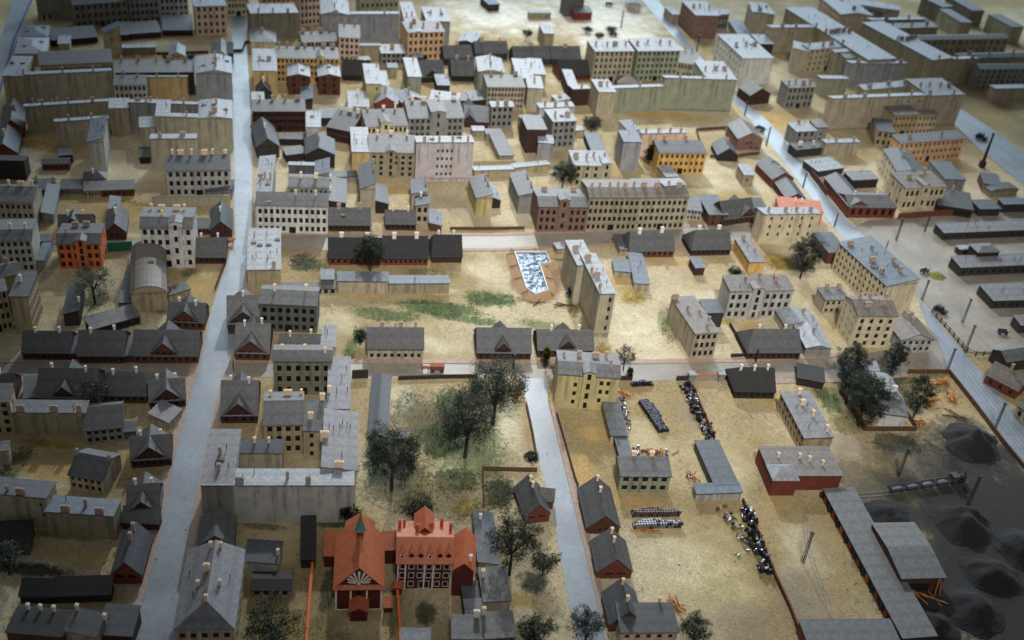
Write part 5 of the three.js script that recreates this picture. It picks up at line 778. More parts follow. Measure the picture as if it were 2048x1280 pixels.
b('tenement','golden yellow three-storey tenement with scattered black windows and dark roof','building',54,-430.3,13.8).w(0,0,21.2,11.2,10,'gable',1.6,'gold','dark',{p:0.8,f:[9,3,1,1.6],c:2}).w(0.8,-10.3,5.7,8.8,4,'mono',0.2,'tan','light',{t:5.3})
b('brick_house','brick house with large pinkish gable beside the diagonal road','building',92.3,-464.9,12.9).w(0,0,11.8,15.6,5.5,'gablex',3,'brickPink','mid',{F:[[0.4,3,0.9,1],[0.55,3,0.9,1],[0.6,0.8,0.9,1],[0.8,0.8,0.9,1]]})
b('house','dark slate gable house behind a brown yard wall near the golden tenement','building',82.2,-450.8,8.3).w(0,0,9.4,11.5,3,'gablex',3.4,'blackBrown','slate',{c:1,cc:'b'})
b('shed','small tan shed with one window alone on the pale sand','building',90.8,-427.8,11).w(0,0,4.6,9.3,5.5,'mono',0.2,'khaki','light',{F:[[0.4,2.6,0.9,1.2]]})
b('slab_tenement','white tower-like slab with window flank beside the far diagonal road','building',101.8,-546.8,18.2).w(0,0,17.4,32.6,14,'mono',0.4,'white','light',{l:[8,4],c:3,s:2,v:3})
b('brick_house','dark brick gable house below the white tower-like slab','building',104.4,-520.3,26.5).w(0,0,11.9,10.9,5,'gablex',3.4,'brickDark','dark',{F:[[0.3,2],[0.6,2]]})
b('tenement','red brick flanked tenement with grey front near the top of the diagonal road','building',82.4,-609.2,16.7).w(0,0,14.3,22.1,13.5,'mono',0.4,'brickPink','light',{l:[6,4],c:3})
b('shed','low tan shed with white roof beside the red-flanked tenement','building',72.3,-632.5,20.1).w(0,0,4.5,11.9,5,'mono',0.2,'tan','light',{})
b('tenement','grey low tenement behind the red-flanked tenement','building',96.2,-628.3,28.7).w(0,0,9.5,6,9,'mono',0.4,'grey','light',{f:[4,2]})
b('shed','long blue-roofed shed endwise beside the red-flanked tenement','building',108.8,-610.9,7.8).w(0,0,8,25.7,4,'mono',0.2,'khaki','blue',{})
b('tenement','tan tenement with yellow flank near the top of the far blocks','building',119.1,-630,9).w(0,0,11.2,17.3,12,'mono',0.4,'tan','light',{c:2})
b('brick_house','dark red house behind the white tower-like slab','building',117.1,-590,14.8).w(0,0,8.2,13,8,'mono',0.3,'brickDark','light',{})
b('tenement_block','long perimeter block with a white roof spine running down to the blue-grey wall','building',169.9,-566,24.6).w(0,0,18,79.5,14,'mono',0.3,'tan','light',{c:10,cc:'g',v:4,ck:3}).w(-27.6,51.2,33.3,5,14,'mono',-0.5,'beige','light',{c:3,t:-4.8}).w(-24.3,76.2,9.3,7,14,'mono',0.3,'beige','light',{c:1,t:-19})
b('tenement','yellow court tenement with irregular windows and a tan slab end','building',140.7,-574.6,29.4).w(0,0,29.3,6.4,13,'mono',0.6,'cream','light',{f:[8,4,1.1,1.5],c:4}).w(-7.6,4.1,8.5,11.3,13,'monol',-0.6,'beige','light',{t:-38.6})
b('slab_tenement','bluish-grey blank wall with a white roof strip closing the perimeter block','building',160.1,-561.2,16.5).w(0,0,32.9,5,13,'mono',-0.8,'blueGrey','light',{c:4}).w(-1.7,14.9,16.3,3.2,13,'mono',0.2,'olive','light',{t:8.1}).w(1.9,9,17.8,6,12,'mono',0.5,'olive','mid',{t:7.2})
b('outbuilding','small green-grey blank store in front of the bluish-grey blank wall','building',142.9,-544.4,14.9).w(0,0,15.3,5,9,'mono',-0.5,'greenGrey','light',{})
b('tenement','dark grey three-storey house with eighteen windows by the diagonal road','building',122.1,-520.7,21).w(0,0,15.3,8,11,'mono',0.6,'grey','warm',{f:[6,3],c:4,cc:'g'})
b('tenement_block','huge beige blank-walled court block with a ring of roofs behind it','building',138.8,-498.7,20.9).w(0,0,74,4.5,16.5,'mono',-0.8,'beige','light',{c:6,F:[[0.83,13.5,1,1.6],[0.82,10.5,1,1.6],[0.58,13,1,1],[0.67,13,1,1],[0.74,13,1,1]]}).w(53,-1,21,19.5,16.5,'mono',0.4,'beige','tar',{c:4,cc:'g'}).w(24.8,11.6,34.6,4.8,15,'mono',0.6,'khaki','light',{c:3,cc:'g',t:6.7})
b('tenement','tan three-storey annex with eighteen windows built against the huge blank wall','building',170.1,-500.7,19.7).w(0,0,13.6,10.5,11,'mono',0.6,'tan','warm',{f:[6,3,1,1.5]}).w(14.5,0.9,11,4.4,10,'mono',0.5,'cream','warm',{f:[5,3,1,1.5]}).w(-13.9,-8.7,8.4,13.8,7.5,'mono',0.4,'khaki','dark',{f:[3,2],t:-20.3})
b('tenement','long peach tenement with thirteen windows per floor in front of the annex','building',165.4,-468.7,23.4).w(0,0,36.7,6.7,10.5,'mono',0.8,'peach','mid',{f:[14,3,1.05,1.6],c:2})
b('outbuilding','low olive blank wall with roof strip beside the yellowish kiosk','building',132.4,-467.8,18.7).w(0,0,17.5,4,7,'mono',-0.3,'olive','light',{c:2})
b('house','pale grey house with a white roof facing the long upper road','building',119.9,-475.8,20.7).w(0,0,10.8,8.3,7.5,'mono',0.3,'grey','light',{f:[3,2],C:[[0.5,0.95,3]]}).w(11.8,2.5,6.2,7.4,8,'mono',0.3,'grey','warm',{F:[[0.5,4,0.9,1.2],[0.5,1.5,0.9,1.2]],t:-4.9}).w(-5.4,-11.4,14.6,6,4,'mono',0.3,'charcoal','dark',{c:2,cc:'w',t:5.1})
b('workshop','bright tin-roofed workshop beside the brick street wall','building',125.7,-445.3,28.5).w(0,0,14.8,10.1,3,'mono',0.3,'charcoal','light',{})
b('tenement_block','second perimeter block with long grey roofs and an olive end wall','building',205.9,-576,28.9).w(0,0,15.1,56.5,14.5,'mono',0.3,'olive','light',{c:8,cc:'g'}).w(1.2,1.1,30.4,5,14,'mono',-0.8,'olive','light',{c:3,t:-7}).w(11.1,61.7,37.7,4,14,'mono',-0.5,'greenGrey','light',{c:2,cc:'g',t:-8.2}).w(13.1,49.9,35.8,6,13,'mono',0.5,'khaki','mid',{c:3,cc:'g',t:-6.7}).w(19.4,30.6,61.2,7,13,'gable',1,'khaki','mid',{f:[14,3],t:-8.7}).w(25.7,3.7,44,7,12,'gable',1,'khaki','slate',{c:3,t:-8.8})
b('tenement','blue-grey four-row tenement with black windows near the right edge','building',232.8,-577.4,18.4).w(0,0,37,7,12,'gable',1.2,'grey','mid',{f:[10,4,1.1,1.6]})
b('tenement','pinkish-tan gabled tenement in the gap of the two perimeter blocks','building',170,-642.4,13.2).w(0,0,20.2,30.5,13,'gablex',1.5,'pink','light',{l:[8,4],c:2})
b('house','low brown-roofed house behind the pinkish-tan gabled tenement','building',195.1,-673.6,26.3).w(0,0,19.4,4.6,6,'mono',0.5,'khaki','warm',{f:[6,1]})
b('hall','broad pale grey hall with a plain wall at the top edge','building',186.7,-680.4,-6.5).w(0,0,27.3,8,9,'mono',0.5,'lightGrey','light',{})
b('barrack','long slate-roofed tenement row at the top corner, first of four','building',243.2,-691,31.1).w(0,0,9.1,18.1,10,'mono',0.3,'oliveDark','slate',{})
b('barrack','long slate-roofed tenement row at the top corner, second of four','building',247.2,-663.7,20.9).w(0,0,8.1,22.6,10,'mono',0.3,'olive','slate',{})
b('barrack','long slate-roofed tenement row at the top corner, third of four','building',261.4,-691,20.3).w(0,0,9.6,26.5,10,'mono',0.3,'oliveDark','slate',{})
b('barrack','long slate-roofed tenement row at the top corner, fourth of four','building',278.3,-665.9,23.1).w(0,0,9.4,21.3,10,'mono',0.3,'olive','slate',{})
b('house','low tan house with brick flank at the right edge beyond the tracks','building',237.7,-561.6,19.6).w(0,0,27,5,8,'mono',-0.3,'beige','light',{})
b('shed','small slate lean-to wedged between the twin brown brick houses','building',-104.5,-456,12.1).w(0,0,5,16.4,4,'monol',1.2,'charcoal','blue',{})
b('shed','low brown court shed below the long dark red tenement','building',-104.8,-417,11.7).w(0,0,10.5,4.5,3,'mono',0.3,'blackBrown','dark',{})
b('shed','second low brown court shed in front of the dark gable house','building',-98.4,-402,29.3).w(0,0,7.7,6,3.4,'mono',0.4,'blackBrown','dark',{})
b('shed','tiny blue-roofed lean-to between two small brick gable houses','building',-66.5,-476.9,16.4).w(0,0,4,4,3,'mono',0.2,'khaki','blue',{})
b('shed','dark flat court shed next to the tilted slate outbuilding','building',-37.6,-476.9,8).w(0,0,7.4,7.3,3.4,'mono',0.2,'blackBrown','dark',{})
b('shed','flat white-roofed lean-to on the lane below the dark brick house','building',-26.4,-446.6,15.4).w(0,0,5.4,4,3,'mono',0.2,'khaki','light',{})
b('outbuilding','slate-roofed wash house in the tight yard behind the yellow narrow house','building',-73.4,-505.5,12.6).w(0,0,4.6,4.7,4,'mono',0.3,'olive','blue',{})
b('shed','white-roofed store at the foot of the pink four-storey tenement','building',-89.9,-512.2,24.6).w(0,0,7,3.5,3.2,'mono',0.3,'charcoal','light',{})
b('shed','low black shed between the charcoal cottages and the red dormer house','building',-62.4,-520.3,22.6).w(0,0,4.1,5,5,'mono',0.3,'charcoal','light',{})
b('outbuilding','small pyramid-roofed hut in the court behind the olive-grey blank walls','building',38.5,-517.1,2.2).w(0,0,10,9.6,5,'hip',2.4,'olive','warm',{})
b('shed','long low tan store with a pale roof strip near the grey lean-roofed house','building',-6,-414.9,25.9).w(0,0,16.1,4,3,'mono',-0.3,'tan','light',{})
b('shed','small brown hut with a white lean-to roof behind the dark red flat block','building',9.4,-489.6,34.3).w(0,0,7.5,5.2,3.5,'mono',0.4,'khaki','light',{c:1,cc:'c'})
b('outbuilding','grey wash house in the court west of the irregular-windowed grey house','building',-5.7,-457.1,23.2).w(0,0,5.4,4.2,6,'mono',0.3,'grey','blue',{})
b('shed','low slate store at the lane corner by the lavender-grey slab','building',19.1,-460.3,24.8).w(0,0,4.3,4,2.5,'mono',0.1,'tan','light',{})
b('shed','low slate strip store behind the dark outbuilding in the middle yard','building',-77.9,-388.3,19).w(0,0,11,4,2.8,'mono',0.2,'grey','slate',{})
b('shed','small tan shed at the foot of the tan four-storey tenement','building',-22.2,-408.1,18.5).w(0,0,16.7,4,3,'mono',-0.3,'tan','light',{})
b('shed','small tan hut at the kerb behind the tall tan slab','building',13.7,-352.7,22).w(0,0,3.6,4,2.6,'flat',0,'tan','light',{})
b('shed','lean-to with a slate roof and tan wall beside the arch-roofed hall','building',-111.7,-294.2,43.6).w(0,0,7.6,3.5,2.6,'mono',0.4,'tan','slate',{C:[[0.2,0.5,1]],cc:'r'})
b('shed','low dark link shed behind the greyish-white tenement','building',-162.9,-316.3,18.4).w(0,0,3.7,4,3.5,'mono',0.3,'charcoal','slate',{})
b('shed','low dark shed joining the cross-gabled house to the crossing','building',-102.2,-245.7,16.9).w(0,0,2.6,5.7,2.4,'flat',0,'blackBrown','black',{})
const church = b('church','red church with a white sunburst gable, orange roof and green pointed turret','church',-33.9,-176,9.2).w(0,0,11,15.9,8,'gablex',6.4,'convent','tile',{e:0.5}).w(-3.1,13.4,2.6,7.2,4,'mono',0.8,'convent','tile',{}).w(11.2,14.3,3.1,5,5,'mono',0.8,'convent','tile',{})
const churchSize = [11.0,15.9,8.0];
const convent = b('convent','three-storey dark red convent with pink tiled roof, white pilasters and six dormers','convent',-20.6,-184.6,8.2).w(0,0,13.1,13.5,8.9,'gable',3.5,'convent','tile',{p:0.36,f:[6,3,1.1,1.5],fr:1,C:[[0.03,0.75,0],[0.12,0.85,1],[0.35,0.6,0],[0.62,0.7,0],[0.82,0.85,0],[0.98,0.65,0]],cc:'r',e:0.4}).w(13.2,-2.2,5,11.4,8.9,'gablex',2.5,'convent','tile',{C:[[0.8,0.2,1]],cc:'w',t:-4.6})
const conventSize = [13.1,13.5,8.9];
paved('street', [[-76.5,-155.2],[-77.1,-160.7],[-79.9,-185.6],[-85.9,-216.6],[-91.4,-253.5],[-93.6,-270.8],[-97.4,-292.5],[-99.7,-314.5],[-101.4,-330.5],[-102.8,-340.9],[-120.8,-403.4],[-135.9,-456.8],[-152.3,-515.4],[-171.3,-587.1],[-184.2,-638.5],[-178.9,-640.6],[-164.8,-589.5],[-145.2,-517.7],[-128.3,-459],[-113.3,-405.4],[-97.2,-342.2],[-95,-331.9],[-92.6,-316.1],[-89.1,-294.2],[-84.3,-272.6],[-83.8,-255],[-78.4,-217.9],[-73.2,-186.7],[-67.8,-162],[-66.9,-156.6]]);
paved('road', [[-156.8,-251.7],[-121.1,-259.1],[-92.7,-264.6],[-91.3,-257.5],[-118.6,-252.3],[-153.8,-245.4]]);
paved('road', [[-83.5,-265.9],[-48.3,-272.4],[-2.2,-281],[41,-289.3],[79.3,-297.8],[114.3,-308.1],[140.9,-319.8],[148.7,-323.1],[147,-304.9],[131.7,-301.5],[111.8,-294.9],[78.1,-287.5],[40.7,-280.2],[-1.6,-273.5],[-47,-265.4],[-84.8,-258.5]]);
paved('street', [[4.8,-274.7],[7.2,-262.8],[11.9,-237.5],[16.4,-219.6],[18.6,-203.7],[22.1,-184.1],[25.2,-169.4],[31.8,-170.4],[29.9,-180],[27.2,-194.5],[23.9,-212.1],[19.1,-236.6],[13.7,-264],[12.9,-276.2]]);
paved('road', [[-97.2,-342.2],[-22,-358.8],[-8.1,-362],[35.7,-375.7],[69.9,-388.1],[92.6,-394.7],[91.6,-383.4],[60.9,-373.3],[34.7,-366.5],[-7.4,-352.8],[-21.1,-349.7],[-95.3,-330.8]]);
paved('road', [[-184.1,-316.6],[-102.1,-338.2],[-100.9,-331.3],[-181.4,-310.7]]);
paved('street', [[50.2,-707.9],[56.6,-669.5],[74.7,-598.1],[96.5,-527.7],[101.9,-503.6],[107.5,-486.5],[111.6,-464.6],[118.5,-431.9],[122.9,-411.2],[127.7,-388.1],[137,-361.7],[148.2,-353.6],[145.3,-369],[139.9,-388.9],[134,-402.7],[122.9,-444.6],[120.4,-466.9],[112.6,-500.1],[103.6,-525.3],[83.6,-586.8],[66.5,-673.1],[60,-711.6]]);
paved('square', [[133.8,-401.8],[139.9,-388.9],[145.3,-369],[148.2,-353.6],[150.7,-343.2],[156.6,-318.4],[205.7,-325.9],[227.3,-353],[246.7,-400.9],[244.5,-450.6],[179.4,-424.3],[142.3,-410.2]]);
paved('tramway', [[147.5,-352.7],[146.8,-334.9],[148.1,-318.2],[147.1,-304.7],[154.1,-270.3],[159.7,-239.1],[172,-245.2],[165.3,-273.2],[160.7,-299.2],[155.8,-317.3],[151.6,-334.3],[150.1,-343.8]]);
paved('railway', [[208.5,-528.1],[213.3,-496.9],[224.5,-457.8],[241.1,-479.7],[228.5,-523.2],[217.6,-549.1]]);
paved('street', [[-263.3,-466.6],[-257.4,-495.1],[-275.9,-549.3],[-288.9,-588.3],[-279.5,-591.9],[-267,-552.5],[-231.7,-437.2],[-226.7,-399]]);
pavement([[-76.5,-155.2],[-77.1,-160.7],[-79.9,-185.6],[-85.9,-216.6],[-91.4,-253.5],[-93.6,-270.8]], 2.2, -1);
pavement([[-66.9,-156.6],[-67.8,-162],[-73.2,-186.7],[-78.4,-217.9],[-83.8,-255]], 2.0, 1);
pavement([[-84.3,-272.6],[-89.1,-294.2],[-92.6,-316.1],[-95,-331.9],[-97.2,-342.2]], 2, 1);
pavement([[-148.7,-253.3],[-121.1,-259.1],[-93,-264.6]], 2.4, -1);
pavement([[-82.4,-266.1],[-48.3,-272.4],[-2.2,-281],[41,-289.3],[79.3,-297.8],[112.5,-307.4]], 2.2, -1);
pavement([[-97.1,-341.9],[-22,-358.8],[-8.1,-362],[35.7,-375.7],[69.9,-388.1],[91.6,-394.4]], 1.6, -1);
pavement([[-21,-349.3],[-7.4,-352.4],[34.7,-366.1],[60.9,-372.9],[89.2,-382.5]], 1.4, 1);
pavement([[14.1,-264],[19.1,-236.6],[23.9,-212.1],[27.2,-194.5],[29.9,-180]], 2.2, -1);
pavement([[68.2,-285.4],[111.8,-294.9],[131.7,-301.5]], 2, 1);
spot(-24.5,-308.2,18.7,4.8,'green',1);
spot(-43.7,-301.2,13.2,4.1,'green',0.8);
spot(-7.4,-317.4,10.5,5.6,'green',1);
spot(-13.9,-303.7,15.2,2.9,'green',0.7);
spot(-73.3,-327,7.3,6.6,'dark',0.9);
spot(-53.8,-320.5,19,4.5,'olive',0.8);
spot(-30.6,-329.6,10.7,4,'olive',0.7);
spot(-49.6,-279.4,2.5,6.8,'green',0.8);
spot(-47.1,-288.8,2.9,5,'green',0.8);
spot(-15.8,-260,6,5.7,'green',0.9);
spot(-16.6,-241.3,8.6,8.6,'green',0.9);
spot(-27.6,-228.6,8.3,8,'dark',0.8);
spot(-20.3,-215.8,5.3,5.6,'olive',0.8);
spot(-11.2,-225.2,6.9,5.9,'dark',1);
spot(-6.9,-216,4,4.5,'yellow',0.9);
spot(1.8,-222.3,4.7,6.6,'dark',1);
spot(-38.6,-220.6,1.9,11.5,'olive',0.8);
spot(12.4,-191.4,4.3,4.9,'dark',1);
spot(9.7,-185.3,4.9,3.4,'yellow',0.6);
spot(-40.7,-204,7.7,1.8,'dark',0.8);
spot(-57.9,-200,7.5,1.4,'olive',0.8);
spot(-36.8,-181.6,1.7,10.7,'dark',0.7);
spot(-12.6,-177.4,2.9,4.5,'dark',0.8);
spot(-19.6,-176.3,1.4,7.4,'olive',0.7);
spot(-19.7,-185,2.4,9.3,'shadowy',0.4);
spot(-33.8,-169.8,5.8,4.3,'olive',0.6);
spot(-46,-169.5,6.9,4.4,'yellow',0.6);
spot(54.4,-311.6,3.9,9,'olive',0.7);
spot(51.3,-317,2.1,9.2,'green',0.5);
spot(24.9,-310.1,2.1,11.8,'olive',0.9);
spot(40.8,-330.2,5.5,7.2,'yellow',0.8);
spot(30.5,-295.1,2.7,3.9,'yellow',0.8);
spot(20.7,-318.6,2.5,8,'olive',0.9);
spot(9.5,-305.5,10.3,4.1,'green',0.5);
spot(98.7,-366.2,8.1,6.9,'yellow',0.9);
spot(81.1,-353.2,4.3,4.4,'olive',0.8);
spot(74.2,-321.7,2.9,4.4,'yellow',0.6);
spot(102.9,-281.9,4.4,8,'green',0.9);
spot(119.3,-262.8,9.7,5.9,'dark',0.9);
spot(107,-270.1,6.5,5.1,'olive',0.8);
spot(132.6,-292.6,7,6.8,'olive',0.6);
spot(121.9,-296,10.5,5.7,'dark',0.8);
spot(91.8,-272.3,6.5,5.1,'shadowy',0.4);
spot(-120.6,-221.3,7.3,1.9,'yellow',1);
spot(-125.9,-211.8,3,7.9,'dark',0.7);
spot(-103.6,-189.2,13.1,1.4,'yellow',0.8);
spot(-107.2,-177.4,10.3,2.3,'dark',0.9);
spot(-95.7,-166.7,4.4,1.2,'olive',0.4);
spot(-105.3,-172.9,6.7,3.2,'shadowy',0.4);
spot(-134.7,-290.7,4.6,5.9,'dark',0.8);
spot(-156.1,-303.2,3.1,12.4,'olive',0.5);
spot(-109.5,-288.5,9.3,2.3,'olive',0.8);
spot(-110.6,-313.1,3.3,3.2,'dark',0.5);
spot(-175,-410.8,7.9,3.9,'dark',0.6);
spot(-197.4,-392.5,11.3,3.7,'olive',0.6);
spot(-188.5,-390.2,9.4,3.6,'yellow',0.5);
spot(-140.4,-355,10.7,1.9,'olive',0.6);
spot(-112.5,-228.7,5.3,2.6,'yellow',0.5);
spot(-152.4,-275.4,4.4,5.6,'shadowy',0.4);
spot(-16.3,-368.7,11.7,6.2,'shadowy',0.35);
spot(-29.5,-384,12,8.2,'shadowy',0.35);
spot(28,-251.4,6,4.5,'ochre',0.9);
spot(24.5,-233.3,4.3,12.1,'ochre',0.9);
spot(30.8,-224.1,4.2,5.8,'ochre',0.8);
spot(41.8,-224,7,3.1,'ochre',0.9);
spot(84.9,-278.6,8.3,5.2,'ochre',0.8);
spot(81.5,-317,5.4,9.3,'ochre',0.9);
spot(65.5,-332.7,13.1,9.9,'pale',0.8);
spot(41.6,-309,10.5,17.4,'pale',0.9);
spot(42.8,-251.7,9.1,13.3,'pale',0.5);
spot(-30.5,-257.3,6,9.3,'pale',0.9);
spot(-26.8,-286.6,19.4,5.4,'pale',0.8);
spot(1.6,-249,5.9,13.1,'pale',0.9);
spot(-9.9,-336.8,10.9,13.3,'pale',0.8);
spot(-57.4,-294.8,9.7,8.5,'pale',0.7);
spot(55,-200.4,15.9,18.1,'straw',0.9);
spot(82.7,-213.5,8.3,16.2,'pale',0.6);
spot(-59.3,-280.2,6.2,7.9,'dirty',0.7);
spot(-33.7,-240.5,5.7,12.7,'dirty',0.6);
spot(-2.7,-288.6,9.8,5.4,'pale',0.8);
spot(50.9,-293.5,10.2,5.6,'pale',0.7);
spot(37,-340.1,7.5,6.8,'ochre',0.7);
spot(52.4,-357.7,11.7,5.9,'ochre',0.7);
spot(57.1,-266,6.3,12,'dirty',0.4);
spot(65.3,-240.2,8.9,10.6,'pale',0.6);
spot(48.9,-204.6,10.7,10.3,'pale',0.6);
spot(63.8,-186.9,8.9,6.3,'dirty',0.4);
spot(79.2,-198.9,5.3,11.7,'dirty',0.7);
spot(79.7,-230.2,7.3,6.1,'ochre',0.5);
spot(104.6,-257.9,9.5,7.1,'dirty',0.7);
spot(-68.4,-307.7,10,4.3,'pale',0.7);
spot(-78.1,-305.7,4.9,6,'ochre',0.6);
spot(-55.7,-312,15.2,2.5,'ochre',0.7);
spot(-27.6,-319.6,10.4,3.2,'pale',0.6);
spot(29.6,-270.9,9.5,5,'ochre',0.6);
spot(-136.3,-322.6,5,6.7,'dirty',0.7);
spot(-119.5,-293.9,6.3,8.8,'dirty',0.7);
spot(-138.3,-275.5,5.9,3.9,'dirty',0.7);
spot(-105.1,-306.2,4.9,9.2,'ochre',0.7);
spot(-104.7,-316.1,3.3,4.5,'pale',0.5);
spot(-115.6,-226,7.9,3,'dirty',0.5);
spot(-116.8,-199.9,7.3,5.5,'dirty',0.6);
spot(-94.8,-182.5,7,3.3,'ochre',0.5);
spot(-147.8,-382.6,7.5,8.5,'pale',0.6);
spot(-167.6,-377.5,11.1,8.5,'pale',0.5);
spot(-166.9,-360.7,14.3,6.4,'ochre',0.7);
spot(-163.1,-392.2,5.7,8.9,'dirty',0.6);
spot(-129.9,-345.8,8.8,5.2,'ochre',0.6);
spot(-138.1,-332.8,6.8,2.8,'pale',0.6);
spot(-70.8,-393.3,12,6.8,'ochre',0.7);
spot(-52,-389.1,8,5.9,'ochre',0.8);
spot(-41.5,-370.7,11.6,4.7,'dirty',0.5);
spot(-20.8,-375.7,9.8,5.5,'dirty',0.5);
spot(-1.5,-380.3,8,4.8,'pale',0.6);
spot(-18.2,-391,8.1,5,'ochre',0.7);
spot(83.4,-446.9,14.2,10.2,'pale',0.7);
spot(84.9,-418.5,9,5.6,'ochre',0.6);
spot(59.5,-456.1,11.9,6.3,'ochre',0.6);
spot(8.3,-437.4,9,6.9,'dirty',0.5);
spot(-9.9,-448,6.8,5.2,'pale',0.7);
spot(-84.3,-465.9,9.1,7.7,'pale',0.7);
spot(-79.6,-491.5,7.1,6,'pale',0.6);
spot(-118.3,-473.8,9.1,5.8,'ochre',0.7);
spot(7.8,-524.3,7.8,9.1,'pale',0.8);
spot(103,-427.6,9.2,6.7,'pale',0.5);
spot(129.9,-333.1,9.6,4.8,'dirty',0.5);
spot(108.8,-335.2,11.5,6.8,'pale',0.4);
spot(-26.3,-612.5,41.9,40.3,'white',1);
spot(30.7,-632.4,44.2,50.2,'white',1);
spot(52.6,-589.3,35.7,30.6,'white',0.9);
spot(77.5,-430.7,16,14.3,'pale',0.8);
spot(34.4,-434.2,13.6,9.7,'ochre',0.6);
spot(-33.1,-416.8,17,13.7,'pale',0.4);
spot(-95.8,-414.8,12.4,9.3,'ochre',0.6);
spot(54.4,-496.8,36,8.4,'ochre',0.9);
spot(115.7,-505.1,13.2,12.4,'ochre',1);
spot(106.8,-474.1,12.5,5.6,'pale',0.6);
spot(-195.2,-522.8,33.8,6.9,'ochre',0.7);
spot(-171.5,-553.7,10.1,21.9,'pale',0.6);
spot(-186.5,-395.4,22.9,9.1,'ochre',0.8);
spot(-157.2,-354.9,21.4,7.7,'ochre',0.6);
spot(-144.7,-346.2,17.5,5.2,'ochre',0.6);
spot(-161.3,-323.9,9.9,10.2,'ochre',0.6);
spot(-106.5,-322.4,6.7,9.8,'ochre',0.5);
spot(-115.2,-211.6,11.4,4.7,'ochre',0.9);
spot(-105.2,-184.2,14,3.4,'ochre',0.6);
spot(-27.3,-172.2,7,4.4,'straw',0.8);
spot(-51,-192.6,7.4,6.7,'straw',0.7);
spot(7.5,-180.3,7.3,4.5,'pale',0.7);
spot(-18.8,-247.6,14.6,17.3,'dark',0.55);
spot(-7.7,-238.4,12.9,16.5,'green',0.6);
spot(-25.3,-222.8,10.9,13.4,'dark',0.6);
spot(-13.9,-218.8,14.9,9.4,'olive',0.6);
spot(-32.7,-234.1,3.3,12.3,'green',0.6);
spot(134.4,-212.4,27.1,44.3,'coal',1);
spot(120.5,-205.1,22.2,28.8,'coal',1);
spot(141.6,-250.8,20.6,24.6,'coal',0.95);
spot(119.5,-238.7,16.7,14.9,'cinder',0.6);
spot(109.8,-240.2,16.7,14.9,'cinder',0.6);
spot(101.2,-225.8,7.2,11.8,'cinder',0.5);
spot(121.8,-254.1,17.4,13.8,'cinder',0.55);
spot(82.6,-196.1,5.3,13.1,'dirty',0.6);
spot(131.6,-230.6,17.9,22.1,'coal',1);
spot(130.4,-203.2,17.9,19.1,'coal',1);
spot(111.6,-195.5,12,10.1,'coal',0.9);
spot(144,-269.4,11.6,12.6,'coal',0.9);
spot(154.3,-244.4,14.1,26.1,'coal',0.8);
spot(102.9,-248.7,10.8,9,'cinder',0.35);
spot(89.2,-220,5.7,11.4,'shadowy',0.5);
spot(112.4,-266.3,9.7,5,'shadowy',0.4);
spot(90.1,-242.2,6,8.7,'straw',0.5);
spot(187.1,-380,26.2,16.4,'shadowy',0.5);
spot(193,-475.3,15.6,22.7,'ochre',0.5);
spot(232.3,-544.2,17.8,11.5,'ochre',0.7);
spot(218.3,-481.8,15.9,17.7,'ochre',0.4);
spot(143.8,-473.1,10.1,7.9,'ochre',0.5);
spot(125.4,-433.2,9.4,6.9,'pale',0.5);
spot(6.8,-320.4,6,2.5,'brown',0.9);
spot(1,-335.8,3.6,13.2,'brown',0.8);
spot(14,-335.2,3.7,13.2,'brown',0.8);
// --- walls and fences
fence('boundary_wall','orange boundary wall running along the church yard from the black-roofed shed','wall',[[-42.3,-191.4],[-40.3,-177.9],[-38,-163.4]],2,0.5,paint('#c8642a'));
fence('boundary_wall','orange boundary wall between the church and the convent yard','wall',[[-20.4,-184],[-18.8,-176.5],[-16.9,-166.4]],2,0.5,paint('#c8642a'));
fence('board_fence','brown fence on the west kerb of the narrow street beside the great tree','fence',[[7.1,-261.3],[9.5,-249],[11.2,-238.4]],1.4,0.25,fenceBrown);
fence('board_fence','brown fence around the small dark-green garden by the gable house','fence',[[11.7,-232.4],[-3.4,-230.4],[-1.7,-215.3]],1.3,0.25,fenceBrown);
fence('board_fence','low dark board edge on the east side of the narrow street','fence',[[16.4,-258.6],[19.3,-245.3],[22.4,-230.8],[23.3,-227.9]],1,0.25,fenceDark);
fence('board_fence','dark brown fence along the south kerb of the cross street by the trees','fence',[[-32.5,-266.9],[-20,-270],[-8.6,-272.4]],1.3,0.25,fenceDark);
fence('gate_wall','dark double gate between grey roof and slate shed on the cross street','gate',[[-46.3,-265],[-41.6,-266.2]],3,0.3,fenceDark);
fence('factory_wall','short dark wall beside the yellow house at the barrel yard','wall',[[35.6,-279.7],[39.8,-280.5]],1.4,0.3,fenceDark);
fence('factory_wall','dark wall from factory gate to the black-roofed cottage','wall',[[68.4,-286.2],[73.5,-287.4]],1.6,0.3,fenceDark);
fence('factory_wall','dark wall stub on the barrel side of the factory gate','wall',[[53.9,-282.9],[58.4,-284]],1.6,0.3,fenceDark);
fence('board_fence','brown-red fence running down the factory yard behind the scattered drums','fence',[[69.1,-229.8],[72.3,-215.5],[74.4,-203],[76.9,-192],[78.6,-180.6]],1.3,0.3,fenceRed);
fence('board_fence','brown-red fence behind the dark drum heap below the factory gate','fence',[[58.8,-280.2],[61.1,-268],[63.6,-255.3]],1.2,0.3,fenceRed);
fence('board_fence','brown board fence round the dense trees and the pale rounded house','fence',[[106.6,-286.5],[109,-276.7],[110.9,-267.9],[127.6,-270.9],[126.3,-278.5]],1.6,0.25,fenceBrown);
fence('board_fence','long brown fence along the tram street edging timber and coal','fence',[[132.2,-301.6],[146.6,-304.3],[150.4,-287.5],[153.8,-270.2],[157.6,-254.6]],1.6,0.3,fenceBrown);
fence('board_fence','dark brown fence round the yard of the hip-roofed brick house','fence',[[74.5,-318.1],[76.7,-309.4],[78.8,-300.9],[73,-299.4]],1.2,0.25,fenceDark);
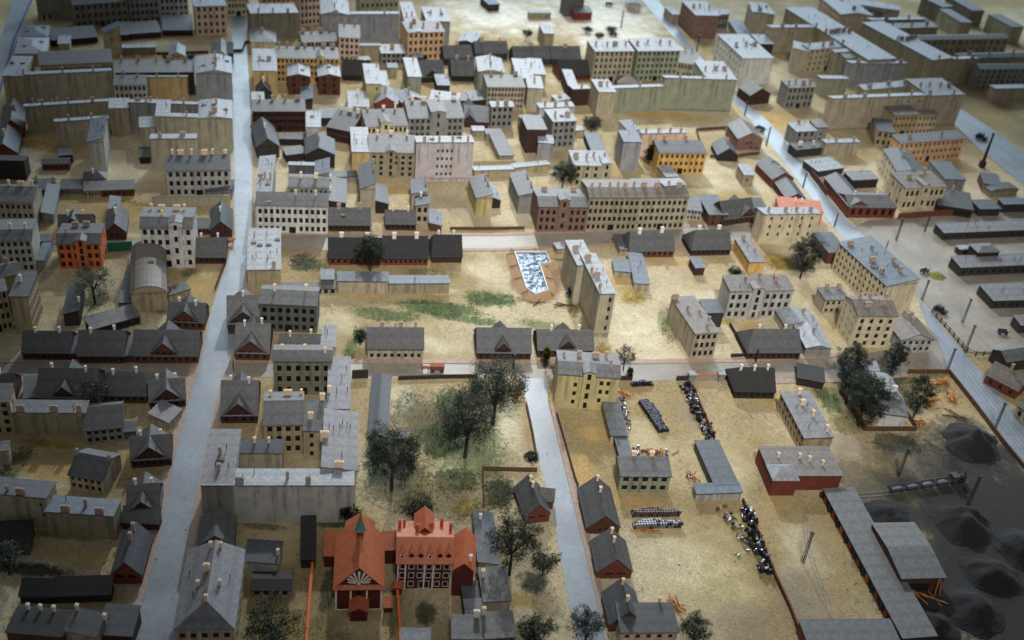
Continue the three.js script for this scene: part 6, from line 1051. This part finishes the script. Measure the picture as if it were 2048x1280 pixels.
fence('board_fence','long dark brown fence on the north kerb of the upper road','fence',[[-27.1,-362.3],[-13.1,-365.5],[0.8,-369.2]],1.2,0.25,fenceBrown);
fence('green_fence','tall green painted fence between orange tenement and arch-roofed hall','fence',[[-141.4,-320.2],[-133.6,-322.9]],3.6,0.3,paint('#14573a'));
fence('court_wall','olive court wall in front of the pale grey-green tenement','wall',[[-137.5,-354.7],[-124.5,-358.2],[-110.3,-362.1]],4.2,0.5,wallMat('olive'));
fence('board_fence','dark low fence at the bend beside the white stair-tower tenement yard','fence',[[-100.7,-321],[-100.1,-312.1],[-99.4,-304]],1,0.25,fenceDark);
fence('court_wall','low tan court wall beside the lilac-white tenement','wall',[[-23.5,-417.8],[-14.5,-420.6],[-5.9,-423.3]],2.4,0.5,wallMat('tan'));
fence('board_fence','brown fence enclosing a small garden by the pink gable house','fence',[[76.4,-459.5],[75.3,-481.1],[89.8,-487.4]],1.3,0.3,fenceBrown);
fence('board_fence','brown fence in front of the slate gable house by the golden tenement','fence',[[79.5,-453.5],[91.8,-457.3],[102.6,-462.8]],1.3,0.3,fenceBrown);
fence('brick_wall','brick wall with posts closing the north side of the square','wall',[[154.6,-414],[171.9,-420.3],[189.9,-426.8]],2.6,0.4,wallMat('brick'));
fence('brick_wall','dark red brick wall on the kerb of the long upper road','wall',[[123.4,-447.2],[125.6,-437],[127.1,-428]],2.6,0.4,wallMat('brickDark'));
fence('board_fence','thin dark fence across the far sandy yard','fence',[[-184,-499],[-161.6,-508.2]],1,0.25,fenceDark);
fence('board_fence','dark street gate at the far end of the wide street','fence',[[-151.1,-513],[-146.8,-515.1],[-148.4,-525.9],[-141.9,-530.2]],1.2,0.3,fenceDark);
fence('kerb_board','blue painted kerb of the far corner road','kerb',[[-267,-552.5],[-251.9,-496.9],[-231.5,-436.7]],0.5,0.4,paint('#1c3c78'));
// --- poles
pole('blue-grey lattice mast on the corner of the brown tram-street fence',145.8,-304.4,9.7);
pole('blue-grey lattice mast inside the bend of the railing on the square',155.9,-318.2,10.9);
pole('blue-grey lattice mast standing beside the coal heap on the tram street',153.3,-275.9,10.4);
pole('short dark lattice mast standing in the sandy rail yard',82.7,-209,10.6);
pole('dark lattice mast in the coal yard above the little train',117.1,-248.7,10.0);
pole('dark lattice mast rising behind the largest coal mound',134.7,-239.1,10.9);
pole('blue mast at the railing beside the white end wall of the cream terrace',149.1,-350.3,8.3);
pole('dark mast on the open square behind the cream terrace, westernmost',149.6,-394.7,9.9);
pole('dark mast on the open square in front of the dark row',163.7,-405,6.8);
pole('blue mast on the kerb beside the brick house with one broad slate slope',125.8,-400.8,5.8);
pole('blue mast on the kerb opposite the red hall',118.1,-433.7,6.7);
pole('blue-grey mast on the long upper road near the tall olive-grey wall',101,-506.4,6.8);
pole('blue mast on the long upper road before the brick hooded house',107.2,-473.1,9.0);
pole('blue mast at the top of the square in front of the second barrack',160.4,-337.4,9.9);
pole('thin grey post on the bright sand by the far diagonal road',42.6,-613.8,9.8);
pole('short black post at the crossing by the cross-gabled corner house',-81.7,-262.1,4.1);
pole('black post on the kerb behind the great tree',2.1,-279.2,5.5);
pole('thin mast at the bright corner of the far diagonal road',83.7,-588.4,9.6);
pole('short mast at the south end of the cream terrace roofs',143.9,-387,3.2);
pole('black post at the corner of the dark hip-roofed house',81.1,-298.2,4.9);
// --- trees
tree('tree','great round dark tree overhanging the corner of cross street and narrow street','tree',-2.2,-250.6,21.9,9.4,'round');
tree('tree','broad dark tree in the middle of the park plot','tree',-8.8,-235,21.5,9.3,'round');
tree('tree','dark tree with green base beside the slate shed','tree',-27,-218.6,20.6,7.9,'round');
tree('tree','dark tree behind the stepped grey roofs on the narrow street','tree',6.5,-193,19.0,6.9,'round');
tree('small_tree','small fan-shaped dark tree above the pink convent roof','tree',-18.3,-207.4,8.2,4.3,'low');
tree('tree','loose bare tree beside the bright orange tenement','tree',-134,-289.1,13.4,6.8,'sparse');
tree('tree','bushy tree standing before the black-roofed houses on the upper road','tree',-51.2,-326.1,15.1,5.6,'round');
tree('tree','dark tree beside the cream tenement with scattered windows','tree',104.8,-356.2,16.4,6.1,'dense');
tree('tree','rounded green tree beside the olive-yellow villa','tree',14.3,-407.4,11.6,5.3,'dense');
tree('tree','round dark tree in front of the irregular-windowed grey house','tree',26.1,-466.4,7.1,4.6,'dense');
tree('tree','thin bare tree in front of the dark cross-gabled house','tree',-114.2,-236.8,11.0,4.9,'sparse');
tree('conifer','tall ragged dark tree nearest the black-roofed garage','tree',109.1,-289.6,17.3,5.6,'tall');
tree('conifer','tall grey-green tree behind the pale rounded house','tree',125.8,-299,12.6,4.3,'tall');
tree('conifer','dark upright tree at the fence corner by the timber piles','tree',128.3,-277.6,17.5,4.4,'tall');
tree('tree','dark spreading tree hiding the flank of the pale rounded house','tree',109.5,-270.1,19.3,7.1,'dense');
tree('tree','second dark tree pressed against the fence of the pale rounded house','tree',107.4,-280.7,14.4,5.1,'dense');
tree('small_tree','small dark tree between yellow house and cross street','tree',37,-285.3,8.9,3.5,'sparse');
tree('climber','yellow-green climbing plant on the street flank of the yellow house','tree',12.1,-281.1,9.0,1.1,'vine');
tree('climber','yellow-green climbing plant on the yard side of the yellow house','tree',38.8,-280.9,4.3,0.9,'vine');
tree('bush','sprawling dark bush at the bottom edge below the garage','tree',-46.3,-165.8,7.3,7.4,'low');
tree('bush','dark bush at the bottom edge west of the narrow street','tree',13.7,-172.9,7.8,4.9,'low');
tree('bush','dark bush touching the kerb of the narrow street at the bottom edge','tree',25.7,-175,9.4,4.6,'low');
tree('bush','dark bush beside the peach cottage at the bottom edge','tree',51.3,-177.5,9.5,4.5,'low');
tree('bush','dark bush at the left edge beside the dark flat-topped shed','tree',-111.2,-175.2,10.6,4.1,'low');
tree('bush','shrub between the U-shaped block and the church turret','tree',-35.7,-204.6,6.4,3.2,'low');
tree('bush','low side bush under the dark tree on the narrow street','tree',14.8,-194.3,8.0,3.8,'low');
tree('conifer','narrow dark fir in the court behind the golden tenement','tree',51.3,-437.6,11.1,2.8,'fir');
tree('bush','dark bush inside the small dark-green garden','tree',9.9,-236,3.7,2.1,'low');
tree('shrub','pale green shrub on the bright sand near the lone tower','tree',-9.1,-578.5,5.6,3.0,'low');
tree('shrub','grey-green shrub on the bright sand, one of three, closest to the lone dark tower','tree',23.3,-599,3.4,3.1,'low');
tree('shrub','grey-green shrub on the bright sand, one of three, beside a black cart','tree',36.8,-603.5,3.4,3.6,'low');
tree('shrub','grey-green shrub on the bright sand, one of three, nearest the tall tenement pair','tree',30,-591.5,3.4,2.7,'low');
tree('bush','small bush beside the ochre house with the yellow flank','tree',79.7,-352.9,3.0,2.4,'low');
tree('bush','tall weed clump along the flank of the tall blank slab','tree',19.6,-323.1,5.2,2.1,'low');
tree('small_tree','pale small tree behind the two-storey grey double house','tree',-47,-282.7,5.8,2.4,'low');
tree('bush','dark shrub beside the small white-roofed gable house in the far yard','tree',-177.4,-493.7,3.5,2.4,'low');
tree('bush','second shrub beside the small white-roofed gable house in the far yard','tree',-166.7,-497.1,3.0,2.4,'low');
// --- yards: drums, timber, coal, pool, train, carts
drumStack('slanting stack of shiny dark drums in the middle of the barrel yard',44.4,-269.9,50.2,-256.2,5,2);
drumStack('upper wide stack of bronze drums below the olive-grey house',38.1,-220.3,51.9,-222.9,3,2);
drumStack('lower wide stack of silver drums beside the loose timber',38.3,-215.7,51.9,-218.6,3,2);
drumStack('stack of dark drums against the cross-street wall by the yellow house',39.5,-277.9,47.2,-279.8,2,2);
drumHeap('long jumbled heap of black drums below the factory gate',56.6,-280.5,62,-255.1,110,2.2,1);
drumHeap('jumbled heap of black and silver drums spilling along the factory fence',69.5,-226.5,72.6,-202.2,120,2.4,1);
drumHeap('loose grey drums scattered on the sand beside the factory fence',64.7,-226.7,67.6,-209.3,34,4.0,0);
drumHeap('scrap heap of dark pieces behind the olive-grey two-storey house',39.4,-245.5,49.1,-245.6,46,2.0,0);
drumHeap('narrow scrap heap along the long yellow shed',35.8,-270.8,38.2,-255.5,34,1.0,0);
drumHeap('few dark drums beside planks at the slate store',54,-238.2,55.7,-237.3,10,1.0,0);
planks('crossed orange planks fanned out at the corner of the tram-street fence',142.1,-297.6,14,6,20);
planks('fan of orange planks below the crossed pile',143.5,-290.7,12,6,70);
planks('dense fan of orange beams in the timber yard',136.2,-286.5,16,6,50);
planks('few crossed orange beams beside the fence corner',129.8,-274.7,8,6,30);
planks('pair of brown poles lying near the coal heap',142.8,-281,4,8,150);
planks('orange planks leaning beside the slate store',55.9,-236.9,7,6,120);
planks('orange and brown planks behind the peach cottage',47.9,-189.1,8,6,140);
planks('orange planks lying by the props of the coal shed',110.9,-201.7,5,6,160);
planks('single orange beams beside the coal shed corner',116.7,-201.5,3,8,155);
planks('flat bundle of orange planks in front of the silver drums',41.7,-214,6,8,0);
planks('orange planks thrown along the long yellow shed',37,-272.3,8,5,130);
planks('orange planks on the scrap heap behind the olive-grey house',45.5,-245.9,10,6,150);
planks('single orange board standing off the scrap heap',51.3,-247.5,2,4,80);
planks('brown timbers lying at the end of the pool',8.1,-318.8,4,5,40);
planks('brown timbers lying beside the pool and the tall slab',16.7,-318.7,5,7,30);
coalMound('largest black coal mound, with the lattice mast behind it',130.8,-230.5,10.3,5.5);
coalMound('black coal mound at the tram-street fence below the timber piles',143.9,-267.5,10.7,5);
coalMound('low black coal mound behind the grey coal shed',110,-231.1,7.8,2.2);
coalMound('coal mound in the dark corner beyond the coal shed',132.8,-212.2,9.8,4);
coalMound('coal mound at the bottom edge of the dark corner',124.5,-198.7,9.6,3.6);
coalMound('coal mound cut by the right edge',145.2,-223.2,9.8,4.4);
coalMound('long low coal bank at the bottom edge beside the long timber shed',113.4,-192.5,7.5,2.2);
train(112.3,-240.8,136.9,-249.6);
rail('bent narrow-gauge track lying in the sandy rail yard',[[87.2,-229.4],[85.3,-221.3],[85.1,-214.7],[85.9,-205.1],[87.3,-195.5]],0.9,1);
rail('straight yard track carrying the little train',[[99.2,-237],[106.6,-238.7],[114.4,-241.2],[125.5,-245.3],[137.7,-250]],1.4,1);
rail('tram track in the middle of the tram street',[[148.5,-343.4],[150.9,-315.2],[154.2,-294],[160.4,-262.9]],1.4,1);
rail('second tram track close to the railing',[[150.1,-341.1],[153.5,-316.3],[157.1,-295.6],[163.2,-264.6]],1.4,1);
rail('far railway track near the tall factory chimney',[[212.1,-534.7],[218.7,-502.9],[228.4,-462.7]],1.6,1);
rail('second far railway track near the square block',[[213,-542],[222.7,-508],[235.6,-470.6]],1.6,1);
barrier([[150.5,-341.9],[153.7,-330],[156.5,-318.7],[159.1,-316.8],[168.4,-318.9],[179.8,-322]]);
pool([[-1.8,-349.3],[9.4,-352.1],[11.5,-344.7],[7.7,-342.8],[11.3,-325.9],[7,-322.4],[3.7,-325.9]]);
wagon(-23.5,-273.2,-19.2,-274,-25,-272.9);
horse('chestnut horse standing at the crossing on the wide street corner',-102.4,-334.1,10);
cart('dark handcart beside the yellow-green heap on the square',154.9,-370.7,30,1);
cart('small black car on the tram street beside the railing',153.9,-343.2,-50,1.3);
cart('small black cart alone on the square near the last barrack',173.4,-333,0,1);
cart('dark car on the far railway road',217.8,-510.8,-40,1.5);
cart('black cart on the bright sand near three shrubs',37.9,-598.9,0,1.2);
cart('black cart on the brightest sand at the top',35.9,-650.6,0,1.2);
cart('dark cart at the kerb of the long upper road',106.2,-489.6,-40,1.3);
heap('small yellow-green heap dumped beside the dark handcart',159.6,-369.2);
factoryChimney(208.2,-477.1,16.7);
stack(-203.5,-408.4,12.0,'first');
stack(-201.2,-408.8,11.8,'second');
stack(-196.8,-411.4,11.4,'third');
stack(-195,-412.2,12.0,'fourth');
gate(58.6,-283.8,68.2,-285.9);

// ---------------------------------------------------------------- church and convent trim, shed doors, props
{
  const [w, d, h] = churchSize, g = church.g, white = paint('#ded8cc'), at = (u, y, v) => V(u, y, -v);
  for (const f of [0.02, 0.33, 0.67, 0.98]) part('pilaster', new MB().box(f * w - 0.2, 0, 0.002, f * w + 0.2, h - 0.8, 0.16).geo, white, g);
  part('base_band', new MB().box(-0.1, 0, 0.165, w + 0.1, 0.25, 0.24).geo, white, g);
  part('skirt_roof', new MB().slab([at(-0.6, h - 0.35, -0.9), at(w + 0.6, h - 0.35, -0.9), at(w + 0.45, h + 0.35, -0.02), at(-0.45, h + 0.35, -0.02)], 0.2).geo, roofMat('tile'), g);
  for (let i = 0; i < 9; i++) {
    const a = Math.PI * (0.07 + 0.86 * i / 8), r1 = 2.3 + 1.7 * Math.abs(Math.sin(a)), c = at(w / 2, h + 0.75, -0.14), p = (r, da) => c.clone().add(V(Math.cos(a + da) * r, Math.sin(a + da) * r, 0));
    const q = [p(0.75, -0.1), p(r1, -0.075), p(r1, 0.075), p(0.75, 0.1)], m = new MB().poly(q); for (let k = 0; k < 4; k++) { const n = (k + 1) % 4, z = V(0, 0, -0.12); m.poly([q[k].clone().add(z), q[n].clone().add(z), q[n], q[k]]); }
    part('sun_ray', m.geo, white, g);
  }
  part('sun_disc', new THREE.CylinderGeometry(0.42, 0.42, 0.14, 14).rotateX(Math.PI / 2).translate(w / 2, h + 0.9, 0.1), white, g);
  for (const s of [-1, 1]) { const b2 = part('window', winGeo(1.1, 2.2), glassMat, g); b2.position.set(w / 2, 5.4, 0.02); if (s > 0) b2.scale.set(0.5, 0.5, 1), b2.position.y = 6.9; }
  church.w(w * 0.32, -3.7, 4.1, 3.6, 3.4, 'gablex', 1.3, 'convent', 'tile', { f: [2, 2, 0.7, 0.7], e: 0.3 });
  church.w(w + 0.5, -1.2, 1.9, 2.2, 2, 'mono', 0.5, 'convent', 'tile', {});
  church.w(w * 0.2, d + 0.3, w * 0.6, 3.5, h + 1.2, 'gablex', 2.6, 'convent', 'tile', {});
  const T = part('turret', new MB().box(w / 2 - 0.8, h + 5, -d * 0.66 - 0.8, w / 2 + 0.8, h + 8, -d * 0.66 + 0.8).geo, paint('#7c1f16'), g);
  part('spire', new THREE.LatheGeometry([[1.5, 0], [1.15, 0.5], [0.9, 1.2], [0.6, 2.2], [0.3, 3.8], [0.08, 5.8], [0, 5.9]].map(([x, y]) => new THREE.Vector2(x, y)), 8).translate(w / 2, h + 8, -d * 0.66), paint('#4e6d63', { roughness: 0.6 }), T);
}
{
  const [w, d, h] = conventSize, g = convent.g, white = paint('#ded8cc'), r = 3.5, run = d * 0.36;
  for (const f of [0.015, 0.15, 0.5, 0.66, 0.985]) part('pilaster', new MB().box(f * w - 0.16, 0, 0.002, f * w + 0.16, h - 0.35, 0.14).geo, white, g);
  for (let i = 0; i < 6; i++) {
    const u = w * [0.08, 0.25, 0.42, 0.59, 0.77, 0.93][i], v = 0.9, y = h + r * v / run, D = new MB(), b2 = i === 0 || i === 3;
    D.box(u - 0.55, y - 0.5, -v - 2.2, u + 0.55, y + 1, -v);
    const m = part('dormer', D.geo, b2 ? white : wallMat('convent'), g);
    part('roof', new MB().slab([V(u - 0.75, y + 1.0, -v - 3), V(u - 0.75, y + 1.0, -v + 0.25), V(u, y + 2.1, -v + 0.25), V(u, y + 2.1, -v - 3)], 0.14).slab([V(u + 0.75, y + 1.0, -v + 0.25), V(u + 0.75, y + 1.0, -v - 3), V(u, y + 2.1, -v - 3), V(u, y + 2.1, -v + 0.25)], 0.14).geo, roofMat('tile'), m);
    const q = part('window', winGeo(0.6, 0.8), glassMat, m); q.position.set(u, y + 0.5, -v + 0.01);
  }
  convent.w(w * 0.33, d * 0.55, w * 0.33, d * 0.52, h + 2, 'gablex', 2.4, 'convent', 'tile', {});
  convent.w(-0.9, -2.3, 2.1, 2.2, 2, 'arch', 0.8, 'convent', 'tile', { F: [[0.5, 0.2, 0.9, 1.5]] });
}
{
  const [w, d, h] = timberSize, g = timberShed.g, red = paint('#7d3324');
  const n = 9; for (let i = 0; i < n; i++) part('door', new MB().box(-0.12, 0.1, -d * (i + 0.75) / n, -0.003, h - 0.7, -d * (i + 0.45) / n).geo, i % 3 ? red : paint('#9a5534'), g);
  for (let i = 0; i < n; i++) part('post', new MB().box(-0.5, 0, -d * (i + 0.98) / n - 0.14, -0.125, h - 0.3, -d * (i + 0.98) / n + 0.14).geo, fenceDark, g);
}
{
  const [w, d, h] = coalSize, g = coalShed.g;
  part('opening', new MB().box(0.6, 0.2, 0.002, w * 0.72, 2.9, 0.05).geo, paint('#141312'), g);
  for (const [a, c] of [[0.82, 0.86], [0.94, 0.9]]) part('prop', new MB().beam(V(w * a, 0, 1.6), V(w * c, h - 0.2, 0.25), 0.3).geo, timberMat[0], g);
}
{
  const [w, d, h] = garageSize; const v = part('ventilator', new THREE.CylinderGeometry(0.9, 1, 1.6, 14).translate(w * 0.34, h + 2, -d * 0.26), paint('#4a4a4b'), garage.g);
  part('cap', new THREE.CylinderGeometry(1.1, 1.1, 0.2, 14).translate(w * 0.34, h + 2.95, -d * 0.26), paint('#5c5c5c'), v);
}
// ---------------------------------------------------------------- the ground
const GX = -345, GZ = -870, GS = 740, N = 2048;
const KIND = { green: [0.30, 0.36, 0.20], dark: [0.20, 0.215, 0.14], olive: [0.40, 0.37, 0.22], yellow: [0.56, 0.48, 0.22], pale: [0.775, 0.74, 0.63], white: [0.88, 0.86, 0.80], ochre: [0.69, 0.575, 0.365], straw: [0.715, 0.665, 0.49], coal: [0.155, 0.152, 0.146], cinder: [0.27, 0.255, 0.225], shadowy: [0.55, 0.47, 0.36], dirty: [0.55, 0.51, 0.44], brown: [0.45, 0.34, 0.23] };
{
  const d = new Uint8Array(N * N * 4), col = new Float32Array(N * N * 3);
  for (let j = 0; j < N; j++) for (let i = 0; i < N; i++) {
    const x = GX + (i + 0.5) / N * GS, z = GZ + (j + 0.5) / N * GS, o = (j * N + i) * 3;
    const a = fbm(x / 38, z / 38, 101), c = fbm(x / 9, z / 9, 111, 0, 3), e = noise(x * 1.6, z * 1.6, 121), f = noise(x * 3, z * 3, 131), k = Math.min(1, Math.max(0, (a - 0.36) * 3.4));
    const t = (1 + 0.15 * (c - 0.5) + 0.12 * (e - 0.5) + 0.2 * (f - 0.5)) * (hash(i, j, 5) > 0.985 ? 0.7 : 1);
    col[o] = (0.595 + 0.13 * k) * t; col[o + 1] = (0.525 + 0.15 * k) * t; col[o + 2] = (0.37 + 0.19 * k) * t;
  }
  const grassy = new Set(['green', 'dark', 'olive', 'yellow']);
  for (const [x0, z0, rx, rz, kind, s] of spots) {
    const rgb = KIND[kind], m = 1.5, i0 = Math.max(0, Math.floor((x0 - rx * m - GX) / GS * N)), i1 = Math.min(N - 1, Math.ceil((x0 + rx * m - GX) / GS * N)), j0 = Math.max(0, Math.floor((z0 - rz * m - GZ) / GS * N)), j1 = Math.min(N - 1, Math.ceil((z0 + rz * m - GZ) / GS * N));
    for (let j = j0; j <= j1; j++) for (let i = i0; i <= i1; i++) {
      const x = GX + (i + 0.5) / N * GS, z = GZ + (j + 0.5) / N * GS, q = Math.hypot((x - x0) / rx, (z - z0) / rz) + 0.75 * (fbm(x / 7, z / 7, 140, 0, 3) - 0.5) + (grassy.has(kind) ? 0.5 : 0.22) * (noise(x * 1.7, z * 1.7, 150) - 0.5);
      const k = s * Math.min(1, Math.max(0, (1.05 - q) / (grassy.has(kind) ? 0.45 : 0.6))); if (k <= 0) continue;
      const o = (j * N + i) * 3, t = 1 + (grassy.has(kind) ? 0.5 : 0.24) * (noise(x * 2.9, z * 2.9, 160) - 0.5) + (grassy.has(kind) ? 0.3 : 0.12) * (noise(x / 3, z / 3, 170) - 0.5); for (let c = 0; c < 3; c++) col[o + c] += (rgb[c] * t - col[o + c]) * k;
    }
  }
  for (let i = 0; i < N * N; i++) { for (let c = 0; c < 3; c++) d[i * 4 + c] = Math.max(0, Math.min(255, col[i * 3 + c] * 255)); d[i * 4 + 3] = 255; }
  const t = new THREE.DataTexture(d, N, N); t.colorSpace = THREE.SRGBColorSpace; t.wrapS = t.wrapT = THREE.MirroredRepeatWrapping; t.magFilter = t.minFilter = THREE.LinearFilter; t.needsUpdate = true;
  const bump = sandBump.clone(); bump.repeat.set(GS / 9, GS / 9); bump.needsUpdate = true;
  const S = 1500, g = new THREE.PlaneGeometry(S, S, 1, 1).rotateX(-Math.PI / 2).translate(20, 0, -520), p = g.attributes.position, uv = g.attributes.uv;
  for (let i = 0; i < p.count; i++) uv.setXY(i, (p.getX(i) - GX) / GS, (p.getZ(i) - GZ) / GS);
  structure('ground', g, new THREE.MeshStandardMaterial({ name: 'sand', map: t, roughness: 0.9, bumpMap: bump, bumpScale: 0.28 }));
}
// grass flock on the green patches, grit on the sand
{
  const blade = new MB(); for (let i = 0; i < 6; i++) { const a = i * 1.05 + 0.3, r = 0.2, lean = 0.28; const A = V(Math.cos(a) * 0.05 - Math.sin(a) * 0.05, 0, Math.sin(a) * 0.05 + Math.cos(a) * 0.05), B = V(Math.cos(a) * 0.05 + Math.sin(a) * 0.05, 0, Math.sin(a) * 0.05 - Math.cos(a) * 0.05); blade.poly([A, B, V(Math.cos(a) * lean, 0.4 + 0.1 * (i % 3), Math.sin(a) * lean)]); }
  const M = [], C = [], m = new THREE.Matrix4(), tint = { green: [0.10, 0.15, 0.06], dark: [0.05, 0.06, 0.035], olive: [0.13, 0.12, 0.055], yellow: [0.32, 0.26, 0.05] };
  for (const [x0, z0, rx, rz, kind, s] of spots) if (tint[kind]) {
    const n = Math.min(4200, rx * rz * 4.5 * s * (kind === 'green' ? 1.3 : 0.9));
    for (let i = 0; i < n; i++) {
      const a = rr(0, 6.283), q = Math.sqrt(rnd()) * 1.05, x = x0 + Math.cos(a) * q * rx, z = z0 + Math.sin(a) * q * rz;
      if (fbm(x / 7, z / 7, 140, 0, 3) * 0.75 + q * 0.6 > 0.9 || noise(x / 2.2, z / 2.2, 180) < 0.36) continue;
      m.compose(V(x, -0.02, z), new THREE.Quaternion().setFromAxisAngle(V(0, 1, 0), rr(0, 6.28)), V(1, 1, 1).multiplyScalar(rr(0.5, 1.35))); M.push(m.clone());
      const k = rr(0.6, 1.5); C.push(tint[kind].map((c) => c * k));
    }
  }
  const g = new THREE.InstancedMesh(blade.geo, new THREE.MeshStandardMaterial({ name: 'flock', color: 0xffffff, roughness: 1, side: THREE.DoubleSide }), M.length); g.name = 'grass'; g.userData = { kind: 'stuff', label: 'coarse green and yellow flock grass growing in patches on the sand' };
  M.forEach((q, i) => { g.setMatrixAt(i, q); g.setColorAt(i, new THREE.Color(...C[i])); }); scene.add(g);
  const n = 42000, s = new THREE.InstancedMesh(new THREE.DodecahedronGeometry(0.1, 0), new THREE.MeshStandardMaterial({ name: 'grit', color: 0xffffff, roughness: 1 }), n); s.name = 'gravel'; s.userData = { kind: 'stuff', label: 'fine grit and pebbles scattered over the sandy yards' };
  for (let i = 0; i < n; i++) {
    const z = -150 - 260 * Math.pow(rnd(), 1.4), x = rr(-120, 160) * (1 + (-150 - z) / 300), k = rnd(), onCoal = spots.some((q) => (q[4] === 'coal' || q[4] === 'cinder') && Math.hypot((x - q[0]) / q[2], (z - q[1]) / q[3]) < 1);
    m.compose(V(x, onCoal ? -3 : 0.02, z), new THREE.Quaternion().setFromEuler(new THREE.Euler(rr(0, 6), rr(0, 6), 0)), V(1, 0.7, 1).multiplyScalar(rr(0.5, k > 0.98 ? 2.6 : 1.4))); s.setMatrixAt(i, m);
    s.setColorAt(i, new THREE.Color(...(k < 0.4 ? [0.5, 0.4, 0.26] : k < 0.7 ? [0.2, 0.16, 0.11] : k < 0.9 ? [0.34, 0.27, 0.17] : [0.07, 0.065, 0.06])));
  }
  scene.add(s);
}

renderer.render(scene, camera);
